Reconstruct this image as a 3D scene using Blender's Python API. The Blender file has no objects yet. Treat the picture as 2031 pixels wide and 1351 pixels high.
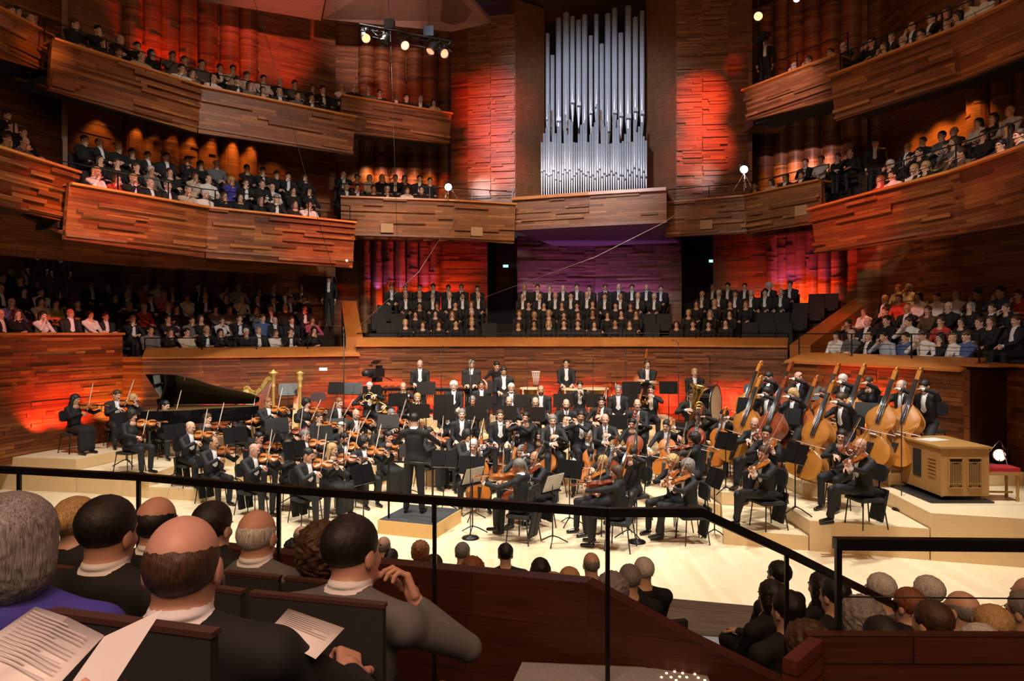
import bpy, math, random
import numpy as np
from mathutils import Vector, Matrix
PI = math.pi
R = math.radians
sc = bpy.context.scene
C = sc.collection
rnd = random.Random(7)

# ---------- view: 2031x1351 frame, focal length 1400 px, eye 3.6 m above the stage floor ----------
F, CX, HY, EYE = 1400.0, 1015.5, 660.0, 3.6
cam = bpy.data.objects.new('camera', bpy.data.cameras.new('camera'))
cam.data.sensor_width = 36
cam.data.lens = 36 * F / 2031
cam.data.shift_y = -(675.5 - HY) / 2031
cam.data.clip_start = 0.05
cam.location = (0, 0, EYE)
cam.rotation_euler = (R(90), 0, 0)
C.objects.link(cam)
sc.camera = cam

def at(px, py, Y):
    return Vector(((px - CX) / F * Y, Y, EYE - (py - HY) / F * Y))
def on(px, py, z):
    return at(px, py, F * (EYE - z) / (py - HY))

sc.view_settings.view_transform = 'Standard'
sc.view_settings.look = 'None'
sc.view_settings.exposure = 0.0
sc.view_settings.gamma = 1
sc.view_settings.use_curve_mapping = False
try:
    sc.cycles.max_bounces = 5
    sc.cycles.diffuse_bounces = 3
    sc.cycles.glossy_bounces = 3
    sc.cycles.sample_clamp_indirect = 4
    sc.cycles.caustics_reflective = False
    sc.cycles.caustics_refractive = False
except Exception:
    pass
w = bpy.data.worlds.new('world')
sc.world = w
w.use_nodes = True
w.node_tree.nodes['Background'].inputs[0].default_value = (1.0, 0.72, 0.55, 1)
w.node_tree.nodes['Background'].inputs[1].default_value = 0.03

def lamp(kind, loc, aim, power, col, size=0.3, ang=60, blend=0.6, name='hall_light', sy=None):
    d = bpy.data.lights.new(name, kind)
    d.energy = power
    d.color = col
    if kind == 'SPOT':
        d.spot_size = R(ang)
        d.spot_blend = blend
        d.shadow_soft_size = size
    else:
        d.size = size
        if sy:
            d.shape = 'RECTANGLE'
            d.size_y = sy
    o = bpy.data.objects.new(name, d)
    o.location = loc
    o.rotation_euler = (Vector(aim) - Vector(loc)).to_track_quat('-Z', 'Y').to_euler()
    C.objects.link(o)
    return o
WHITE, COOL, WARM = (1, 0.95, 0.86), (0.78, 0.87, 1.0), (1, 0.72, 0.42)
RED, AMB, PUR = (1, 0.06, 0.02), (1, 0.36, 0.06), (0.24, 0.12, 1.0)
# ---------- stage rig (above the frame), added soft fill, coloured wall floods ----------
for x, y, tx, ty, p in [(-7, 11, -6, 15.5, 4300), (-2, 9.5, -2.5, 14.5, 4600), (3.5, 9.5, 2.5, 14, 4600), (8, 9.5, 6.5, 13, 4000),
                        (-4, 17, -4, 17.5, 2400), (2.5, 17, 2, 17.5, 2400)]:
    lamp('SPOT', (x, y, 12.5), (tx, ty, 0), p, WHITE, 0.35, 64, 0.5, 'stage_light')
lamp('SPOT', (-1, 6, 12.5), (0, 23, 4.4), 5200, WHITE, 0.4, 36, 0.4, 'choir_light')
lamp('SPOT', (3, 4, 12), (-8.5, 21, 4.6), 6200, WHITE, 0.4, 34, 0.6, 'terrace_light')
lamp('SPOT', (0, 12, 12.3), (0, 21.4, 3.2), 2600, (1, .45, .12), 0.4, 70, 0.8, 'ledge_light')
lamp('SPOT', (-4, 4, 12), (8, 18, 4.6), 4200, WHITE, 0.4, 30, 0.6, 'terrace_light')
lamp('AREA', (0, 12, 14.5), (0, 12, 0), 280, (1, 0.62, 0.36), 12, name='added_fill')  # broad warm fill added below the ceiling to lift balcony fronts and audience
lamp('AREA', (0, -2, 10), (0, 18, 6), 700, (1, 0.55, 0.30), 7, name='added_fill')  # second added fill, unseen behind the camera, facing the balconies
lamp('SPOT', (-2.5, 8, 12.5), (2.6, 24.0, 9.8), 9000, (.60, .76, 1.0), 0.6, 30, 0.6, 'organ_light')
lamp('AREA', (2.4, 3.4, 6.4), (-0.8, 2.2, 3.2), 11, (1, 0.34, 0.34), 0.7, name='near_row_fill')
lamp('AREA', (-1.5, -0.6, 5.6), (-0.6, 1.6, 3.1), 4, (1, 0.72, 0.66), 0.6, name='near_row_fill')
def flood(px, Yw, z0, col, p, zt=None, ang=95, off=.55, side=0.0, n='wall_flood'):
    """small flood standing off a wall at distance Yw, thrown up (or down) it"""
    x = (px - CX) / F * Yw; k = Vector((x + 1.2, Yw - 13.5)).normalized() * off
    zt = z0 + 1.6 if zt is None else zt
    lamp('SPOT', (x - k.x + side, Yw - k.y, z0), (x + k.x * .35, Yw + k.y * .35, zt), p, col, 0.06, ang, 0.7, n)
for px, Y, c, p in [(70, 16.9, RED, 130), (120, 17.4, RED, 150), (165, 17.9, RED, 80), (226, 18.7, AMB, 150),
                    (400, 19.75, RED, 80), (440, 19.7, RED, 60), (478, 19.65, RED, 60), (655, 19.9, RED, 110), (622, 19.85, RED, 50),
                    (722, 21.2, RED, 100), (775, 21.3, RED, 130), (850, 21.4, RED, 130), (925, 21.5, RED, 120), (1000, 21.6, RED, 110), (1080, 21.6, RED, 110),
                    (1165, 21.6, RED, 100), (1245, 21.55, RED, 100), (1330, 21.3, RED, 110), (1430, 20.8, RED, 130), (1475, 20.5, RED, 120), (1525, 20.2, RED, 90)]:
    if 700 < px < 1540: flood(px, Y, 1.55, c, p * 1.15, 1.6, 92, .85)
    else: flood(px, Y, 1.25, c, p * 1.1, 2.2, 112)
flood(1745, 16.2, 1.35, (1, .17, .04), 420, ang=110); flood(1712, 16.5, 1.35, RED, 160, ang=110)
# behind the choir
for px, p in [(772, 160), (820, 230), (858, 190), (880, 200), (935, 70)]: flood(px, 27.3, 4.15, (1, .09, .02), p * 1.2, ang=100)
for px, p in [(748, 50), (795, 60), (843, 60)]: flood(px, 27.3, 5.2, PUR, p * .5, 7)
for px, p in [(1060, 190), (1110, 220), (1170, 220), (1240, 230), (1300, 130)]: flood(px, 27.0, 4.5, PUR, p, 6, ang=110)
for px, Y, p in [(1530, 25.6, 120), (1590, 24.9, 230), (1614, 24.6, 260), (1500, 25.8, 90)]: flood(px, Y, 4.15, (1, .09, .02), p * 1.2, ang=100)
for px, Y, p in [(1552, 25.3, 60), (1580, 25.0, 60), (1640, 24.4, 40)]: flood(px, Y, 5.2, PUR, p * .5, 7)
# upper left columns red from below, middle left columns amber from above
for px, p in [(250, 150), (283, 170), (318, 150), (355, 120), (394, 130), (433, 120), (474, 110), (560, 70)]:
    flood(px + 14, 20.17 + (px - 250) * .0091, 10.75, (1, .045, .01), p * 1.5, 14.5, 55, .42)
for px, p in [(185, 20), (262, 45), (300, 50), (335, 30), (372, 36), (412, 30), (455, 60), (492, 45), (545, 60), (590, 60)]:
    flood(px, 20.17 + (px - 262) * .0091, 9.75, AMB, p * 3.0, 6.0, 70, .62)
# between the side balconies and the organ
for px, p, c in [(715, 50, WARM), (735, 80, AMB), (762, 90, (1, .45, .3)), (795, 110, (1, .45, .35)), (822, 60, AMB), (852, 55, AMB), (878, 25, RED)]:
    flood(px, 25.3 + (px - 700) * .003, 9.85, c, p * 1.6, 7.6, 80, .75)
for px in (735, 765, 800, 835): flood(px, 25.3, 11.2, (1, .10, .03), 22, 13, 70, .7)
for px, Y, p, c in [(1552, 23.6, 60, AMB), (1582, 23.2, 130, (1, .5, .35)), (1615, 22.8, 150, (1, .45, .35)), (1645, 22.5, 90, (1, .5, .4)), (1530, 24, 20, AMB)]:
    flood(px, Y, 9.75, c, p * 1.6, 7.5, 80, .85)
for px, Y in ((1575, 23.3), (1605, 23.0), (1640, 22.6)): flood(px, Y, 11.2, (1, .10, .03), 30, 13.5, 70, .7)
for px, Y, p in [(1800, 20.2, 60), (1860, 19.2, 80), (1915, 18.4, 50), (1950, 17.8, 60), (1990, 17.2, 80), (2025, 16.8, 60)]:
    flood(px, Y - .3, 9.75, AMB, p * 3.2, 6.4, 80, .7)
# organ towers: red and white beams from the balcony ends
for px, py, Y, tx, ty, tY, c, p, a in [(803, 122, 17.0, 972, 215, 24.0, (1, .07, .02), 4600, 24), (856, 132, 17.0, 975, 320, 24.0, (1, .07, .02), 3400, 22), (870, 200, 21, 915, 170, 24.3, (1, .02, .02), 250, 16), (890, 340, 21.9, 960, 372, 24.0, COOL, 420, 26),
                                       (1504, 62, 18.6, 1390, 200, 22.8, (1, .07, .02), 1900, 30), (1504, 62, 18.6, 1392, 300, 22.8, (1, .07, .02), 1900, 30), (1500, 160, 20.2, 1455, 130, 22.6, (1, .02, .02), 220, 16), (1476, 330, 20.4, 1400, 352, 22.8, COOL, 420, 28)]:
    lamp('SPOT', at(px, py, Y), at(tx, ty, tY), p, c, .08, a, 1.0, 'organ_side_light')
# beams on the balcony fronts
for tx, ty, tY, c, p, a in [(165, 440, 15.6, (1, .07, .02), 2600, 17), (300, 460, 17, (1, .10, .03), 800, 20), (640, 480, 19.5, (1, .06, .02), 2800, 13), (1680, 445, 17.0, (1, .06, .02), 2800, 17),
                            (100, 405, 15.0, AMB, 2600, 6), (68, 105, 15.4, AMB, 2200, 5), (800, 230, 21.5, (1, .5, .45), 1900, 11), (1560, 200, 19.4, (1, .6, .65), 3800, 11), (800, 405, 21.5, (1, .3, .1), 700, 14),
                            (760, 10, 19, (1, .6, .58), 3600, 13), (560, 5, 19, (1, .16, .12), 5200, 14), (2010, 300, 13, (1, .08, .03), 500, 12), (1960, 170, 14, AMB, 300, 10)]:
    lamp('SPOT', (-.5 if tx < 1000 else 1.0, 7, 9.5), at(tx, ty, tY), p * 2.6, c, .15, a, .9, 'front_light')
lamp('SPOT', (-.6, .3, 5.6), (-.55, 1.1, 3.0), 85, (1, .62, .66), .15, 46, .8, 'near_row_fill')  # unseen pinkish spot added overhead to brighten the programmes of the near rows
# ---------- materials ----------
MATS = {}
def mat(name, col, rough=0.6, metal=0.0, emit=0.0, ecol=None, noise=0.0, nscale=30, bump=0.0, coat=0.0, alpha=1.0, sheen=0.0):
    if name in MATS:
        return MATS[name]
    m = bpy.data.materials.new(name)
    m.use_nodes = True
    nt = m.node_tree
    b = nt.nodes['Principled BSDF']
    b.inputs['Base Color'].default_value = (*col, 1)
    b.inputs['Roughness'].default_value = rough
    b.inputs['Metallic'].default_value = metal
    if coat: b.inputs['Coat Weight'].default_value = coat
    if emit:
        b.inputs['Emission Color'].default_value = (*(ecol or col), 1)
        b.inputs['Emission Strength'].default_value = emit
    if alpha < 1: b.inputs['Alpha'].default_value = alpha
    if noise or bump:
        tc = nt.nodes.new('ShaderNodeTexCoord')
        n = nt.nodes.new('ShaderNodeTexNoise')
        n.inputs['Scale'].default_value = nscale
        n.inputs['Detail'].default_value = 3
        nt.links.new(tc.outputs['Object'], n.inputs['Vector'])
        if noise:
            mx = nt.nodes.new('ShaderNodeMix'); mx.data_type = 'RGBA'
            mx.inputs['A'].default_value = (*[c * (1 - noise) for c in col], 1)
            mx.inputs['B'].default_value = (*[min(1, c * (1 + noise)) for c in col], 1)
            nt.links.new(n.outputs['Fac'], mx.inputs['Factor'])
            nt.links.new(mx.outputs['Result'], b.inputs['Base Color'])
        if bump:
            bp = nt.nodes.new('ShaderNodeBump')
            bp.inputs['Strength'].default_value = bump
            bp.inputs['Distance'].default_value = 0.01
            nt.links.new(n.outputs['Fac'], bp.inputs['Height'])
            nt.links.new(bp.outputs['Normal'], b.inputs['Normal'])
    MATS[name] = m
    return m

def wood(name, cols, bw=1.3, bh=0.075, rough=0.45, mortar=0.003, dark=0.35, bump=0.25, vert=False, grain=.7):
    """planks over UVs measured in metres: each plank its own tone, fine grain along it"""
    if name in MATS: return MATS[name]
    m = bpy.data.materials.new(name); m.use_nodes = True
    nt = m.node_tree; N = nt.nodes; L = nt.links
    b = N['Principled BSDF']; b.inputs['Roughness'].default_value = rough
    uv = N.new('ShaderNodeUVMap')
    br = N.new('ShaderNodeTexBrick')
    br.offset = 0.37; br.offset_frequency = 3; br.squash = 0.6; br.squash_frequency = 2
    br.inputs['Color1'].default_value = (0, 0, 0, 1); br.inputs['Color2'].default_value = (1, 1, 1, 1)
    br.inputs['Mortar'].default_value = (0.5, 0.5, 0.5, 1)
    br.inputs['Scale'].default_value = 1; br.inputs['Mortar Size'].default_value = mortar
    br.inputs['Brick Width'].default_value = bw; br.inputs['Row Height'].default_value = bh
    mp = N.new('ShaderNodeMapping')
    if vert: mp.inputs['Rotation'].default_value = (0, 0, PI / 2)
    L.new(uv.outputs[0], mp.inputs[0]); L.new(mp.outputs[0], br.inputs['Vector'])
    cr = N.new('ShaderNodeValToRGB')
    e = cr.color_ramp.elements
    e[0].position = 0; e[0].color = (*cols[0], 1); e[1].position = 1; e[1].color = (*cols[-1], 1)
    for i, c in enumerate(cols[1:-1]):
        q = e.new((i + 1) / (len(cols) - 1)); q.color = (*c, 1)
    L.new(br.outputs['Color'], cr.inputs[0])
    mp2 = N.new('ShaderNodeMapping'); mp2.inputs['Scale'].default_value = (2.5, 55, 1)
    L.new(mp.outputs[0], mp2.inputs[0])
    n = N.new('ShaderNodeTexNoise'); n.inputs['Scale'].default_value = 1; n.inputs['Detail'].default_value = 4
    L.new(mp2.outputs[0], n.inputs['Vector'])
    mx = N.new('ShaderNodeMix'); mx.data_type = 'RGBA'; mx.blend_type = 'MULTIPLY'; mx.inputs['Factor'].default_value = grain
    gr = N.new('ShaderNodeValToRGB')
    gr.color_ramp.elements[0].position = .3; gr.color_ramp.elements[0].color = (0.5, 0.45, 0.42, 1)
    gr.color_ramp.elements[1].position = .7; gr.color_ramp.elements[1].color = (1.25, 1.2, 1.15, 1)
    L.new(n.outputs['Fac'], gr.inputs[0])
    L.new(cr.outputs[0], mx.inputs['A']); L.new(gr.outputs[0], mx.inputs['B'])
    mo = N.new('ShaderNodeMix'); mo.data_type = 'RGBA'
    mo.inputs['B'].default_value = (*[c * dark for c in cols[0]], 1)
    L.new(br.outputs['Fac'], mo.inputs['Factor']); L.new(mx.outputs['Result'], mo.inputs['A'])
    L.new(mo.outputs['Result'], b.inputs['Base Color'])
    if bump:
        bp = N.new('ShaderNodeBump'); bp.inputs['Strength'].default_value = bump; bp.inputs['Distance'].default_value = 0.02
        ad = N.new('ShaderNodeMath'); ad.operation = 'SUBTRACT'
        L.new(br.outputs['Color'], ad.inputs[0]); L.new(br.outputs['Fac'], ad.inputs[1])
        L.new(ad.outputs[0], bp.inputs['Height']); L.new(bp.outputs[0], b.inputs['Normal'])
    MATS[name] = m
    return m

WALL = wood('reddish hall wood', [(.080, .021, .006), (.215, .064, .016), (.14, .038, .010), (.31, .112, .028), (.18, .050, .013)], 1.5, 0.085)
WALLT = wood('tan slatted hall wood', [(.12, .042, .016), (.30, .125, .045), (.19, .072, .027), (.38, .17, .062)], 1.9, 0.07)
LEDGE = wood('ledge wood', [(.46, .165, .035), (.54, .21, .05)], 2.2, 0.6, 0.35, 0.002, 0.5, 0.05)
PLAIN = wood('plain panel wood', [(.15, .055, .022), (.20, .075, .03), (.17, .062, .025)], 1.2, 0.3, 0.5, 0.002, 0.5, 0.05)
STAGE = wood('pale stage wood', [(.74, .58, .36), (.80, .66, .44), (.77, .62, .40), (.83, .70, .48)], 2.4, 0.14, 0.38, 0.0015, 0.72, 0.03, False, .12)
RISER = wood('pale riser wood', [(.70, .50, .27), (.74, .54, .30)], 3.0, 1.2, 0.4, 0.001, 0.7, 0.0, False, .12)
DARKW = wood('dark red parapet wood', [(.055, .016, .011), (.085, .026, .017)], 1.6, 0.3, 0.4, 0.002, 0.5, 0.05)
CEIL = wood('pale reflector boarding', [(.34, .20, .15), (.40, .25, .19)], 4, 0.05, 0.6, 0.006, 0.4, 0.2)
CEILD = wood('dark slatted ceiling', [(.09, .05, .03), (.13, .075, .045)], 5, 0.08, 0.6, 0.01, 0.3, 0.2)
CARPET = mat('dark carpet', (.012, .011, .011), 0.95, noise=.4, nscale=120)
BLACK = mat('black metal', (.012, .012, .013), 0.35, 0.4)
BLKP = mat('black plastic', (.014, .014, .015), 0.5)
SEATF = mat('charcoal seat fabric', (.022, .021, .022), 0.9, noise=.3, nscale=200)
PAPER = mat('white paper', (.8, .79, .75), 0.7)
CHROME = mat('chrome', (.75, .75, .76), 0.18, 1.0)
BRASS = mat('brass', (.80, .56, .20), 0.22, 1.0)
GOLD = mat('gilt', (.80, .55, .16), 0.38, 0.45, noise=.2, nscale=60)
PIPE = mat('tin organ pipe', (.78, .80, .84), 0.33, 0.5, noise=.12, nscale=14, bump=.08)
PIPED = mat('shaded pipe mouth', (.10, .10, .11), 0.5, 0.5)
LACQ = mat('black piano lacquer', (.004, .004, .005), 0.06, coat=1.0)
OAK = mat('oak organ case', (.38, .20, .06), 0.5, noise=.15, nscale=9)
OAKP = mat('birch podium side', (.66, .42, .16), 0.45, noise=.08, nscale=6)
VELV = mat('red velvet', (.35, .012, .02), 0.9)
VNM = [mat('amber violin varnish', (.36, .095, .016), .28, noise=.25, nscale=14, coat=.6),
       mat('orange violin varnish', (.46, .145, .022), .28, noise=.25, nscale=14, coat=.6),
       mat('red brown violin varnish', (.22, .042, .012), .28, noise=.25, nscale=14, coat=.6),
       mat('golden bass varnish', (.40, .155, .025), .28, noise=.3, nscale=6, coat=.6)]
EBON = mat('ebony', (.014, .011, .010), 0.3)
BOWW = mat('bow stick', (.22, .08, .03), 0.35)
BOWH = mat('bow hair', (.85, .83, .76), 0.6)
FELT = mat('pale drum skin', (.62, .48, .28), 0.6, noise=.15, nscale=5)
COPP = mat('copper kettle', (.80, .36, .14), 0.28, 1.0)

# person colours
SK = [mat('fair skin', (.62, .39, .285), .5, noise=.08, nscale=25), mat('rosy skin', (.58, .32, .235), .5, noise=.1, nscale=25),
      mat('tan skin', (.44, .24, .14), .5, noise=.08, nscale=25), mat('brown skin', (.14, .07, .04), .5)]
LIP = mat('lips', (.38, .11, .09), .5)
EYEW = mat('eye', (.10, .07, .055), .2)
def hairmat(name, col):
    m = mat(name, col, .5)
    nt = m.node_tree; b = nt.nodes['Principled BSDF']; tc = nt.nodes.new('ShaderNodeTexCoord'); mp = nt.nodes.new('ShaderNodeMapping'); mp.inputs['Scale'].default_value = (260, 260, 22)
    n = nt.nodes.new('ShaderNodeTexNoise'); n.inputs['Scale'].default_value = 1; n.inputs['Detail'].default_value = 5; n.inputs['Distortion'].default_value = .6
    nt.links.new(tc.outputs['Object'], mp.inputs[0]); nt.links.new(mp.outputs[0], n.inputs['Vector'])
    r_ = nt.nodes.new('ShaderNodeValToRGB'); r_.color_ramp.elements[0].position = .32; r_.color_ramp.elements[1].position = .68
    r_.color_ramp.elements[0].color = (*[c * .35 for c in col], 1); r_.color_ramp.elements[1].color = (*[min(1, c * 1.5) for c in col], 1)
    nt.links.new(n.outputs['Fac'], r_.inputs[0]); nt.links.new(r_.outputs[0], b.inputs['Base Color'])
    bp = nt.nodes.new('ShaderNodeBump'); bp.inputs['Strength'].default_value = .55; bp.inputs['Distance'].default_value = .004
    nt.links.new(n.outputs['Fac'], bp.inputs['Height']); nt.links.new(bp.outputs['Normal'], b.inputs['Normal'])
    return m
HAIR = {'d': hairmat('dark hair', (.012, .009, .008)), 'b': hairmat('brown hair', (.065, .032, .016)),
        'y': hairmat('blond hair', (.50, .32, .13)), 'g': hairmat('grey hair', (.22, .21, .20)),
        'w': hairmat('white hair', (.60, .58, .55)), 'r': hairmat('ginger hair', (.24, .085, .03))}
TOP = {'k': mat('black cloth', (.006, .006, .007), .8), 's': mat('black suit cloth', (.0075, .008, .0105), .75), 'w': mat('white cloth', (.72, .71, .70), .8),
       'g': mat('grey cloth', (.12, .12, .125), .85), 'b': mat('blue cloth', (.07, .12, .30), .85), 'r': mat('red cloth', (.45, .04, .025), .85),
       'n': mat('brown cloth', (.12, .065, .03), .85), 'v': mat('green cloth', (.22, .26, .07), .85), 'p': mat('pink cloth', (.48, .10, .17), .85),
       'c': mat('cream cloth', (.52, .44, .34), .85), 'l': mat('pale blue cloth', (.40, .46, .58), .85), 'u': mat('violet blue cloth', (.05, .04, .32), .85)}
SHIRT = mat('white dress shirt', (.78, .79, .82), .75)
SHOE = mat('polished black shoe', (.010, .010, .011), .15)
# ---------- mesh helpers ----------
class MB:
    def __init__(s):
        s.v = []; s.f = []; s.uv = []; s.m = []; s.sm = []
    def face(s, pts, uv=None, m=0, smooth=False):
        i = len(s.v)
        s.v += [tuple(p) for p in pts]
        s.f.append(tuple(range(i, i + len(pts))))
        s.uv += uv if uv else [(p[0] + p[1], p[2]) for p in pts]
        s.m.append(m); s.sm.append(smooth)
    def box(s, c, h, M=None, m=0):
        """box of half sizes h about c, turned by the matrix M"""
        c = Vector(c); M = M or Matrix.Identity(3)
        P = [c + M @ Vector((x * h[0], y * h[1], z * h[2])) for x in (-1, 1) for y in (-1, 1) for z in (-1, 1)]
        for a, (du, dv) in (((0, 1, 3, 2), (1, 2)), ((4, 6, 7, 5), (1, 2)), ((0, 4, 5, 1), (0, 2)), ((2, 3, 7, 6), (0, 2)), ((0, 2, 6, 4), (0, 1)), ((1, 5, 7, 3), (0, 1))):
            q = [(x * h[0], y * h[1], z * h[2]) for x in (-1, 1) for y in (-1, 1) for z in (-1, 1)]
            s.face([P[k] for k in a], [(q[k][du], q[k][dv]) for k in a], m)
        return s
    def bar(s, a, b, w, h=None, m=0):
        a = Vector(a); b = Vector(b); d = b - a
        if d.length < 1e-6: return s
        M = d.to_track_quat('Z', 'Y').to_matrix()
        return s.box((a + b) / 2, (w / 2, (h or w) / 2, d.length / 2), M, m)
    def tube(s, pts, r, n=8, m=0, cap=True):
        pts = [Vector(p) for p in pts]
        rs = r if isinstance(r, (list, tuple)) else [r] * len(pts)
        i0 = len(s.v); up = None
        for i, p in enumerate(pts):
            d = (pts[min(i + 1, len(pts) - 1)] - pts[max(i - 1, 0)]).normalized()
            if up is None: up = d.orthogonal().normalized()
            up = (up - d * up.dot(d)).normalized()
            sd = d.cross(up)
            for k in range(n):
                a = 2 * PI * k / n
                s.v.append(tuple(p + (up * math.cos(a) + sd * math.sin(a)) * rs[i]))
        for i in range(len(pts) - 1):
            for k in range(n):
                a = i0 + i * n + k; b = i0 + i * n + (k + 1) % n
                s.f.append((a, b, b + n, a + n)); s.uv += [(k / n, i), ((k + 1) / n, i), ((k + 1) / n, i + 1), (k / n, i + 1)]
                s.m.append(m); s.sm.append(True)
        if cap:
            for e, rev in ((i0, True), (i0 + (len(pts) - 1) * n, False)):
                q = list(range(e, e + n))
                s.f.append(tuple(reversed(q)) if rev else tuple(q)); s.uv += [(0, 0)] * n; s.m.append(m); s.sm.append(False)
        return s
    def lathe(s, prof, n=16, o=(0, 0, 0), M=None, m=0):
        """profile of (radius, height) turned about the local z axis"""
        o = Vector(o); M = M or Matrix.Identity(3); i0 = len(s.v)
        for r_, z in prof:
            for k in range(n):
                a = 2 * PI * k / n
                s.v.append(tuple(o + M @ Vector((r_ * math.cos(a), r_ * math.sin(a), z))))
        for i in range(len(prof) - 1):
            for k in range(n):
                a = i0 + i * n + k; b = i0 + i * n + (k + 1) % n
                s.f.append((a, b, b + n, a + n)); s.uv += [(0, 0), (1, 0), (1, 1), (0, 1)]; s.m.append(m); s.sm.append(True)
        return s
    def prism(s, outline, t0, t1, M4=None, m=0, mside=None, smooth_side=False):
        """outline (x, y) carried from z=t0 to z=t1"""
        M4 = M4 or Matrix.Identity(4); mside = m if mside is None else mside
        A = [M4 @ Vector((x, y, t0)) for x, y in outline]; B = [M4 @ Vector((x, y, t1)) for x, y in outline]
        s.face(list(reversed(A)), [(x, y) for x, y in reversed(outline)], m); s.face(B, [(x, y) for x, y in outline], m)
        n = len(A); u = 0
        for i in range(n):
            j = (i + 1) % n; l = (A[j] - A[i]).length
            s.face([A[i], A[j], B[j], B[i]], [(u, t0), (u + l, t0), (u + l, t1), (u, t1)], mside, smooth_side); u += l
        return s
    def mesh(s, name, mats):
        me = bpy.data.meshes.new(name)
        me.from_pydata(s.v, [], s.f)
        uvl = me.uv_layers.new(name='UVMap')
        uvl.data.foreach_set('uv', [c for p in s.uv for c in p])
        me.polygons.foreach_set('material_index', s.m)
        me.polygons.foreach_set('use_smooth', s.sm)
        for q in (mats if isinstance(mats, (list, tuple)) else [mats]): me.materials.append(q)
        me.update()
        return me
    def obj(s, name, mats, parent=None):
        return link(name, s.mesh(name, mats), parent)

def link(name, me, parent=None, loc=None):
    o = bpy.data.objects.new(name, me); C.objects.link(o)
    if parent: o.parent = parent
    if loc is not None: o.location = loc
    return o
USED = {}
def tag(o, label, cat, group=None):
    k = label
    USED[k] = USED.get(k, 0) + 1
    o['label'] = label; o['category'] = cat
    if group: o['group'] = group
    return o
def struct(o):
    o['kind'] = 'structure'
    return o
def empty(name, M):
    o = bpy.data.objects.new(name, None); C.objects.link(o)
    o.matrix_world = M
    o.empty_display_size = 0.1
    return o
KIDS = {}
def add(name, me, parent):
    o = link(name, me, parent)
    KIDS.setdefault(parent.name, []).append(o)
    return o
def place(proto, M, parent=None):
    """proto: (name, [(part name, mesh, [sub-parts])]) put down as a thing with its parts"""
    o = empty(proto[0], M)
    for part in proto[1]:
        p = link(part[0], part[1], o)
        if len(part) > 2:
            for sp in part[2]: link(sp[0], sp[1], p)
    return o
def rz(x, y, z, a=0):
    return Matrix.Translation((x, y, z)) @ Matrix.Rotation(a, 4, 'Z')
def frame(o, zdir, ydir):
    """matrix at o whose local z runs along zdir and local y near ydir"""
    z = Vector(zdir).normalized(); y = Vector(ydir); x = y.cross(z).normalized(); y = z.cross(x)
    M = Matrix((x, y, z)).transposed().to_4x4(); M.translation = Vector(o)
    return M
# ---------- figures: one smooth skin per body, grown from a distance field ----------
def _ax(lo, hi, bands, coarse, fine):
    xs = [lo]
    while xs[-1] < hi:
        x = xs[-1]
        f = any(a - 0.01 < x < b + 0.01 for a, b in bands)
        xs.append(x + (fine if f else coarse))
    return np.array(xs, dtype=np.float32)

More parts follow.
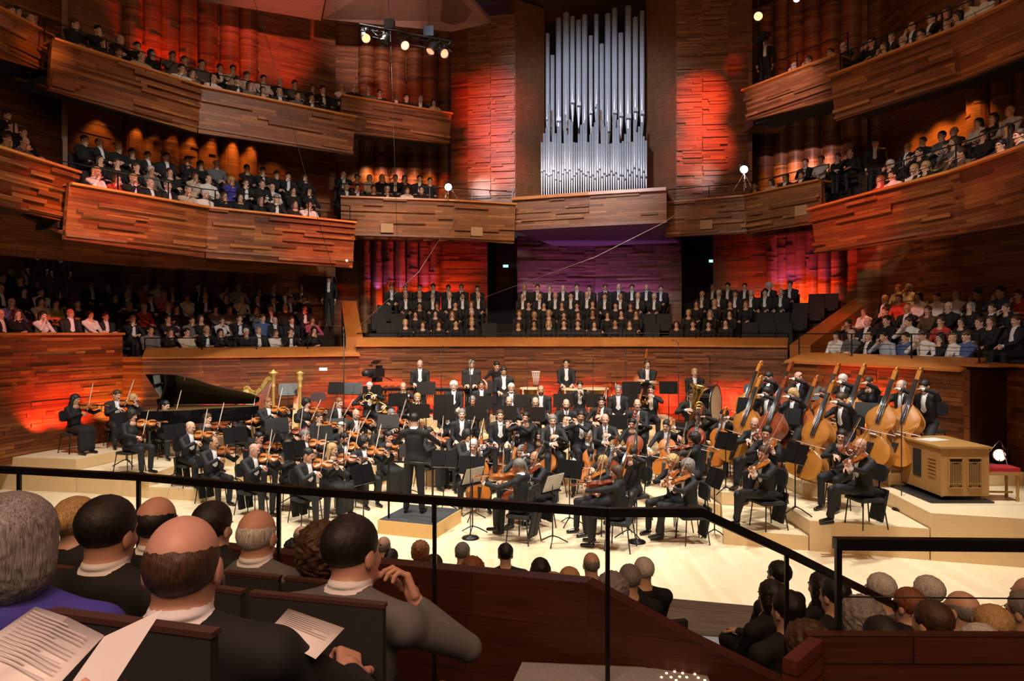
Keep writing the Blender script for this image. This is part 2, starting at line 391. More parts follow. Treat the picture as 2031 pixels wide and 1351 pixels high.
def skin(prims, name, coarse, fine=None, bands=None, bumpf=None):
    """prims: (kind, data, k, material). Returns a mesh of the smooth union."""
    fine = fine or coarse
    V = lambda p: np.array(p, dtype=np.float32)
    lo = V([9, 9, 9]); hi = -lo; bb = []
    for p in prims:
        kd, d = p[0], p[1]
        if kd == 'cap':
            a, b, ra, rb = V(d[0]), V(d[1]), d[2], d[3]
            m0 = np.minimum(a - ra, b - rb); m1 = np.maximum(a + ra, b + rb)
        else:
            c, r_ = V(d[0]), max(d[1]) * (1.8 if kd == 'box' else 1.0)
            m0, m1 = c - r_, c + r_
        bb.append((m0, m1))
        if p[3] >= 0: lo = np.minimum(lo, m0); hi = np.maximum(hi, m1)
    lo -= coarse * 2 + .02; hi += coarse * 2 + .02
    bands = bands or ([], [], [])
    ax = [_ax(lo[i], hi[i], bands[i], coarse, fine) for i in range(3)]
    nx, ny, nz = map(len, ax)
    Fd = np.full((nx, ny, nz), 0.3, np.float32); Db = np.full((nx, ny, nz), 0.3, np.float32); Mi = np.zeros((nx, ny, nz), np.int8)
    for (kd, d, k, mi), (m0, m1) in zip(prims, bb):
        pad = k + 0.03
        s = [slice(max(0, np.searchsorted(ax[i], m0[i] - pad) - 1), min(len(ax[i]), np.searchsorted(ax[i], m1[i] + pad) + 1)) for i in range(3)]
        X = ax[0][s[0]][:, None, None]; Y = ax[1][s[1]][None, :, None]; Z = ax[2][s[2]][None, None, :]
        if X.size == 0 or Y.size == 0 or Z.size == 0: continue
        if kd == 'cap':
            a, b, ra, rb = V(d[0]), V(d[1]), d[2], d[3]
            ab = b - a; l2 = max(float(ab @ ab), 1e-9)
            t = np.clip(((X - a[0]) * ab[0] + (Y - a[1]) * ab[1] + (Z - a[2]) * ab[2]) / l2, 0, 1)
            D = np.sqrt((X - a[0] - t * ab[0]) ** 2 + (Y - a[1] - t * ab[1]) ** 2 + (Z - a[2] - t * ab[2]) ** 2) - (ra + (rb - ra) * t)
        else:
            c, r_, Rm = V(d[0]), d[1], np.array(d[2], dtype=np.float32) if len(d) > 2 and d[2] is not None else np.eye(3, dtype=np.float32)
            dx, dy, dz = X - c[0], Y - c[1], Z - c[2]
            q = [dx * Rm[0][i] + dy * Rm[1][i] + dz * Rm[2][i] for i in range(3)]
            if kd == 'ell':
                k0 = np.sqrt(sum((q[i] / r_[i]) ** 2 for i in range(3))) + 1e-6
                k1 = np.sqrt(sum((q[i] / r_[i] ** 2) ** 2 for i in range(3))) + 1e-6
                D = k0 * (k0 - 1) / k1
            else:
                rr = d[3]
                e = [np.abs(q[i]) - r_[i] + rr for i in range(3)]
                D = np.sqrt(sum(np.maximum(v, 0) ** 2 for v in e)) + np.minimum(np.maximum(np.maximum(e[0], e[1]), e[2]), 0) - rr
        D = D.astype(np.float32)
        f = Fd[s[0], s[1], s[2]]
        if mi < 0:
            D = -D
            h = np.clip(.5 - .5 * (D - f) / max(k, 1e-4) * -1, 0, 1) if k > 0 else None
            f[...] = np.maximum(f, D) if k <= 0 else (f * (1 - h) + D * h + k * h * (1 - h))
            continue
        if k > 0:
            h = np.maximum(k - np.abs(f - D), 0) / k
            f[...] = np.minimum(f, D) - h * h * k * 0.25
        else:
            f[...] = np.minimum(f, D)
        db = Db[s[0], s[1], s[2]]; mm = Mi[s[0], s[1], s[2]]
        c_ = D < db
        mm[c_] = mi; db[c_] = D[c_] if D.shape == db.shape else np.broadcast_to(D, db.shape)[c_]
    if bumpf:
        Fd += bumpf(ax[0][:, None, None], ax[1][None, :, None], ax[2][None, None, :])
    S = Fd < 0
    cs = sum(S[i:nx - 1 + i, j:ny - 1 + j, l:nz - 1 + l].astype(np.int8) for i in (0, 1) for j in (0, 1) for l in (0, 1))
    act = (cs > 0) & (cs < 8)
    I, J, K = np.nonzero(act)
    idx = np.full(act.shape, -1, np.int32); idx[I, J, K] = np.arange(len(I))
    acc = np.zeros((len(I), 3), np.float32); cnt = np.zeros(len(I), np.float32)
    cor = [(i, j, l) for i in (0, 1) for j in (0, 1) for l in (0, 1)]
    for a in range(8):
        for b in range(a + 1, 8):
            ca, cb = cor[a], cor[b]
            if sum(abs(ca[i] - cb[i]) for i in range(3)) != 1: continue
            fa = Fd[I + ca[0], J + ca[1], K + ca[2]]; fb = Fd[I + cb[0], J + cb[1], K + cb[2]]
            ms = (fa < 0) != (fb < 0)
            t = fa / np.where(ms, fa - fb, 1)
            for q, (g, xx) in enumerate(((I, ax[0]), (J, ax[1]), (K, ax[2]))):
                pa = xx[g + ca[q]]; pb = xx[g + cb[q]]
                acc[:, q] += np.where(ms, pa + t * (pb - pa), 0)
            cnt += ms
    vs = acc / np.maximum(cnt, 1)[:, None]
    fs = []
    for axn in range(3):
        sl = [slice(1, n - 1) for n in (nx, ny, nz)]; sl[axn] = slice(0, (nx, ny, nz)[axn] - 1)
        s2 = list(sl); s2[axn] = slice(1, (nx, ny, nz)[axn])
        A = S[tuple(sl)]; B = S[tuple(s2)]
        ii = np.nonzero(A != B)
        base = [ii[0] + (0 if axn == 0 else 1), ii[1] + (0 if axn == 1 else 1), ii[2] + (0 if axn == 2 else 1)]
        u, v = [(1, 2), (2, 0), (0, 1)][axn]
        def cell(du, dv):
            c = [b.copy() for b in base]; c[u] -= du; c[v] -= dv
            return idx[c[0], c[1], c[2]]
        q = np.stack([cell(1, 1), cell(0, 1), cell(0, 0), cell(1, 0)], 1)
        flip = ~A[ii]
        q[flip] = q[flip][:, ::-1]
        fs.append(q)
    fs = np.concatenate(fs)
    fs = fs[(fs >= 0).all(1)]
    cx = vs[fs].mean(1)
    gi = [np.clip(np.searchsorted(ax[i], cx[:, i]), 1, len(ax[i]) - 1) for i in range(3)]
    gi = [np.where(cx[:, i] - ax[i][gi[i] - 1] < ax[i][gi[i]] - cx[:, i], gi[i] - 1, gi[i]) for i in range(3)]
    fm = Mi[gi[0], gi[1], gi[2]].astype(np.int32)
    if fm.max() > 0:
        ed = np.sort(np.concatenate([fs[:, [0, 1]], fs[:, [1, 2]], fs[:, [2, 3]], fs[:, [3, 0]]]), 1).astype(np.int64)
        em = np.concatenate([fm] * 4); key = ed[:, 0] * (len(vs) + 1) + ed[:, 1]
        o_ = np.argsort(key, kind='stable'); ks, es, ms_ = key[o_], ed[o_], em[o_]
        j_ = np.nonzero((ks[1:] == ks[:-1]) & (ms_[1:] != ms_[:-1]))[0]
        be = es[j_]
        for _ in range(5):
            sm = np.zeros_like(vs); ct = np.zeros(len(vs), np.float32)
            for a_, b_ in ((0, 1), (1, 0)):
                np.add.at(sm, be[:, a_], vs[be[:, b_]]); np.add.at(ct, be[:, a_], 1)
            q_ = ct >= 2
            vs[q_] = vs[q_] * .45 + .55 * sm[q_] / ct[q_][:, None]
    me = bpy.data.meshes.new(name)
    me.vertices.add(len(vs)); me.vertices.foreach_set('co', vs.ravel())
    me.loops.add(fs.size); me.loops.foreach_set('vertex_index', fs.ravel().astype(np.int32))
    me.polygons.add(len(fs)); me.polygons.foreach_set('loop_start', np.arange(0, fs.size, 4, dtype=np.int32))
    me.polygons.foreach_set('material_index', fm)
    me.polygons.foreach_set('use_smooth', np.ones(len(fs), bool))
    me.update(calc_edges=True)
    return me

SKN, JAC, TRO, SHI, SHO, LPS = 0, 1, 2, 3, 4, 5
def vv(*a): return Vector(a)
def hand(w, d, n, side, curl=.5, s=1.0, spread=.15, thumb=.6, mi=SKN, grip=None):
    """w wrist, d direction of the fingers, n back-of-hand direction, side +1: thumb on the +cross side"""
    d = Vector(d).normalized(); n = Vector(n); n = (n - d * n.dot(d)).normalized(); t = n.cross(d) * side
    out = [('cap', (w, w + d * .03 * s, .024 * s, .026 * s), .02, mi)]
    Rm = Matrix((t, d, n)).transposed()
    out.append(('box', (w + d * .055 * s, (.039 * s, .048 * s, .0135 * s), Rm, .012), .012, mi))
    L = [(.040, .026, .021), (.045, .029, .022), (.042, .027, .021), (.033, .020, .018)]
    for i in range(4):
        off = (1.5 - i) * .0205 * s
        p = w + d * (.098 - .004 * abs(i - 1)) * s + t * off
        ang = curl * (.9 + .1 * i)
        dr = (d + t * spread * (1.5 - i) * .3).normalized(); a = 0
        r_ = .0092 * s
        for j, ln in enumerate(L[i]):
            a += ang * (.75, .95, .6)[j]
            v = dr * math.cos(a) - n * math.sin(a)
            q = p + v * ln * s
            out.append(('cap', (p, q, r_, r_ * .92), .004, mi)); p = q; r_ *= .93
    p = w + d * .025 * s + t * .03 * s
    v = (d * .65 + t * .75 - n * .35 * thumb).normalized()
    for ln, bend in ((.042, 0), (.032, .5), (.025, .5)):
        v = (v + d * bend * .7 - n * bend * thumb * .6 - t * bend * thumb * .3).normalized()
        q = p + v * ln * s
        out.append(('cap', (p, q, .0125 * s, .0105 * s), .01, mi)); p = q
    return out

def head_prims(Mh, s=1.0, neckto=None, female=False, nk=1.0):
    Rm = Mh.to_3x3(); o = Mh.translation
    P = lambda x, y, z: o + Rm @ Vector((x, y, z)) * s
    E = lambda c, r_, k, m=SKN: ('ell', (P(*c), tuple(q * s for q in r_), Rm), k, m)
    j = .92 if female else 1
    out = [E((0, .018, .036), (.074, .094, .082), .02), E((0, -.024, -.022), (.060 * j, .066, .084), .03),
           E((0, -.034, -.076), (.044 * j, .044, .032), .03), E((0, -.073, -.094), (.018 * j, .017, .016), .02),
           ('cap', (P(-.034, -.074, .024), P(.034, -.074, .024), .012 * s, .012 * s), .015, SKN)]
    for x in (-1, 1):
        out += [E((x * .030, -.094, .005), (.017, .014, .012), .010, -1), E((x * .036, -.066, -.024), (.018, .017, .016), .02),
                E((x * .0755, .012, -.006), (.010, .021, .032), .006)]
    out += [('cap', (P(0, -.084, .012), P(0, -.104, -.024), .007 * s, .012 * s), .012, SKN),
            E((-.011, -.094, -.027), (.009, .010, .008), .006), E((.011, -.094, -.027), (.009, .010, .008), .006),
            E((0, -.084, -.050), (.019, .0095, .0045), .004, LPS), E((0, -.082, -.058), (.015, .010, .0045), .004, LPS)]
    if neckto is not None:
        out.append(('cap', (P(0, .022, -.05), neckto, (.047 if female else .055) * s, (.052 if female else .060) * s * nk), .03, SKN))
    return out

def ik(S, W, l1, l2, pole):
    S = Vector(S); W = Vector(W); d = W - S; L = min(d.length, (l1 + l2) * .998)
    d.normalize()
    a = (l1 * l1 - l2 * l2 + L * L) / (2 * L); h = math.sqrt(max(l1 * l1 - a * a, 0))
    p = Vector(pole); p = (p - d * p.dot(d)).normalized()
    return S + d * a + p * h, S + d * L

def body(name, fem=False, lean=0, twist=0, head=(0, 0, 0), LH=None, RH=None, legs='sit', tux=True, skirt=False, tails=False,
         res=.010, fine=.0065, sleeve=1, bust=None, hips=.55, knee=(.13, -.43), foot=.13, bow=None, headoff=(0, 0, 0), belly=0, bare=False, fine_on=True, cut=None, collar=0):
    """head = (yaw, pitch, roll) in degrees; LH/RH = (wrist, finger dir, back dir, curl, pole)"""
    s = .94 if fem else 1.0
    hz = hips
    T = Matrix.Translation((0, .02, hz)) @ Matrix.Rotation(R(twist), 4, 'Z') @ Matrix.Rotation(R(lean), 4, 'X')
    P = lambda x, y, z: T @ Vector((x, y, z))
    Rt = T.to_3x3()
    w_ = .165 if fem else .198
    pr = []
    E = lambda c, r_, k, m=JAC: ('ell', (P(*c), r_, Rt), k, m)
    pr += [E((0, 0, .01), (.150, .115, .10), .05, TRO if not skirt else JAC), E((0, -.005 - belly * .5, .16), (.150 + belly * .5 if not fem else .122, .108 + belly, .17), .08),
           E((0, 0, .34), (.168 if not fem else .14, .112, .17), .08)]
    for x in (-1, 1):
        pr.append(('cap', (P(x * .03, .015, .50), P(x * w_, .01, .445), .055, .062 if not fem else .05), .06, JAC))
    pr.append(E((0, .030, .488), (.088 if not fem else .07, .070, .050), .05))
    if collar: pr += [E((0, .020, .556), (.0625, .065, .014), .002, SHI if collar == 1 else JAC)]
    if fem:
        for x in (-1, 1): pr.append(E((x * .065, -.09, .31), (.06, .05, .06), .04))
    if tux:
        pr.append(E((0, -.066, .335), (.056, .062, .190), .003, SHI))
        pr.append(('cap', (P(-.022, -.05, .512), P(.022, -.05, .512), .020, .020), .01, SHI))
        if bow is not None: pr.append(('box', (P(0, -.088, .50), (.036, .010, .014), Rt, .008), .002, bow))
        if not tails or True: pr.append(E((0, .016, .548), (.0615, .064, .016), .003, SHI))
    elif fem:
        pr.append(E((0, -.052, .478), (.062, .042, .055), .01, SKN))
    hc = P(0, -.018, .662 if not fem else .643) + Vector(headoff)
    Mh = Matrix.Translation(hc) @ (Rt.to_4x4() if False else Matrix.Rotation(R(twist), 4, 'Z')) @ Matrix.Rotation(R(head[0]), 4, 'Z') @ Matrix.Rotation(R(head[1]), 4, 'X') @ Matrix.Rotation(R(head[2]), 4, 'Y')
    hs = 1.0 if not fem else .95
    hands = []
    sh = {}
    for x, H in ((1, LH), (-1, RH)):
        S = P(x * w_, .01, .44)
        W, fd, nb, curl, pole = H
        W = Vector(W)
        l1, l2 = .29 * s, .255 * s
        El, W2 = ik(S, W, l1, l2, pole)
        r1 = .052 * s if sleeve else .043 * s
        am = JAC if sleeve else SKN
        u = (W2 - El).normalized()
        pr += [('cap', (S, El, r1 + .004, r1 * .84), .03, JAC if not bare else am), ('cap', (El, W2 - u * .045, r1 * .86, .033 if sleeve else .027), .012, am)]
        if tux: pr.append(('cap', (W2 - u * .045, W2 - u * .012, .031, .030), .002, SHI))
        hp = hand(W2 - u * .01, fd, nb, x, curl, .98 if not fem else .88)
        pr += hp; hands.append(W2)
    if legs == 'sit' or legs == 'wide' or legs == 'cross':
        kx, ky = knee
        for x in (-1, 1):
            hp_ = Vector((x * .09, .02, hz - .005)); kn = Vector((x * kx, ky, hz - .02)); an = Vector((x * foot, ky + (.03 if x > 0 else -.02), .10))
            if legs == 'cross' and x > 0: an = Vector((-.06, ky - .08, .16)); kn = Vector((.05, ky - .02, hz + .05))
            m = TRO if not skirt else JAC
            pr += [('cap', (hp_, kn, .088, .066), .03, m), ('cap', (kn, an + Vector((0, 0, .02)), .064, .050 if not skirt else .07), .02, m)]
            if not (skirt and False):
                pr += [('cap', (an + Vector((0, .02, -.05)), an + Vector((x * .015, -.15, -.07)), .036, .030), .01, SHO)]
                if fem: pr.append(('cap', (an + Vector((0, 0, .02)), an + Vector((0, .01, -.05)), .034, .028), .008, SKN))
        if skirt:
            pr += [('cap', ((0, -.05, hz - .02), (0, ky, hz - .03), .10, .08), .08, JAC), ('cap', ((0, ky, hz - .06), (0, ky, .17), .09, .10), .06, JAC)]
    elif legs == 'stand':
        for x in (-1, 1):
            hp_ = Vector((x * .09, .02, hz - .03)); kn = Vector((x * .11, .0, hz * .53)); an = Vector((x * foot, .03, .10))
            pr += [('cap', (hp_, kn, .092, .068), .03, TRO), ('cap', (kn, an, .066, .052), .02, TRO),
                   ('cap', (an + Vector((0, .02, -.06)), an + Vector((x * .03, -.15, -.07)), .036, .030), .01, SHO)]
    elif legs == 'perch':
        for x in (-1, 1):
            hp_ = Vector((x * .09, .02, hz - .01)); kn = Vector((x * .22, -.32, hz - .22)); an = Vector((x * .24, -.25 if x < 0 else -.38, .10 if x < 0 else .28))
            pr += [('cap', (hp_, kn, .09, .066), .03, TRO), ('cap', (kn, an, .064, .050), .02, TRO),
                   ('cap', (an + Vector((0, .02, -.06)), an + Vector((x * .02, -.15, -.07)), .036, .030), .01, SHO)]
    if tails:
        if legs == 'stand': pr += [('box', (P(0, .115, -.22), (.15, .02, .26), None, .02), .03, JAC)]
        else:
            for x in (-1, 1): pr += [('box', (Vector((x * .085, .25, hz - .22)), (.075, .022, .25), Matrix.Rotation(R(-12), 3, 'X'), .02), .02, JAC)]
            pr += [('cap', (P(-.08, .07, .0), Vector((-.09, .22, hz - .02)), .06, .035), .03, JAC), ('cap', (P(.08, .07, .0), Vector((.09, .22, hz - .02)), .06, .035), .03, JAC)]
    pr += head_prims(Mh, hs, P(0, .006 if (tux or collar) else .015, .495), fem, .9 if (tux or collar) else 1.0)
    if cut is not None: pr = [p for p in pr if max(p[1][0][2], p[1][1][2] if p[0] == 'cap' else -9) > cut]
    bands = None
    if fine_on:
        xs = [(hc[0] - .09, hc[0] + .09)] + [(h[0] - .11, h[0] + .11) for h in hands]
        ys = [(hc[1] - .12, hc[1] + .08)] + [(h[1] - .12, h[1] + .10) for h in hands]
        zs = [(hc[2] - (.56 if tux else .25 if collar else .12), hc[2] + .10)] + [(h[2] - .11, h[2] + .11) for h in hands]
        bands = (xs, ys, zs)
    me = skin(pr, name, res, fine, bands)
    for m in (SK[0], TOP['s'], TOP['s'], SHIRT, SHOE, LIP): me.materials.append(m)
    return dict(me=me, head=Mh, hs=hs, fem=fem, hands=hands)

def hair(style, res=.008):
    base = ('ell', ((0, .022, .046), (.0855, .104, .091)), .01, 0)
    face = [('ell', ((0, -.085, -.025), (.070, .075, .085)), .012, -1), ('box', ((0, -.06, -.10), (.12, .10, .07), None, .01), .01, -1)]
    am_ = .35 if res <= .005 else 1
    nz = lambda a, f: (lambda X, Y, Z: a * (am_ if a < .01 else .8) * np.sin(X * f + 2 * np.sin(Z * f * .7)) * np.sin(Y * f + Z * f * .5) * np.sin(Z * f + X * 3))
    if style == 'short': pr = [base] + face; b = nz(.004, 150)
    elif style == 'receding': pr = [('ell', ((0, .030, .030), (.082, .094, .084)), .01, 0)] + [('ell', ((0, -.075, .04), (.060, .085, .125)), .015, -1)] + face[1:]; b = nz(.003, 150)
    elif style == 'fringe': pr = [('ell', ((0, .021, .020), (.0785, .0985, .080)), .01, 0), ('ell', ((0, -.035, .095), (.068, .118, .085)), .006, -1), ('ell', ((0, -.10, -.01), (.10, .095, .12)), .012, -1), face[1]]; b = nz(.003, 150)
    elif style == 'curly': pr = [('ell', ((0, .026, .045), (.112, .122, .110)), .01, 0), ('ell', ((0, .04, -.02), (.108, .085, .085)), .03, 0), ('ell', ((0, -.11, -.03), (.068, .085, .085)), .012, -1)]; b = nz(.012, 95)
    elif style == 'long':
        pr = [('ell', ((0, .026, .044), (.088, .106, .090)), .01, 0), ('box', ((0, .062, -.12), (.085, .034, .17), None, .03), .05, 0), ('cap', ((-.075, .02, 0), (-.085, .0, -.20), .026, .022), .03, 0), ('cap', ((.075, .02, 0), (.085, .0, -.20), .026, .022), .03, 0)] + [('ell', ((0, -.10, -.03), (.060, .090, .092)), .012, -1)]; b = nz(.004, 110)
    elif style == 'bob':
        pr = [('ell', ((0, .026, .044), (.090, .106, .090)), .01, 0), ('ell', ((0, .045, -.03), (.098, .075, .085)), .04, 0)] + [('ell', ((0, -.10, -.03), (.060, .090, .090)), .012, -1)]; b = nz(.005, 110)
    elif style == 'bun': pr = [base, ('ell', ((0, .115, .03), (.042, .038, .042)), .02, 0)] + face; b = nz(.004, 120)
    elif style == 'pony': pr = [base, ('cap', ((0, .11, .02), (0, .13, -.16), .030, .016), .02, 0)] + face; b = nz(.004, 120)
    pr = pr
    me = skin(pr, 'hair', res, bumpf=b)
    return me
HAIRM = {}
def hair_mesh(style, res=.008):
    k = (style, res)
    if k not in HAIRM:
        HAIRM[k] = hair(style, res); HAIRM[k].materials.append(HAIR['d'])
    return HAIRM[k]
def _eyes():
    m = MB()
    for x in (-1, 1):
        m.lathe([(0, -.0125), (.0095, -.008), (.0125, 0), (.0095, .008), (0, .0125)], 8, (x * .030, -.072, .005), Matrix.Rotation(R(90), 3, 'X'))
        m.tube([(x * .046, -.083, .021), (x * .03, -.088, .025), (x * .014, -.086, .022)], .003, 5, 1)
    return m.mesh('eyes', [EYEW, HAIR['d']])
EYES = _eyes()
def _glasses():
    m = MB()
    for x in (-1, 1):
        m.tube([(x * .033 + .021 * math.cos(a), -.099, .003 + .015 * math.sin(a)) for a in [2 * PI * i / 12 for i in range(13)]], .0014, 4)
        m.tube([(x * .054, -.097, .006), (x * .078, .01, .006)], .0014, 4)
    m.tube([(-.012, -.099, .006), (.012, -.099, .006)], .0014, 4)
    return m.mesh('glasses', BLACK)
GLASS = _glasses()

def recolor(o, i, m):
    sl = o.material_slots[i]; sl.link = 'OBJECT'; sl.material = m
def person(name, B, M, label, cat, top='s', hairc='d', style='short', skn=0, bottom=None, group=None, shirt=None, glasses=False, hres=.008, eyes=True, beard=False):
    root = link(name, B['me']); root.matrix_world = M
    recolor(root, 0, SK[skn]); recolor(root, 1, TOP[top]); recolor(root, 2, TOP[bottom or ('s' if top in 'sk' else 'k')])
    if shirt: recolor(root, 3, shirt)
    tag(root, label, cat, group)
    Mh = B['head'] @ Matrix.Scale(B['hs'], 4)
    if style != 'bald':
        h = link('hair', hair_mesh(style, hres), root); h.matrix_local = Mh; recolor(h, 0, HAIR[hairc])
    if eyes:
        e = link('eyes', EYES, root); e.matrix_local = Mh
    if glasses:
        e = link('glasses', GLASS, root); e.matrix_local = Mh
    if beard:
        if 'beard' not in HAIRM:
            HAIRM['beard'] = skin([('ell', ((0, -.032, -.074), (.058, .060, .052)), .01, 0), ('ell', ((0, -.10, -.045), (.03, .035, .012)), .005, -1), ('box', ((0, 0, .03), (.12, .13, .07), None, .01), .01, -1)], 'beard', .007)
            HAIRM['beard'].materials.append(HAIR['d'])
        e = link('beard', HAIRM['beard'], root); e.matrix_local = Mh; recolor(e, 0, HAIR[hairc])
    return root
# ---------- instruments and stage furniture: each a (name, [(part, mesh, [sub-parts])]) ----------
def _bouts(L, up, wa, lo, slope=0.0, n=4):
    """outline of a fiddle body from the tail (0) to the neck (L)"""
    if slope: c = [(0, 0), (lo * .6, .01), (lo * .93, .10), (lo, .22), (lo * .88, .34), (wa * 1.25, .41), (wa, .50), (wa * 1.08, .58), (up * .93, .65), (up, .73), (up * .90, .82), (up * .52, .92), (up * .14, 1.0)]
    else: c = [(0, 0), (lo * .6, .01), (lo * .93, .10), (lo, .21), (lo * .90, .33), (lo * .80, .38), (wa * 1.06, .44), (wa, .52), (wa * 1.12, .60), (up * .92, .655), (up, .76), (up * .90, .88), (up * .55, .97), (up * .12, 1.0)]
    h = []
    for q in range(len(c) - 1):
        p0, p1, p2, p3 = c[max(q - 1, 0)], c[q], c[q + 1], c[min(q + 2, len(c) - 1)]
        for e in range(n):
            t = e / n
            h.append(tuple(.5 * (2 * p1[k] + (p2[k] - p0[k]) * t + (2 * p0[k] - 5 * p1[k] + 4 * p2[k] - p3[k]) * t * t + (3 * p1[k] - p0[k] - 3 * p2[k] + p3[k]) * t ** 3) for k in (0, 1)))
    h.append(c[-1])
    h = [(max(x, 0), y * L) for x, y in h]
    return h + [(-x, y) for x, y in reversed(h) if x > 1e-5]
def fiddle(name, L, tot, up, wa, lo, rib, varn, sloped=False, pin=0.0, strings=True):
    """tail button at the origin, scroll along +z, top plate towards -y, back at +y"""
    k = L / .355
    A = Matrix(((1, 0, 0, 0), (0, 0, 1, 0), (0, 1, 0, 0), (0, 0, 0, 1)))
    out = _bouts(L, up, wa, lo, 1 if sloped else 0)
    cy = L * .5
    ins = lambda s: [(x * s, cy + (y - cy) * s) for x, y in out]
    b = MB()
    b.prism(out, -rib / 2, rib / 2, A, 0, 0, True)
    b.prism(ins(1.025), -rib / 2 - .003 * k, -rib / 2, A, 0); b.prism(ins(1.025), rib / 2, rib / 2 + .003 * k, A, 0)
    N_ = len(out)
    for sg in (-1, 1):
        i0 = len(b.v); rings = [(1.0, .003), (.93, .0045), (.82, .008), (.66, .0125), (.46, .0155), (.22, .017), (.02, .0172)]
        for sc_, hh in rings:
            for (x, y) in ins(sc_): b.v.append(tuple(A @ Vector((x, y, sg * (rib / 2 + hh * k)))))
        for q in range(len(rings) - 1):
            for j in range(N_):
                a = i0 + q * N_ + j; c = i0 + q * N_ + (j + 1) % N_
                b.f.append((a, c, c + N_, a + N_) if sg < 0 else (a, a + N_, c + N_, c)); b.uv += [(0, 0)] * 4; b.m.append(0); b.sm.append(True)
    for x in (-1, 1):
        yy = -rib / 2 - .0135 * k
        b.tube([(x * (wa * .42 + .004 * k), yy, L * .39), (x * (wa * .62), yy, L * .42), (x * wa * .55, yy, L * .5), (x * wa * .42, yy, L * .57), (x * wa * .58, yy, L * .59)], .003 * k, 5, 1)
    body_ = b.mesh('body', [varn, EBON])
    nl = tot - L
    n = MB()
    n.tube([(0, -rib / 2 - .004 * k, L * .97), (0, -rib / 2 - .008 * k, L + nl * .25), (0, -rib / 2 - .012 * k, L + nl * .62)], [.016 * k, .012 * k, .011 * k], 8)
    n.box((0, -rib / 2 - .008 * k, L + nl * .74), (.011 * k, .013 * k, nl * .14))
    sc_ = []; c0 = Vector((0, -rib / 2 - .004 * k, L + nl * .90))
    for i in range(17):
        a = i / 16 * 3.6 * PI; r_ = .020 * k * (1 - i / 19)
        sc_.append(c0 + Vector((0, math.cos(a) * r_, math.sin(a) * r_)))
    n.tube(sc_, .0065 * k, 6)
    neck = n.mesh('neck', varn)
    fb = MB(); fb.prism([(-.013 * k, L * .66), (.013 * k, L * .66), (.010 * k, L + nl * .62), (-.010 * k, L + nl * .62)], -rib / 2 - .027 * k, -rib / 2 - .020 * k, A)
    tp = MB(); tp.prism([(-.008 * k, .01 * k), (.008 * k, .01 * k), (.018 * k, L * .33), (-.018 * k, L * .33)], -rib / 2 - .026 * k, -rib / 2 - .018 * k, A)
    br = MB(); br.prism([(-.022 * k, 0), (-.012 * k, .006 * k), (.012 * k, .006 * k), (.022 * k, 0), (.018 * k, .022 * k), (0, .028 * k), (-.018 * k, .022 * k)], -.003 * k, .003 * k, Matrix.Translation((0, -rib / 2 - .010 * k, L * .46)) @ Matrix.Rotation(R(90), 4, 'X') @ Matrix.Rotation(0, 4, 'Z') @ Matrix(((1, 0, 0, 0), (0, 0, 1, 0), (0, 1, 0, 0), (0, 0, 0, 1))))
    parts = [('body', body_), ('neck', neck), ('fingerboard', fb.mesh('fingerboard', EBON)), ('tailpiece', tp.mesh('tailpiece', EBON)), ('bridge', br.mesh('bridge', BOWH))]
    pg = MB()
    for j in range(4):
        wp = .035 * k if not sloped else .05 * 1.2; pg.bar((-wp, -rib / 2 - .008 * k, L + nl * (.67 + .05 * j)), (wp, -rib / 2 - .008 * k, L + nl * (.67 + .05 * j)), .006 * min(k, 2) if not sloped else .014)
    parts.append(('tuning_peg', pg.mesh('tuning_peg', EBON)))
    if strings:
        for j in range(4):
            q = MB(); x = (j - 1.5) * .008 * k
            q.tube([(x * .8, -rib / 2 - .027 * k, L * .3), (x * 1.5, -rib / 2 - .038 * k, L * .46), (x * .7, -rib / 2 - .029 * k, L + nl * .62)], max(.0008 * k, .0016), 4)
            parts.append(('string', q.mesh('string', CHROME)))
    if pin:
        q = MB(); q.tube([(0, 0, .01), (0, 0, -pin)], .006, 6); parts.append(('endpin', q.mesh('endpin', CHROME)))
    return (name, parts)
VIOLIN = [fiddle('violin', .355, .595, .084, .055, .104, .034, v, strings=False) for v in VNM]
VIOLA = [fiddle('viola', .415, .68, .097, .063, .120, .040, v) for v in VNM]
CELLO = [fiddle('cello', .755, 1.22, .172, .115, .220, .120, v, pin=.28) for v in (VNM[1], VNM[2], VNM[0])]
BASS = [fiddle('double_bass', 1.12, 1.83, .255, .180, .335, .215, v, True, .16) for v in (VNM[0], VNM[3], VNM[2])]
def _bow(L, t):
    s = MB(); s.tube([(0, 0, 0), (0, -.012, L * .5), (0, 0, L * .97), (0, .018, L)], [.0042 * t, .0036 * t, .0028 * t, .003 * t], 6)
    h = MB(); h.box((0, .020, L * .5), (.0045 * t, .0012, L * .47))
    f = MB(); f.box((0, .011, .05), (.006 * t, .011, .022))
    return ('bow', [('stick', s.mesh('stick', BOWW)), ('hair_ribbon', h.mesh('hair_ribbon', BOWH)), ('frog', f.mesh('frog', EBON))])
BOWV, BOWC, BOWB = _bow(.74, 1.3), _bow(.71, 1.6), _bow(.70, 1.9)

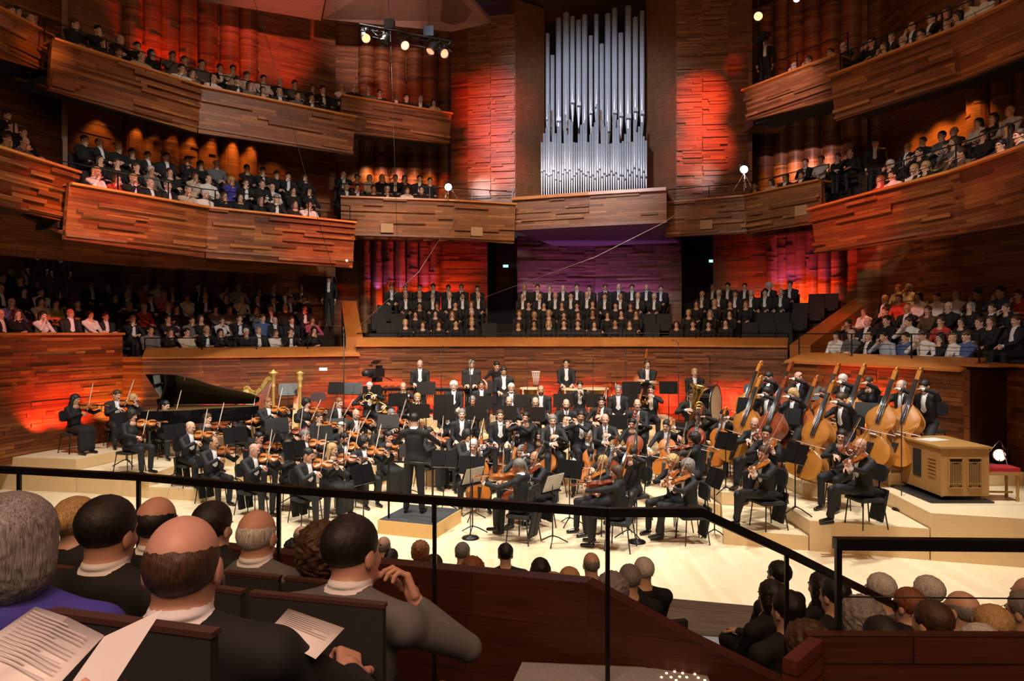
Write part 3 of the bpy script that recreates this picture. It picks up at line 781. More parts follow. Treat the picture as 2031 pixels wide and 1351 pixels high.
def rrect(w_, h, r_, n=4):
    o = []
    for cx, cy, a in ((w_ - r_, h - r_, 0), (-w_ + r_, h - r_, 90), (-w_ + r_, -h + r_, 180), (w_ - r_, -h + r_, 270)):
        for i in range(n + 1): o.append((cx + r_ * math.cos(R(a + 90 * i / n)), cy + r_ * math.sin(R(a + 90 * i / n))))
    return o
def _chair(high=0.0):
    sh = .455 + high
    s = MB(); s.prism(rrect(.22, .205, .06), sh - .05, sh - .01, Matrix.Translation((0, -.02, 0))); s.prism(rrect(.205, .19, .06), sh - .01, sh, Matrix.Translation((0, -.02, 0)))
    b = MB(); A = Matrix.Translation((0, .215, sh + .36)) @ Matrix.Rotation(R(82), 4, 'X')
    b.prism(rrect(.205, .125, .07), -.012, .022, A); b.prism(rrect(.19, .11, .07), -.02, -.01, A)
    fr = MB()
    fr.tube([(0, .12, sh - .05), (0, .20, sh - .02), (0, .225, sh + .15), (0, .235, sh + .36)], .013, 6)
    fr.tube([(-.19, .17, sh - .05), (.19, .17, sh - .05)], .010, 6); fr.tube([(-.19, -.17, sh - .05), (.19, -.17, sh - .05)], .010, 6)
    parts = [('seat', s.mesh('seat', SEATF)), ('backrest', b.mesh('backrest', BLKP)), ('frame', fr.mesh('frame', BLACK))]
    for x in (-1, 1):
        for y in (-1, 1):
            l = MB(); l.tube([(x * .185, y * .16, sh - .05), (x * .225, y * (.215 if y > 0 else .19), 0)], .0105, 6); parts.append(('leg', l.mesh('leg', BLACK)))
    return ('orchestra_chair' if not high else 'bass_stool', parts)
CHAIR, STOOL = _chair(), _chair(.24)
def _stand(h=1.05, tilt=22):
    d = MB(); A = Matrix.Translation((0, 0, h)) @ Matrix.Rotation(R(90 + tilt), 4, 'X')
    d.prism(rrect(.255, .17, .02), -.004, .004, A); d.box(A @ Vector((0, -.17, .03)), (.25, .003, .03), A.to_3x3())
    d.box(A @ Vector((0, 0, -.012)), (.03, .13, .008), A.to_3x3())
    p = MB(); p.tube([(0, .01, .12), (0, .01, h)], [.013, .009], 8)
    parts = [('desk', d.mesh('desk', BLACK)), ('shaft', p.mesh('shaft', BLACK))]
    for i in range(3):
        a = R(90 + 120 * i); l = MB(); l.tube([(0, .01, .15), (.10 * math.cos(a), .10 * math.sin(a), .11), (.27 * math.cos(a), .27 * math.sin(a), .012)], .011, 6)
        parts.append(('leg', l.mesh('leg', BLACK)))
    return ('music_stand', parts), A
STAND, STAND_A = _stand()
STANDH, STANDH_A = _stand(1.25, 8)
def _sheet(pages=1):
    m = MB()
    for x in (-1, 1):
        m.prism([(x * .005, -.15), (x * .225, -.15), (x * .225, .16), (x * .005, .16)][::x], .006, .010, None, 0)
        for r_ in range(8):
            m.face([(x * (.03 if x > 0 else .2) if 0 else x * .03, -.13 + r_ * .035, .0112), (x * .2, -.13 + r_ * .035, .0112), (x * .2, -.121 + r_ * .035, .0112), (x * .03, -.121 + r_ * .035, .0112)][::x], None, 1)
    return m.mesh('sheet_music', [PAPER, mat('printed staves', (.32, .32, .33), .8)])
SHEET = _sheet()
def _micstand(h, base=True):
    p = MB(); p.tube([(0, 0, .03), (0, 0, h)], .009, 6)
    q = MB(); q.lathe([(0, 0), (.15, 0), (.155, .012), (.14, .03), (.02, .045), (.012, .07)], 20)
    mi = MB(); mi.tube([(0, 0, h), (.02, -.02, h + .06), (.05, -.10, h + .10), (.055, -.16, h + .09)], [.008, .008, .012, .014], 6)
    return ('microphone_stand', [('pole', p.mesh('pole', BLACK)), ('base', q.mesh('base', BLACK)), ('microphone', mi.mesh('microphone', BLKP))])
def wind(kind):
    m = MB(); k = MB(); nm = kind; parts = None
    if kind in ('clarinet', 'oboe'):
        r_ = .013 if kind == 'clarinet' else .010
        m.tube([(0, 0, 0), (0, 0, .06), (0, 0, .58), (0, 0, .62), (0, 0, .66)], [.006, r_, r_ * 1.1, r_ * 1.5, r_ * 2.4], 10)
        for i in range(9): k.tube([(-.012, -.014, .14 + .05 * i), (.012, -.014, .14 + .05 * i)], .006, 6)
        parts = [('tube', m.mesh('tube', EBON)), ('keywork', k.mesh('keywork', CHROME))]
    elif kind == 'flute':
        m.tube([(0, 0, -.10), (0, 0, .56)], .0105, 10)
        for i in range(10): k.lathe([(0, .012), (.010, .010), (.010, .0)], 8, (0, 0, .12 + .04 * i), Matrix.Rotation(R(90), 3, 'X'))
        parts = [('tube', m.mesh('tube', CHROME)), ('keywork', k.mesh('keywork', CHROME))]
    elif kind == 'bassoon':
        m.tube([(0, .08, -.45), (0, .08, .72)], [.018, .030], 10); m.tube([(.045, .08, -.20), (.045, .08, .70)], .024, 10)
        k.tube([(0, 0, 0), (.02, .03, .04), (.045, .08, -.02), (.045, .08, -.2)], .005, 6)
        for i in range(8): k.tube([(-.02, .045, .05 + .07 * i), (.06, .045, .05 + .07 * i)], .008, 6)
        parts = [('tube', m.mesh('tube', VNM[2])), ('keywork', k.mesh('keywork', CHROME))]
    elif kind == 'trumpet':
        m.tube([(0, 0, 0), (0, 0, .02), (0, 0, .42), (0, 0, .48), (0, 0, .52)], [.012, .006, .008, .022, .060], 12, cap=False)
        m.tube([(0, .0, .36), (0, .07, .36), (0, .09, .30), (0, .09, .14), (0, .06, .10), (0, .0, .11)], .006, 6)
        for i in range(3): k.tube([(0, -.05, .17 + .03 * i), (0, .10, .17 + .03 * i)], .011, 8)
        parts = [('tubing', m.mesh('tubing', CHROME)), ('valve', k.mesh('valve', CHROME))]
    elif kind == 'horn':
        m.tube([(.14 * math.cos(R(a)) + .05, .0, .22 + .14 * math.sin(R(a))) for a in range(-60, 300, 20)], .011, 8)
        m.tube([(.10 * math.cos(R(a)) + .05, .02, .22 + .10 * math.sin(R(a))) for a in range(0, 360, 24)], .009, 8)
        m.tube([(0, -.01, 0), (.02, -.01, .06), (.0, 0, .14)], [.010, .006, .008], 6)
        k.lathe([(.012, -.28), (.020, -.14), (.045, -.05), (.10, .01), (.155, .035), (.150, .038)], 20, (-.12, .05, .30), Matrix.Rotation(R(125), 3, 'Y'))
        parts = [('tubing', m.mesh('tubing', BRASS)), ('bell', k.mesh('bell', BRASS))]
    elif kind == 'trombone':
        m.tube([(0, 0, 0), (0, 0, .75), (0, -.05, .78), (0, -.09, .75), (0, -.09, .05), (.06, -.09, -.20), (.12, -.05, -.25), (.12, 0, -.2)], .0085, 8)
        k.lathe([(.010, -.25), (.014, .15), (.03, .30), (.06, .38), (.11, .43), (.107, .432)], 20, (.12, 0, 0))
        parts = [('slide', m.mesh('slide', BRASS)), ('bell', k.mesh('bell', BRASS))]
    elif kind == 'tuba':
        k.lathe([(.03, -.10), (.055, .18), (.085, .42), (.13, .56), (.20, .63), (.235, .65), (.228, .655)], 24)
        for j, rr_ in enumerate((.17, .13, .09)):
            m.tube([(.10 + rr_ * .75 * math.cos(R(a)), -.05 - .02 * j, .05 + rr_ * 1.5 * math.sin(R(a))) for a in range(0, 361, 20)], .024 - .005 * j, 8)
        for i in range(4): m.tube([(.06 + .035 * i, -.10, .0), (.06 + .035 * i, -.10, .2)], .014, 8)
        m.tube([(.0, 0, -.1), (.02, -.02, -.2), (.10, -.04, -.24), (.2, -.05, -.18)], [.03, .04, .04, .03], 8)
        parts = [('tubing', m.mesh('tubing', BRASS)), ('bell', k.mesh('bell', BRASS))]
    return (nm, parts)
WIND = {k: wind(k) for k in ('clarinet', 'oboe', 'flute', 'bassoon', 'trumpet', 'horn', 'trombone', 'tuba')}

# ---------- poses (front of the figure is -y, its left hand at +x) ----------
LAP = dict(LH=((.13, -.30, .655), (-.25, -1, -.15), (0, -.1, 1), .35, (.35, .6, -.8)), RH=((-.13, -.30, .655), (.25, -1, -.15), (0, -.1, 1), .35, (-.35, .6, -.8)))
def _dir(a, b): return (Vector(b) - Vector(a)).normalized()
def violin_pose(name, fem, kind='violin', up=True, **kw):
    big = kind == 'viola'; Lb = .415 if big else .355; tot = .68 if big else .595
    zc = 1.055 if not fem else 1.03
    Tn = Vector((.085, -.085, zc)); d = Vector((.60, -.80, -.02)).normalized()
    nrm = Vector((-.46, -.34, .82)).normalized(); nrm = (nrm - d * nrm.dot(d)).normalized()
    V = frame(Tn, d, -nrm)
    B = Tn + d * Lb * .46 + nrm * .055
    u = Vector((.33, .25, .89) if up else (.52, .42, .66)); u = (u - d * u.dot(d)).normalized()
    Fr = B - u * (.20 if up else .42)
    Bw = frame(Fr, u, -d.cross(u))
    rw = Fr + Vector((-.085, .03, .01)); lw = Tn + d * (tot - .13) + Vector((-.005, .045, -.075))
    Bd = body(name, fem, lean=3 if fem else 5, head=(24, 12, 10), LH=(lw, (-.25, -.35, 1), (.5, -.85, -.1), 1.1, (.5, .2, -1)),
              RH=(rw, (1, -.35, -.25), (-.1, -.5, 1), .9, (-1, .2, -.25)), **kw)
    return Bd, {'inst': V, 'bow': Bw, 'bowp': BOWV}
def cello_pose(name, fem, **kw):
    E0 = Vector((.02, -.64, .0)); S = Vector((.13, -.12, 1.36)); d = (S - E0).normalized()
    V = frame(E0 + d * .27, d, Vector((.15, -1, -.2)) * -1)
    V = frame(E0 + d * .27, d, Vector((-.1, 1, .2)))
    n = V.to_3x3() @ Vector((0, -1, 0))
    B = E0 + d * (.27 + .755 * .44) + n * .14
    u = Vector((1, .25, -.18)); u = (u - d * u.dot(d)).normalized(); Fr = B - u * .34
    Bd = body(name, fem, lean=6, head=(-8, 14, 4), legs='wide', knee=(.27, -.40), foot=.27, LH=(E0 + d * 1.28 + Vector((.07, -.01, .0)), (-1, -.3, .1), (.4, .3, .9), .9, (1, .1, .1)),
              RH=(Fr + Vector((-.05, .02, .04)), (.8, -.3, -.5), (-.3, -.4, .9), .6, (-1, .4, -.1)), **kw)
    return Bd, {'inst': V, 'bow': frame(Fr, u, -n), 'bowp': BOWC}
def bass_pose(name, fem, **kw):
    E0 = Vector((.04, -1.16, .0)); S = Vector((.15, -.34, 1.82)); d = (S - E0).normalized()
    V = frame(E0 + d * .15, d, Vector((-.12, 1, .3)))
    n = V.to_3x3() @ Vector((0, -1, 0))
    B = E0 + d * (.15 + 1.12 * .52) + n * .2
    u = Vector((1, .1, -.25)); u = (u - d * u.dot(d)).normalized(); Fr = B - u * .32
    Bd = body(name, fem, lean=10, hips=.82, head=(-6, 18, -4), legs='perch', LH=(E0 + d * 1.60 + Vector((.06, .02, .0)), (-1, -.5, .2), (.3, .2, 1), .9, (1, .5, -.1)),
              RH=(Fr + Vector((-.06, .03, .03)), (.8, -.3, -.6), (-.3, -.4, .9), .7, (-1, .5, .1)), **kw)
    return Bd, {'inst': V, 'bow': frame(Fr, u, -n), 'bowp': BOWB}
def wind_pose(name, fem, kind, **kw):
    mo = Vector((0, -.135, 1.155 if not fem else 1.12))
    if kind == 'flute':
        d = Vector((-1, -.22, -.12)).normalized(); V = frame(mo, d, (0, 1, .2))
        LH = (mo + d * .17 + Vector((.03, -.03, -.05)), (-.2, .2, 1), (.4, -1, 0), 1.0, (1, -.2, -.6)); RH = (mo + d * .40 + Vector((0, -.02, -.06)), (.1, .0, 1), (0, -1, -.1), .9, (-1, .2, -.5)); hd = (-10, 5, 8)
    elif kind in ('clarinet', 'oboe', 'bassoon'):
        d = Vector((0, -.62, -.78)).normalized() if kind != 'bassoon' else Vector((-.25, -.25, -.95)).normalized()
        V = frame(mo, d, (0, 1, -.6))
        LH = (mo + d * .26 + Vector((.055, .0, -.02)), (-.7, -.5, .15), (.5, -.5, .5), .8, (1, .2, -.6)); RH = (mo + d * .44 + Vector((-.055, .0, -.02)), (.7, -.5, .15), (-.5, -.5, .5), .8, (-1, .2, -.6)); hd = (0, 8, 0)
    elif kind == 'trumpet':
        d = Vector((0, -1, -.22)).normalized(); V = frame(mo, d, (0, -.2, -1))
        LH = (mo + d * .20 + Vector((.04, .03, -.03)), (-.8, -.5, .2), (.5, -.3, -.5), 1.1, (1, .2, -.5)); RH = (mo + d * .22 + Vector((-.04, .03, .01)), (.7, -.7, .1), (-.4, -.2, 1), .8, (-1, .2, -.4)); hd = (0, 3, 0)
    elif kind == 'trombone':
        d = Vector((-.25, -1, -.25)).normalized(); V = frame(mo, d, (.3, .1, -1))
        LH = (mo + d * .14 + Vector((.05, .0, -.03)), (-.6, -.6, .3), (.8, -.2, .2), 1.2, (1, .2, -.6)); RH = (mo + d * .42 + Vector((-.02, .02, -.09)), (.2, -.8, .4), (-.5, -.2, .6), .9, (-1, .2, -.5)); hd = (-12, 3, 0)
    elif kind == 'horn':
        d = Vector((.05, -.62, -.78)).normalized(); V = frame(mo, d, (0, 1, -.7))
        LH = (mo + Vector((.11, -.19, -.13)), (-.7, -.4, -.1), (.5, -.3, .8), 1.1, (1, .1, -.5)); RH = (mo + Vector((-.20, -.02, -.34)), (.2, -.5, .4), (-.8, -.2, .4), .4, (-1, .5, -.4)); hd = (0, 6, 0)
    elif kind == 'tuba':
        V = Matrix.Translation((-.02, -.26, .82)) @ Matrix.Rotation(R(14), 4, 'Y')
        LH = ((.16, -.30, .86), (-.6, -.6, .2), (.6, -.5, .3), 1.0, (1, .3, -.4)); RH = ((-.14, -.36, .92), (.7, -.3, .1), (-.4, -.8, .4), .8, (-1, .3, -.5)); hd = (0, 3, 0)
    Bd = body(name, fem, lean=3, head=hd, LH=LH, RH=RH, **kw)
    return Bd, {'inst': V}
_P = {}
def pose(key):
    if key in _P: return _P[key]
    k, fem = key[:-1], key[-1] == 'f'
    cl = dict(tux=not fem, skirt=fem)
    if k == 'violin': r_ = violin_pose(key, fem, tails=not fem, **cl)
    elif k == 'violinlow': r_ = violin_pose(key, fem, up=False, tails=not fem, tux=not fem)
    elif k == 'viola': r_ = violin_pose(key, fem, 'viola', tails=not fem, tux=not fem, legs='cross' if not fem else 'sit')
    elif k == 'cello': r_ = cello_pose(key, fem, tux=not fem)
    elif k == 'bass': r_ = bass_pose(key, fem, tux=not fem, res=.011)
    elif k in WIND: r_ = wind_pose(key, fem, k, **cl)
    elif k == 'idle': r_ = (body(key, fem, lean=2, LH=LAP['LH'], RH=LAP['RH'], **cl), {})
    elif k == 'stand': r_ = (body(key, fem, legs='stand', hips=.93, LH=((.14, -.26, 1.08), (-.6, -.7, -.3), (.3, -.3, .9), .6, (.35, .6, -1)), RH=((-.14, -.26, 1.08), (.6, -.7, -.3), (-.3, -.3, .9), .6, (-.35, .6, -1)), head=(0, 16, 0), tux=not fem, tails=not fem), {})
    elif k == 'crossed': r_ = (body(key, fem, legs='stand', hips=.93, LH=((-.10, -.20, 1.17), (-1, -.1, 0), (0, -1, 0), .3, (1, .1, -.8)), RH=((.10, -.235, 1.13), (1, -.1, 0), (0, -1, 0), .3, (-1, .1, -.8)), head=(12, 2, 0), tux=not fem), {})
    elif k == 'timp': r_ = (body(key, fem, hips=.80, legs='perch', LH=((.13, -.34, .90), (-.4, -1, -.15), (0, -.1, 1), .6, (.4, .5, -.8)), RH=((-.13, -.34, .90), (.4, -1, -.15), (0, -.1, 1), .6, (-.4, .5, -.8)), head=(-8, -8, 0)), {})
    elif k == 'piano': r_ = (body(key, fem, lean=3, LH=((.20, -.42, .76), (-.1, -1, -.05), (0, 0, 1), .4, (1, .3, -.5)), RH=((-.20, -.42, .76), (.1, -1, -.05), (0, 0, 1), .4, (-1, .3, -.5)), head=(12, 0, 0), **cl), {})
    elif k == 'harp': r_ = (body(key, fem, lean=2, LH=((.10, -.42, .98), (-.3, -1, .2), (1, -.2, 0), .6, (1, .3, -.3)), RH=((-.12, -.36, .98), (.3, -1, .2), (-1, -.2, 0), .6, (-1, .3, -.3)), head=(10, 4, 0), **cl), {})
    elif k == 'conduct': r_ = (body(key, fem, legs='stand', hips=.93, tails=False, lean=2, foot=.14, LH=((.30, -.36, 1.16), (-.2, -1, .2), (.3, .1, 1), .5, (1, .5, -.6)), RH=((-.30, -.40, 1.20), (.1, -1, .2), (-.3, .1, 1), .9, (-1, .5, -.6)), head=(-8, 16, 0)), {})
    elif k == 'leanstand': r_ = (body(key, fem, legs='stand', hips=.93, lean=22, LH=((.24, -.46, 1.02), (-.2, -.6, -.8), (.6, -.4, .3), .5, (1, .5, -.2)), RH=((-.24, -.40, 1.05), (.2, -.6, -.8), (-.6, -.4, .3), .5, (-1, .5, -.2)), head=(30, 20, 0), tux=False, sleeve=0), {})
    _P[key] = r_
    return r_
# ---------- the hall ----------
ARENA = Vector((-1.2, 13.5))
def away(a, b):
    d = (b - a).normalized(); n = Vector((-d.y, d.x))
    return n if n.dot((a + b) / 2 - ARENA) > 0 else -n
def offs(pts, d):
    ns = [away(pts[i], pts[i + 1]) for i in range(len(pts) - 1)]
    out = []
    for i, p in enumerate(pts):
        if i == 0: out.append(p + ns[0] * d)
        elif i == len(pts) - 1: out.append(p + ns[-1] * d)
        else:
            m = (ns[i - 1] + ns[i]).normalized(); out.append(p + m * d / max(m.dot(ns[i]), .4))
    return out
def strips(m, A, B, zb0, zb1, zt0, zt1, n, dens, mi, lean=0.0, dmin=.010, dmax=.035, lmin=.4, lmax=1.8, row=.085, seed=1, tol=0.0):
    """planks standing proud of the wall between A and B, in rows"""
    rr = random.Random(seed); L = (B - A).length; d = (B - A) / L
    zlo = min(zb0, zb1); zhi = max(zt0, zt1)
    nr = int((zhi - zlo) / row)
    for r_ in range(nr):
        z0 = zlo + r_ * row; z1 = z0 + row * .94
        u = rr.uniform(-.5, .3)
        while u < L:
            l = rr.uniform(lmin, lmax)
            if rr.random() < dens:
                a, b = max(u, .02), min(u + l, L - .02)
                if b - a > .08:
                    t = (a + b) / 2 / L
                    if zb0 + (zb1 - zb0) * (a / L) + .02 < z0 and zb0 + (zb1 - zb0) * (b / L) + .02 < z0 and zt0 + (zt1 - zt0) * (a / L) > z1 and zt0 + (zt1 - zt0) * (b / L) > z1:
                        q = rr.uniform(dmin, dmax); k = rr.choice([1, 1, 2]) if dens < .5 else 1
                        P = lambda uu, z, o: Vector((A.x + d.x * uu, A.y + d.y * uu, z)) + Vector((-n.x, -n.y, 0)) * (o + lean * (z - (zb0 + zb1) / 2) / max(.1, (zt0 - zb0)))
                        f = [P(a, z0, q), P(b, z0, q), P(b, z1, q), P(a, z1, q)]; g = [P(a, z0, -.01), P(b, z0, -.01), P(b, z1, -.01), P(a, z1, -.01)]
                        uo = rr.uniform(0, 9)
                        m.face(f, [(a + uo, z0), (b + uo, z0), (b + uo, z1), (a + uo, z1)], mi)
                        m.face([f[3], f[2], g[2], g[3]], [(a, z1)] * 4, mi); m.face([f[1], f[0], g[0], g[1]], [(a, z0)] * 4, mi)
                        m.face([f[0], f[3], g[3], g[0]], [(a, z0)] * 4, mi); m.face([f[2], f[1], g[1], g[2]], [(b, z0)] * 4, mi)
            u += l + .01
def wall(name, pts, zb, zt, material=None, dens=.25, lean=0.0, seed=1, thick=.12, row=.085, dmax=.02, base=True, **kw):
    """upright wall through plan points, zb / zt numbers or one per point"""
    m = MB(); n_ = len(pts); dm = kw.pop('dmin', .008)
    zb = zb if isinstance(zb, (list, tuple)) else [zb] * n_; zt = zt if isinstance(zt, (list, tuple)) else [zt] * n_
    u = 0
    for i in range(n_ - 1):
        a, b = pts[i], pts[i + 1]; n = away(a, b); L = (b - a).length
        o = Vector((-n.x, -n.y, 0)) * lean / 2
        fb = [Vector((a.x, a.y, zb[i])) - o, Vector((b.x, b.y, zb[i + 1])) - o]; ft = [Vector((a.x, a.y, zt[i])) + o, Vector((b.x, b.y, zt[i + 1])) + o]
        k = Vector((n.x, n.y, 0)) * thick
        m.face([fb[0], fb[1], ft[1], ft[0]], [(u, zb[i]), (u + L, zb[i + 1]), (u + L, zt[i + 1]), (u, zt[i])])
        m.face([fb[1] + k, fb[0] + k, ft[0] + k, ft[1] + k], [(0, 0)] * 4)
        m.face([fb[0], fb[0] + k, fb[1] + k, fb[1]], [(0, 0)] * 4); m.face([ft[1], ft[1] + k, ft[0] + k, ft[0]], [(0, 0)] * 4)
        m.face([fb[0], ft[0], ft[0] + k, fb[0] + k], [(0, 0), (0, 1), (.1, 1), (.1, 0)]); m.face([fb[1], fb[1] + k, ft[1] + k, ft[1]], [(0, 0), (0, 1), (.1, 1), (.1, 0)])
        if dens: strips(m, a, b, zb[i], zb[i + 1], zt[i], zt[i + 1], n, dens, 0, lean, dm, dmax, row=row, seed=seed + i * 7, **kw)
        u += L
    return struct(m.obj(name, material or WALL))
def slab(name, inner, outer, z0, z1, material, zo=None, flat=False):
    """flat strip between two plan polylines"""
    m = MB(); zo = z1 if zo is None else zo; dz = zo - z1
    for i in range(len(inner) - 1):
        a, b, c, d = inner[i], inner[i + 1], outer[i + 1], outer[i]
        T = [Vector((a.x, a.y, z1)), Vector((b.x, b.y, z1)), Vector((c.x, c.y, z1 + dz)), Vector((d.x, d.y, z1 + dz))]
        Bm = [Vector((p.x, p.y, p.z - (z1 - z0))) for p in T]
        u = sum((inner[j + 1] - inner[j]).length for j in range(i)); L = (b - a).length; w_ = (d - a).length
        m.face(T, [(u, 0), (u + L, 0), (u + L, w_), (u, w_)]); m.face(list(reversed(Bm)), [(u, 0), (u + L, 0), (u + L, w_), (u, w_)])
        for p, q in ((0, 1), (1, 2), (2, 3), (3, 0)):
            m.face([T[p], Bm[p], Bm[q], T[q]], [(u, 0), (u, .05), (u + L, .05), (u + L, 0)])
    return struct(m.obj(name, material))
def rail(path, z, h, name, label, group=None, posts=1.2):
    """thin black handrail: posts and two wires"""
    L = [0]
    for i in range(len(path) - 1): L.append(L[-1] + (path[i + 1] - path[i]).length)
    root = empty(name, rz(path[0].x, path[0].y, z))
    I = root.matrix_world.inverted()
    m = MB()
    for hh in (h, h * .5): m.tube([I @ Vector((p.x, p.y, z + hh)) for p in path], .014 if hh == h else .006, 6)
    m.obj('rail', BLACK, root)
    n = max(1, int(L[-1] / posts)); pm = None
    for k in range(n + 1):
        t = L[-1] * k / n; i = max(j for j in range(len(L)) if L[j] <= t + 1e-6); i = min(i, len(path) - 2)
        p = path[i] + (path[i + 1] - path[i]) * ((t - L[i]) / max(L[i + 1] - L[i], 1e-6))
        if pm is None:
            q = MB(); q.box((0, 0, h / 2), (.012, .012, h / 2)); pm = q.mesh('post', BLACK)
        link('post', pm, root, I @ Vector((p.x, p.y, z)))
    tag(root, label, 'railing', group)

BAL = {}
def balcony(key, side, pts, zt, deep, material=None, ledge=.38, dens=.22, lean=.18, steps=(.0, .58, .88, 3), base=.48, top=None, rl=None, seed=1, ledgem=None, backz=None, soff=True, rise=0.0):
    """pts: (px, py of the ledge, py of the lower edge); the ledge is at height zt"""
    P = []; zb = []
    for px, pt, pb in pts:
        Y = F * (EYE - zt) / (pt - HY); P.append(Vector(((px - CX) / F * Y, Y))); zb.append(EYE - (pb - HY) / F * Y)
    wall('wall_%s_parapet' % side, P, zb, zt, material or WALL, dens, lean, seed, .12)
    Q = [p for p in P]
    in_ = offs(Q, -.12 - lean / 2); out = offs(Q, ledge)
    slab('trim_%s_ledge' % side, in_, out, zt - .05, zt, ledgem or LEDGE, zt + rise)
    back = offs(P, deep)
    _, st, pitch, n = steps
    if soff:
        z0 = max(zt + base - 1.24 - .3, max(zb) + .06)
        slab('ceiling_under_%s' % side, offs(P, .02), back, z0 - .06, z0, PLAIN, z0 + st * (n - 1) + .05)
    for k in range(n):
        a = offs(P, ledge + .02 + k * pitch if k else ledge); b = offs(P, ledge + .02 + (k + 1) * pitch if k < n - 1 else deep)
        zf = zt + base + k * st - 1.24
        slab('floor_%s_row' % side, a, b, zf - (.15 if soff else .5), zf, CARPET)
    BAL[key] = dict(P=P, zt=zt, base=base, step=st, pitch=pitch, d0=ledge + .42, deep=deep, back=back, zb=zb)
    if rl: rail(offs(P, ledge * .7), zt, rl[1], 'guard_rail', rl[0], 'guard rails along the balconies')
    return BAL[key]
def hitpath(pts, px):
    """plan point where the sight line of column px meets the polyline"""
    t = (px - CX) / F
    for i in range(len(pts) - 1):
        a, b = pts[i], pts[i + 1]; fa = a.x - t * a.y; fb = b.x - t * b.y
        if (fa <= 0 <= fb) or (fb <= 0 <= fa):
            s_ = fa / (fa - fb) if fa != fb else 0
            return a + (b - a) * s_, (b - a).normalized()
    i = 0 if abs(pts[0].x - t * pts[0].y) < abs(pts[-1].x - t * pts[-1].y) else len(pts) - 1
    j = 1 if i == 0 else i - 1
    a, b = pts[i], pts[j]; fa = a.x - t * a.y; fb = b.x - t * b.y; s_ = fa / (fa - fb)
    s_ = max(-1.2, min(1.2, s_))
    return a + (b - a) * s_, (b - a).normalized() * (1 if i == 0 else -1)
def reach(px, Y): return Vector(((px - CX) / F * Y, Y))
def columns(side, path, pxs, rad, zb, zt, seed=3):
    """half-round timber columns with proud planks, standing on a back wall"""
    for i, px in enumerate(pxs):
        p, d = hitpath(path, px)
        rr = random.Random(seed * 31 + i); m = MB(); n = 14
        for q in range(20):
            a0, a1 = 2 * PI * q / 20, 2 * PI * (q + 1) / 20
            m.face([(rad * math.cos(a0), rad * math.sin(a0), zb), (rad * math.cos(a1), rad * math.sin(a1), zb), (rad * math.cos(a1), rad * math.sin(a1), zt), (rad * math.cos(a0), rad * math.sin(a0), zt)],
                   [(a0 * rad + i, zb), (a1 * rad + i, zb), (a1 * rad + i, zt), (a0 * rad + i, zt)], 0)
        z = zb + .1
        while z < zt - .1:
            if rr.random() < .55:
                a0 = rr.uniform(0, 2 * PI); da = rr.uniform(.6, 2.0); r1 = rad + rr.uniform(.012, .04); h = .055
                for k in range(5):
                    t0, t1 = a0 + da * k / 5, a0 + da * (k + 1) / 5
                    c = [(math.cos(t0), math.sin(t0)), (math.cos(t1), math.sin(t1))]
                    f = [(c[0][0] * r1, c[0][1] * r1, z), (c[1][0] * r1, c[1][1] * r1, z), (c[1][0] * r1, c[1][1] * r1, z + h), (c[0][0] * r1, c[0][1] * r1, z + h)]
                    g = [(x * rad / r1, y * rad / r1, q) for x, y, q in f]
                    m.face(f, [(t0, z), (t1, z), (t1, z + h), (t0, z + h)]); m.face([f[3], f[2], g[2], g[3]], [(0, 0)] * 4); m.face([f[1], f[0], g[0], g[1]], [(0, 0)] * 4)
            z += rr.uniform(.12, .3)
        o = m.obj('column_%s' % side, WALLT); o.location = (p.x, p.y, 0); struct(o)
    return

# stage level walls (base of the terraces)
balcony('LT', 'left', [(283, 708, 880), (480, 706, 880), (712, 703, 870)], 2.95, 4.6, dens=.42, lean=0, steps=(0, .36, .86, 5), base=.67, ledge=.5, rl=('thin black guard rail along the left stalls terrace', .5), seed=11, soff=False, rise=.23)
P3 = [reach(-330, 12.6), reach(-60, 15.2), reach(60, 16.6), reach(243, 19.05)]
wall('wall_far_left', P3, .6, 3.58, WALL, .42, 0, 21)
slab('trim_far_left_ledge', offs(P3, -.1), offs(P3, .45), 3.54, 3.6, LEDGE)
for k in range(5): slab('floor_far_left_row', offs(P3, .45 + k * .86), offs(P3, 1.31 + k * .86 if k < 4 else 5), 3.0 + k * .34 - .5 - .0, 2.8 + k * .34, CARPET)
BAL['FL'] = dict(P=P3, zt=3.6, base=.44, step=.34, pitch=.86, d0=.9)
w0, w1 = BAL['LT']['P'][0], P3[-1]
wall('wall_left_corner', [w1, w1 + (w0 - w1) * .5, w0], .5, 2.95, WALL, 0)
# rear stage wall below the choir
CH = [reach(706, 21.2), reach(1000, 21.7), reach(1300, 21.5), reach(1562, 19.9)]
wall('wall_back', CH, .9, 3.2, WALL, .5, 0, 5, dmax=.05)
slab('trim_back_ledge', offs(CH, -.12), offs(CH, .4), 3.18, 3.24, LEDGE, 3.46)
BAL['CH'] = dict(P=CH, zt=3.14, base=.74, step=.33, pitch=.86, d0=.85)
for k in range(5): slab('floor_choir_row', offs(CH, .4 + k * .86), offs(CH, 1.26 + k * .86 if k < 4 else 7.0), 1.9 + k * .33, 2.6 + k * .33, CARPET)
rail(offs(CH, .36), 3.4, .18, 'guard_rail', 'thin black guard rail along the front of the choir terrace', 'guard rails along the balconies')
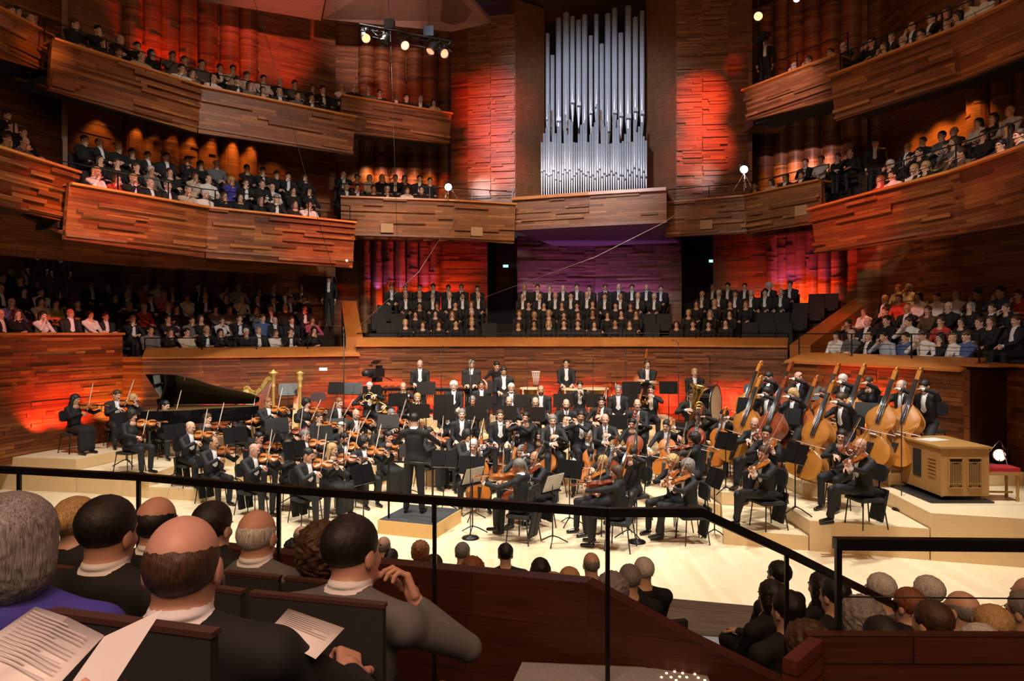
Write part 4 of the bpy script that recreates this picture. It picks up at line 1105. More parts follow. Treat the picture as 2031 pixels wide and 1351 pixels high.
# right terrace
balcony('RT', 'right', [(1562, 716, 830), (1740, 724, 900), (1912, 733, 960)], 2.87, 4.8, dens=.4, lean=0, steps=(0, .34, .82, 5), base=.62, ledge=.6, rl=('black guard rail along the right stalls terrace', .7), seed=31, soff=False, rise=.22)
r0 = BAL['RT']['P'][0]; r2 = BAL['RT']['P'][-1]
wall('wall_right_corner', [CH[-1], (CH[-1] + r0) / 2, r0], .8, 2.87, WALL, .3, 0, 6)
RW = [r2, reach(1990, 14.4), reach(2110, 12.4)]
wall('wall_right', RW, 0, [2.87, 2.93, 2.95], WALL, .4, 0, 41)
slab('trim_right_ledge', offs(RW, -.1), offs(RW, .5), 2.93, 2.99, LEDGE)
# middle and upper balconies, left
balcony('L1', 'middle_left', [(133, 363, 474), (410, 411, 511), (702, 441, 531)], 6.75, 4.0, rl=('black guard rail on the middle left balcony', .5), seed=51)
balcony('L2', 'upper_left', [(100, 78, 178), (395, 172, 262), (702, 233, 306)], 9.85, 4.0, steps=(0, .6, .88, 3), base=.55, rl=('black guard rail on the upper left balcony', .5), seed=52)
balcony('F1', 'far_middle_left', [(-60, 276, 392), (145, 340, 442)], 7.1, 3.6, rl=('black guard rail on the far middle left balcony', .7), seed=53)
balcony('F2', 'far_upper_left', [(-60, -10, 96), (92, 70, 140)], 10.2, 3.4, steps=(0, .6, .88, 3), base=.55, seed=54)
# centre left
balcony('C1', 'middle_center_left', [(676, 390, 466), (900, 398, 474), (1021, 405, 483)], 7.75, 3.4, WALLT, rl=('black guard rail on the middle balcony left of the organ', .45), seed=55, steps=(0, .55, .85, 2), base=.42)
balcony('C2', 'upper_center_left', [(676, 190, 260), (893, 227, 284)], 10.5, 3.2, WALLT, rl=None, seed=56, steps=(0, .55, .85, 2), base=.55)
# centre right
balcony('D1', 'middle_center_right', [(1320, 402, 470), (1480, 388, 462), (1632, 356, 440)], 7.75, 3.2, WALLT, rl=('black guard rail on the middle balcony right of the organ', .45), seed=57, steps=(0, .55, .85, 2), base=.42)
balcony('D2', 'upper_center_right', [(1480, 180, 239), (1668, 108, 190)], 10.5, 3.0, WALLT, rl=('black guard rail on the upper balcony right of the organ', .6), seed=58, steps=(0, .55, .85, 2), base=.5)
# right
balcony('R1', 'middle_right', [(1613, 414, 503), (1900, 338, 462), (2090, 272, 432)], 6.75, 3.8, rl=('black guard rail on the middle right balcony', .6), seed=59)
balcony('R2', 'upper_right', [(1652, 152, 240), (1900, 58, 160), (2090, -32, 84)], 9.85, 3.8, steps=(0, .6, .88, 3), base=.55, rl=('black guard rail on the upper right balcony', .6), seed=60)

# back walls behind the balconies
BL = offs(BAL['L1']['P'], 4.0)
BL[0] = BL[0] + (BL[0] - BL[1]) * .8; BL[-1] = BL[-1] + (BL[-1] - BL[-2]) * .25
wall('wall_left_rear', BL, 5.5, 15, WALLT, .18, 0, 71, row=.1)
BLL = offs(BAL['LT']['P'], 5.3); BLL[0] = BLL[0] + (BLL[0] - BLL[1]) * .5
wall('wall_left_lower_rear', BLL, 2.5, 6.2, WALLT, .18, 0, 70, row=.1)
columns('left', BL, [262, 300, 335, 372, 412, 455, 492], .29, 6.3, 14.5, 3)
columns('left_terrace', BLL, [282, 330, 380, 430, 480], .45, 3.5, 6.2, 8)
wing = BAL['L1']['P'][0]
WL = [wing + Vector((-.2, .5)), BL[0] + Vector((0, 0))]
wall('wall_left_wing', [reach(134, 17.2), reach(133, 20.3)], 6.0, 15, PLAIN, 0, 0, 72)
wall('wall_far_left_rear', [reach(-120, 18.5), reach(60, 20.6), reach(136, 21.0)], 6.0, 15, WALLT, .2, 0, 73)
wall('wall_far_left_lower_rear', [reach(-160, 20.5), reach(60, 23.0), BLL[0] + Vector((-.6, .5)), BLL[0] + Vector((.3, -.02))], 2.6, 6.4, WALLT, .2, 0, 69)
BR = offs(BAL['R1']['P'], 3.9)
BR[0] = BR[0] + (BR[0] - BR[1]) * .12; BR[-1] = BR[-1] + (BR[-1] - BR[-2]) * .6
wall('wall_right_rear', BR, 2.4, 15, WALLT, .18, 0, 74, row=.1)
wall('wall_right_link', [reach(1700, 22.4), reach(1745, 21.8), BR[0]], 2.4, 15, WALLT, .15, 0, 68)
columns('right', BR, [1945, 1995, 2045], .31, 6.2, 14.8, 5)
# rear walls between the side balconies and the organ
BCL = [reach(640, 25.2), reach(900, 26.2)]
wall('wall_back_center_left', BCL, 6.95, 15, WALLT, .15, 0, 75)
columns('center_left', BCL, [727, 756, 789, 822, 852, 884], .29, 6.95, 14.6, 7)
BCR = [reach(1478, 25.2), reach(1575, 23.6), reach(1720, 21.9)]
wall('wall_back_center_right', BCR, 6.95, 15, WALLT, .15, 0, 76)
columns('center_right', BCR, [1520, 1552, 1580, 1612, 1650, 1690], .28, 6.95, 14.8, 9)
# behind the choir
WC = [reach(660, 27.2), reach(870, 27.6), reach(967, 27.8)]
wall('wall_choir_left', WC, 2.6, 7.5, WALL, .3, 0, 77)
columns('choir_left', [WC[0] - Vector((0, .2)), WC[1] - Vector((0, .2))], [725, 748, 771, 794, 818, 842, 862], .22, 3.6, 7.3, 11)
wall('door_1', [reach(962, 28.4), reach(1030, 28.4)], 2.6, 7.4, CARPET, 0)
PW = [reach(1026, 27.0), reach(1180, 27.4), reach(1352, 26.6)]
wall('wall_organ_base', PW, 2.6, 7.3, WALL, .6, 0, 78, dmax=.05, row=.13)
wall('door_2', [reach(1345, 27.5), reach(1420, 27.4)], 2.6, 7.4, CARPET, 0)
WD = [reach(1414, 26.4), reach(1526, 25.8), reach(1660, 24.6), reach(1760, 22.6)]
wall('wall_choir_right', WD, 2.6, 7.5, WALL, .3, 0, 79)
columns('choir_right', [p - Vector((0, .2)) for p in WD], [1535, 1552, 1570, 1589, 1612, 1636, 1662], .26, 3.6, 7.3, 12)
# organ gallery front, organ case walls and towers
OG = [reach(1018, 23.1), reach(1170, 22.2), reach(1322, 21.5)]
wall('wall_organ_gallery', OG, 7.05, 7.95, WALLT, .25, .1, 80)
slab('trim_organ_gallery', offs(OG, -.2), offs(OG, 3.2), 7.9, 8.0, LEDGE)
wall('ceiling_organ_gallery', [p + Vector((0, .1)) for p in OG], 6.95, 7.1, PLAIN, 0)
slab('ceiling_under_organ', offs(OG, .02), offs(OG, 5), 6.95, 7.05, PLAIN)
def tower(name, a, b, z0, z1, material, dens, dmax=.02, row=.1, seed=1, **k):
    wall(name, [a, (a + b) / 2, b], z0, z1, material, dens, 0, seed, .4, row, dmax, **k)
tl = [reach(894, 24.4), reach(928, 24.2), reach(1022, 23.9), reach(1080, 24.6)]
tower('wall_organ_panel', tl[0], tl[1], 7.6, 14.6, WALL, .1, seed=81)
tower('wall_organ_slats', tl[1], tl[2], 7.6, 14.4, WALLT, .92, .10, .082, 82, lmin=.5, lmax=1.7, dmin=.008)
GRID = wood('gridded organ panel', [(.15, .062, .026), (.19, .08, .034)], .17, .17, .5, .004, .45, .1)
tower('wall_organ_grid', tl[2], tl[3], 7.6, 14.9, GRID, 0, seed=83)
tr = [reach(1281, 23.8), reach(1341, 22.9), reach(1444, 22.7), reach(1484, 22.6)]
tower('wall_organ_grid', tr[0], tr[1], 7.6, 14.9, GRID, 0, seed=84)
tower('wall_organ_slats', tr[1], tr[2], 7.6, 14.9, WALLT, .92, .10, .082, 85, lmin=.5, lmax=1.7, dmin=.008)
tower('wall_organ_panel', tr[2], tr[3], 7.6, 14.9, WALL, .1, seed=86)
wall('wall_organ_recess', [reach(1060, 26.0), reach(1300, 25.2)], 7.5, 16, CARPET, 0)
wall('wall_organ_return', [tr[3], tr[3] + Vector((.35, 1.2)), tr[3] + Vector((.6, 3))], 7.5, 15, WALL, .1, 0, 87)
# ceiling and reflectors
def poly(name, pts, th, material):
    m = MB(); A = [Vector(p) for p in pts]
    m.face(A, [(p.x, p.y) for p in A]); m.face([p + Vector((0, 0, th)) for p in reversed(A)], [(0, 0)] * len(A))
    for i in range(len(A)):
        j = (i + 1) % len(A); m.face([A[i], A[i] + Vector((0, 0, th)), A[j] + Vector((0, 0, th)), A[j]], [(0, 0), (0, th), (1, th), (1, 0)])
    return struct(m.obj(name, material))
poly('ceiling', [(-16, 12, 15.0), (16, 12, 15.0), (16, 30, 15.0), (-16, 30, 15.0)], .1, CEILD)
poly('ceiling_rear', [(-16, -8, 17.0), (16, -8, 17.0), (16, 12, 15.0), (-16, 12, 15.0)], .1, CEILD)
poly('ceiling_reflector', [at(652, -30, 19.0), at(640, 38, 20.6), at(895, 63, 22.5), at(975, 45, 22.6), at(925, -10, 19.6), at(800, -60, 18)], .12, CEIL)
poly('ceiling_reflector', [at(395, 1, 18.5), at(636, 41, 20.3), at(650, -30, 18.8), at(360, -60, 17)], .12, CEIL)
# parapet ramps each side of the choir
def ramp(name, a, b, w_, h, material):
    m = MB(); a = Vector(a); b = Vector(b); d = (b - a); n = Vector((-d.y, d.x, 0)).normalized() * w_
    A = [a, b, b + n, a + n]; Lw = [p - Vector((0, 0, h)) for p in A]; L = d.length
    m.face(A, [(0, 0), (L, 0), (L, w_), (0, w_)])
    for i in range(4):
        j = (i + 1) % 4; m.face([A[i], Lw[i], Lw[j], A[j]], [(0, 0), (0, h), (L, h), (L, 0)])
    return struct(m.obj(name, material))
ramp('trim_ramp_right', at(1566, 684, 20.0), at(1708, 583, 23.5), -.6, 1.6, LEDGE)
ramp('trim_ramp_left', at(686, 668, 21.3), at(677, 597, 24), -.5, 1.5, LEDGE)
# stage floor, front of stage, stalls floor
m = MB()
edge = [(-16, 9.3), (-8, 8.9), (1.5, 9.0), (2.25, 9.95), (3.0, 9.2), (6, 8.2), (12, 7.0)]
edge = [(-16, 9.4), (-6, 9.3), (1.0, 9.5), (2.0, 9.6), (4.4, 9.0), (12, 7.4)]
A = [Vector((x, y, 0)) for x, y in edge] + [Vector((12, 26, 0)), Vector((-16, 26, 0))]
m.face(A, [(p.y * .8 + p.x * .25, p.x) for p in A])
struct(m.obj('floor_stage', STAGE))
m = MB()
for i in range(len(edge) - 1):
    a, b = edge[i], edge[i + 1]
    m.face([(a[0], a[1], -1.2), (b[0], b[1], -1.2), (b[0], b[1], 0), (a[0], a[1], 0)], [(0, 0), (2, 0), (2, 1), (0, 1)])
struct(m.obj('wall_stage_front', wood('stage front boards', [(.30, .24, .18), (.34, .27, .20)], 4, .3, .6, .002, .6, 0)))
# ---------- risers ----------
def riser(pts, h, label):
    m = MB(); P = [Vector((x, y)) for x, y in pts]
    m.prism([(p.x, p.y) for p in P], .0, h - .025, None, 0, 1)
    m.prism([(p.x, p.y) for p in P], h - .025, h, None, 0, 1)
    return tag(m.obj('stage_riser', [STAGE, RISER]), label, 'riser', None)
L1c = [(-6.6, 15.05), (-6.55, 16.2), (-6.0, 17.0), (-5.0, 17.9), (-4.2, 18.4)]
L2c = [(-7.9, 15.35), (-7.85, 16.6), (-7.3, 17.6), (-6.3, 18.6), (-5.0, 19.3)]
L3c = [(-9.8, 15.9), (-9.45, 17.2), (-8.7, 18.3), (-7.6, 19.4), (-6.8, 20.4)]
riser(L1c + [(-4.2, 19.4), (-5.0, 19.3)] + L2c[::-1][1:], .25, 'low pale wooden stage riser under the outer violins on the left')
riser(L2c + [(-4.2, 19.42), (-4.2, 20.9), (-5.6, 20.45)] + [(-6.5, 20.1)] + L3c[:-1][::-1], .5, 'middle pale wooden stage riser on the left under violins and harps')
riser([(-12.0, 16.25), (-9.82, 15.9), (-9.47, 17.2), (-8.72, 18.3), (-7.62, 19.4), (-7.7, 19.9), (-9.9, 19.0), (-10.3, 18.6)], .75, 'tall pale wooden stage riser on the left beside the wall and piano')
for k, (y0, y1, h, x0, x1, lb) in enumerate([(16.75, 17.75, .42, -4.1, 3.0, 'under the flutes and oboes'), (17.76, 18.75, .6, -4.1, 4.0, 'under the clarinets and horns'),
                                      (18.76, 19.9, .85, -4.15, 5.0, 'under the trumpets and trombones'), (19.91, 21.2, 1.15, -4.15, 4.6, 'under the timpani and percussion')]):
    riser([(x0, y0), (x1, y0), (x1, y1), (x0, y1)], h, 'pale wooden centre riser ' + lb)
riser([(2.88, 14.45), (4.06, 13.75), (4.0, 14.7), (3.9, 16.0), (3.9, 16.7), (3.02, 16.7), (2.65, 15.6)], .25, 'low curved riser right of centre under the outer cellos')
riser([(3.6, 12.0), (4.89, 11.65), (4.89, 13.5), (4.08, 13.72)], .25, 'low pale riser at the front under a brown-haired violist')
riser([(4.08, 13.74), (4.89, 13.52), (5.5, 13.4), (5.35, 15.2), (5.1, 17.0), (4.02, 17.74), (4.02, 15.6)], .5, 'middle pale riser under the cellos and back violas on the right')
riser([(4.91, 11.64), (6.6, 11.16), (6.75, 13.05), (5.52, 13.38), (4.91, 13.48)], .5, 'pale riser at the front under the bald violist')
riser([(5.52, 13.4), (6.95, 13.05), (7.1, 14.2), (6.6, 16.0), (6.2, 17.8), (5.12, 18.7), (5.12, 17.0), (5.37, 15.2)], .75, 'tall pale riser under the front row of double basses')
riser([(6.62, 11.15), (9.3, 10.39), (9.55, 13.15), (6.97, 13.03), (6.77, 13.0)], .75, 'wide pale riser at the right under the wooden chamber organ')
riser([(6.97, 13.06), (9.55, 13.17), (9.6, 14.1), (8.85, 13.98), (8.14, 15.92), (7.02, 18.2), (6.4, 18.6), (6.22, 17.8), (6.62, 16.0), (7.12, 14.2)], 1.0, 'highest pale riser beside the right wall under double basses')
# ---------- organ pipes ----------
def pipe(x, Y, zb, zm, zt, r_, first=[0]):
    m = MB()
    m.lathe([(r_ * .22, zb), (r_ * .97, zm - r_ * .4), (r_, zm), (r_, zt), (r_ * .86, zt), (r_ * .86, zt - .5)], 18)
    o = m.obj('organ_pipe', PIPE); o.location = (x, Y, 0)
    q = MB(); w_ = r_ * .75
    q.prism([(-w_, 0), (w_, 0), (w_ * .9, r_ * 1.1), (0, r_ * 1.6), (-w_ * .9, r_ * 1.1)], -.01, .006, Matrix.Translation((0, -r_ * 1.0, zm)) @ Matrix.Rotation(R(90), 4, 'X'))
    q.obj('pipe_lip', PIPE, o)
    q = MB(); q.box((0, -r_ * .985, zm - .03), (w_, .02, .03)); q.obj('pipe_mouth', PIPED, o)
    return o
big = [(1237, 195, 690), (1265, 320, 735), (1300, 108, 700), (1343, 78, 745), (1380, 98, 595), (1415, 118, 612), (1450, 88, 722), (1485, 208, 655), (1517, 85, 620),
       (1548, 255, 730), (1583, 82, 760), (1622, 50, 655), (1658, 193, 672), (1700, 40, 685), (1742, 103, 645), (1780, 67, 660)]
big.sort()
wd = [24, 24, 33, 38, 28, 30, 32, 24, 27, 26, 34, 32, 30, 38, 32, 28]
NTH = ['first', 'second', 'third', 'fourth', 'fifth', 'sixth', 'seventh', 'eighth', 'ninth', 'tenth', 'eleventh', 'twelfth', 'thirteenth', 'fourteenth', 'fifteenth', 'sixteenth', 'seventeenth', 'eighteenth', 'nineteenth', 'twentieth',
       'twenty-first', 'twenty-second', 'twenty-third', 'twenty-fourth', 'twenty-fifth', 'twenty-sixth', 'twenty-seventh', 'twenty-eighth', 'twenty-ninth', 'thirtieth', 'thirty-first', 'thirty-second', 'thirty-third', 'thirty-fourth', 'thirty-fifth', 'thirty-sixth',
       'thirty-seventh', 'thirty-eighth', 'thirty-ninth', 'fortieth', 'forty-first', 'forty-second', 'forty-third', 'forty-fourth', 'forty-fifth', 'forty-sixth', 'forty-seventh', 'forty-eighth']
ZT = 8.0
for i, (x, t, mo) in enumerate(big):
    px = 660 + x / 2.9014; Y = 24.3 - (px - 1080) / 200 * .9
    Pt = at(px, t / 2.9014, Y); zm = at(px, mo / 2.9014, Y).z
    o = pipe(Pt.x, Y, zm - .75, zm, Pt.z, wd[i] / 2.9014 / 2 / F * Y)
    m = MB(); m.box((0, 0, (zm - .75 + ZT) / 2), (.03, .03, (zm - .75 - ZT) / 2)); m.obj('pipe_post', BLACK, o)
    tag(o, '%s tall tin organ pipe of the back rank, counted from the left' % NTH[i], 'organ pipe', 'tall organ pipes')
N = 46
for i in range(N):
    x = 1203 + 600 * i / (N - 1); px = 660 + x / 2.9014; u = i / (N - 1)
    Y = 23.7 - (px - 1080) / 200 * .9
    t = [820, 770, 735, 705, 825][i % 5] + rnd.uniform(-8, 8)
    if i % 7 == 3: t = 600 + 60 * (i % 3)
    if i % 7 == 5: t = 690
    if i in (0, 1): t = (820, 768)[i]
    if i in (N - 1, N - 2): t = (785, 810)[i - N + 2]
    bot = 1106 - 28 * u; r_ = (6.0 if t > 690 else 7.5) / 2.9014 / F * Y
    mo = 1020 + rnd.uniform(-45, 25) - 20 * u
    o = pipe(at(px, 0, Y).x, Y, ZT, at(px, mo / 2.9014, Y).z, at(px, t / 2.9014, Y).z, r_)
    tag(o, '%s slim tin organ pipe of the front rank, from the left' % NTH[i], 'organ pipe', 'slim organ pipes')
# ---------- the orchestra ----------
# pose, sex, head px, head py, riser height, facing (deg, + turns to the picture's right), hair colour, hair style, options, who
ORCH = [
('violin','f',150,790,.75,62,'d','long','', 'long-haired woman violinist, outermost beside the red-lit wall'),
('violin','m',232,782,.75,42,'b','short','', 'brown-haired violinist behind the first stand by the wall'),
('violinlow','f',262,822,.5,66,'d','curly','', 'curly dark-haired woman violinist on the middle riser'),
('violin','m',328,803,.5,48,'d','short','g', 'dark-haired violinist just in front of the piano'),
('violin','m',378,845,.25,58,'g','bald','g', 'bald bearded violinist with glasses on the low riser'),
('violin','f',412,828,.25,50,'b','bun','', 'violinist with brown hair pinned up, below the piano'),
('violin','m',424,876,0,55,'d','receding','', 'dark-haired violinist on the stage floor beside the low riser'),
('violin','f',478,818,.25,60,'d','curly','', 'woman violinist with black curls at the piano tail'),
('violin','m',505,890,0,58,'g','bald','g', 'bald violinist with glasses at the front of the first violins'),
('violinlow','f',514,866,0,50,'d','bun','g', 'violinist with dark hair tied back behind the bald front violinist'),
('violin','m',532,797,.5,45,'r','short','', 'ginger-haired violinist beneath the first harp'),
('violin','f',571,838,.25,55,'r','short','g', 'short-haired woman violinist with glasses in mid section'),
('violin','f',573,882,0,52,'b','bob','', 'brown-bobbed woman violinist at the second front stand'),
('violin','m',606,862,0,58,'g','short','', 'greying violinist playing behind the second front stand'),
('violin','m',612,900,0,52,'d','short','g', 'dark-haired violinist with glasses, second at the front'),
('violinlow','f',608,798,.5,40,'d','curly','', 'dark curly woman violinist beneath the second harp'),
('violin','f',633,826,.25,35,'b','bun','', 'smiling woman violinist behind the third stand'),
('violinlow','m',673,797,.5,30,'r','short','', 'ginger violinist near the white-haired horn player'),
('violin','f',660,889,0,48,'y','long','', 'blonde woman violinist at the front'),
('violin','m',683,868,0,45,'d','short','gb', 'dark-bearded violinist with glasses behind the blonde'),
('violinlow','m',678,846,0,40,'w','short','', 'white-haired violinist half hidden behind stands'),
('violinlow','m',706,820,.25,28,'g','bald','gb', 'bald bearded violinist raising a bow left of the horns'),
('violin','m',722,876,0,38,'d','curly','b', 'violinist with dark curls and long beard left of conductor'),
('violin','f',755,848,0,25,'d','bun','', 'woman violinist with lace sleeves behind the conductor'),
('violin','m',776,820,.25,22,'g','short','', 'sandy-grey violinist behind the conductor'),
('violin','f',771,864,0,30,'d','pony','', 'woman violinist with parted dark hair by the conductor'),
('violinlow','m',835,840,0,5,'y','short','', 'blond violist close behind the conductor'),
('violin','f',852,856,0,48,'d','pony','', 'dark-haired woman violinist seen in profile right of the conductor'),
('viola','m',908,856,0,15,'w','bald','', 'bald older violist in the inner desks'),
('violin','m',928,862,0,28,'d','curly','', 'dark curly violinist beside the bald violist'),
('cello','m',938,882,0,8,'w','short','', 'grey-haired cellist right of the conductor'),
('cello','m',980,856,0,8,'r','curly','', 'cellist with a frizzy reddish-brown mop'),
('cello','m',1012,858,0,-12,'d','bob','', 'dark shaggy-haired cellist with a red cello'),
('cello','m',1034,894,0,-28,'g','short','', 'grey-haired cellist behind the ponytailed violist'),
('viola','m',1028,922,0,-118,'g','pony','', 'violist with a grey ponytail, back turned'),
('viola','m',1060,906,0,-58,'d','receding','', 'thin-faced dark violist beside the ponytailed man'),
('cello','f',1092,872,0,-28,'d','long','', 'woman cellist with very long dark hair'),
('cello','f',1070,862,0,-10,'d','long','', 'woman cellist behind the long-haired cellist'),
('cello','m',1166,862,0,-10,'w','short','', 'silver-haired cellist with a bright orange cello'),
('cello','f',1218,882,0,-40,'y','bun','', 'blonde woman cellist seen in profile'),
('viola','f',1194,914,0,-70,'y','bun','g', 'fair-haired woman violist with glasses'),
('viola','f',1222,934,0,-112,'b','long','', 'long-haired woman violist nearest the audience, back turned'),
('cello','f',1252,898,0,-62,'d','bun','', 'dark-haired woman cellist hidden beyond the long-haired violist'),
('cello','f',1254,838,.25,-18,'d','bun','', 'dark-haired woman cellist on the low curved riser'),
('cello','m',1322,842,.25,-28,'d','short','', 'dark-haired cellist beside the tuba'),
('cello','f',1386,822,.5,-40,'b','curly','g', 'curly woman cellist with glasses in front of the bass drum'),
('cello','m',1436,822,.5,-52,'d','short','', 'dark-haired cellist in profile left of the basses'),
('viola','f',1376,868,.25,-112,'d','curly','', 'curly dark woman violist with bare shoulders, back turned'),
('viola','f',1333,914,0,-58,'y','curly','', 'violist with frizzy golden curls'),
('viola','m',1362,924,0,-84,'g','curly','', 'grey-brown curly violist in front of the frizzy blonde'),
('viola','m',1496,838,.5,-52,'g','fringe','g', 'balding grey violist with glasses'),
('viola','m',1520,856,.5,-56,'d','short','', 'dark-haired violist bending behind the front right violist'),
('viola','m',1514,896,.25,-74,'b','short','', 'brown-haired violist alone on the small front riser'),
('viola','f',1668,862,.5,-50,'d','bun','g', 'black-haired woman violist beside the bald violist'),
('viola','m',1706,882,.5,-82,'r','bald','', 'bald violist at the front right riser'),
('bass','m',1524,746,1.0,-48,'d','short','', 'dark-haired bassist at the back left of the basses'),
('bass','m',1583,746,1.0,-48,'b','fringe','', 'balding bassist in the back row of basses'),
('bass','m',1671,752,1.0,-44,'w','short','', 'white-haired bassist in the back row'),
('bass','f',1722,756,1.0,-44,'b','bun','', 'woman bassist with bare forearms in front of the orange light'),
('bass','m',1787,764,1.0,-46,'g','receding','g', 'grey-haired bassist with glasses and golden bass'),
('bass','m',1833,768,1.0,-46,'d','short','', 'dark-haired bassist farthest right, by the wall'),
('bass','m',1521,777,.75,-42,'d','bob','', 'dark long-haired bassist in the front row of basses'),
('bass','m',1572,780,.75,-44,'y','bob','', 'blond bassist in the front row of basses'),
('bass','f',1634,778,.75,-44,'b','short','g', 'short-haired woman bassist with glasses'),
('bass','m',1668,792,.75,-48,'b','short','g', 'tall bassist with glasses leaning over the nearest bass'),
('idle','m',916,820,.42,5,'g','short','', 'grey-haired wind player resting, in the first wind row'),
('idle','m',992,822,.42,2,'b','short','', 'brown-haired wind player resting beside the grey-haired man'),
('flute','f',1043,826,.42,0,'d','bun','', 'woman flautist with a pale necklace'),
('oboe','m',1096,832,.42,0,'g','short','', 'grizzled oboist in the first wind row'),
('flute','m',1152,824,.42,5,'d','short','', 'dark-haired flautist in the first wind row'),
('clarinet','m',1200,830,.42,-6,'d','fringe','', 'balding player at the right of the first wind row'),
('clarinet','m',937,794,.6,3,'g','short','', 'grey clarinettist at the left of the second wind row'),
('clarinet','m',1010,794,.6,3,'b','receding','', 'clarinettist with receding hair in the second row'),
('clarinet','m',1062,796,.6,0,'d','fringe','g', 'balding clarinettist with glasses'),
('clarinet','m',1123,800,.6,-3,'d','receding','b', 'bearded bass clarinettist in the second row'),
('bassoon','m',1193,795,.6,-8,'d','short','', 'dark-haired bassoonist beside the bearded clarinettist'),
('bassoon','m',1264,800,.6,-10,'b','receding','', 'bassoonist at the right of the second row'),
('horn','m',756,788,.42,12,'d','short','', 'dark-haired horn player in the lower horn row'),
('horn','m',828,788,.6,10,'y','short','', 'blond horn player in the lower horn row'),
('horn','m',733,766,.85,15,'w','short','', 'white-haired horn player near the camera'),
('horn','m',800,766,.85,10,'b','fringe','', 'balding horn player in front of the keyboards'),
('idle','m',888,802,.42,0,'w','bald','', 'bald musician hidden low behind two stands'),
('idle','m',900,764,.85,0,'w','curly','', 'musician with a frizzy grey mop'),
('idle','m',955,762,.85,3,'d','short','g', 'trumpeter with dark greying hair and glasses, resting'),
('idle','m',1014,768,.85,0,'w','short','b', 'white-bearded brass player resting'),
('idle','m',1073,772,.85,0,'d','receding','b', 'dark bearded brass player resting'),
('trumpet','m',1150,764,.85,0,'d','short','', 'dark-haired trumpeter with a tall silver mute'),
('idle','m',1226,772,.85,-5,'g','short','g', 'grey brass player with glasses resting'),
('trombone','m',1291,772,.85,-8,'d','short','', 'trombonist in front of the folded-arms percussionist'),
('tuba','m',1372,782,.85,-10,'b','short','', 'tuba player almost hidden behind the tuba'),
('stand','m',833,733,1.0,8,'y','bald','', 'bald percussionist standing at the keyboards'),
('stand','m',935,738,1.0,0,'g','short','', 'grey percussionist looking down at a stand'),
('leanstand','m',985,734,1.0,-12,'d','short','', 'percussion helper in a black T-shirt leaning over'),
('stand','m',999,742,.85,5,'d','short','', 'dark-haired percussionist beside the man in a T-shirt'),
('timp','m',1123,734,1.15,0,'d','short','g', 'timpanist with glasses seated above the copper kettles'),
('crossed','m',1284,736,1.0,-14,'b','bob','', 'long-haired percussionist with folded arms'),
('idle','m',1378,744,1.15,-8,'y','short','', 'blond percussionist behind the bass drum'),
]
ROLE = {'violin': 'violinist', 'violinlow': 'violinist', 'viola': 'violist', 'cello': 'cellist', 'bass': 'bassist', 'idle': 'musician', 'stand': 'percussionist', 'crossed': 'percussionist', 'leanstand': 'stagehand',
        'timp': 'timpanist', 'horn': 'horn_player', 'trumpet': 'trumpeter', 'trombone': 'trombonist', 'tuba': 'tuba_player', 'flute': 'flautist', 'oboe': 'oboist', 'clarinet': 'clarinettist', 'bassoon': 'bassoonist'}
HUE = ['amber', 'orange', 'red-brown', 'golden']
def lab(*w_):
    s = ' '.join(w_).split()
    return ' '.join(s[:16])
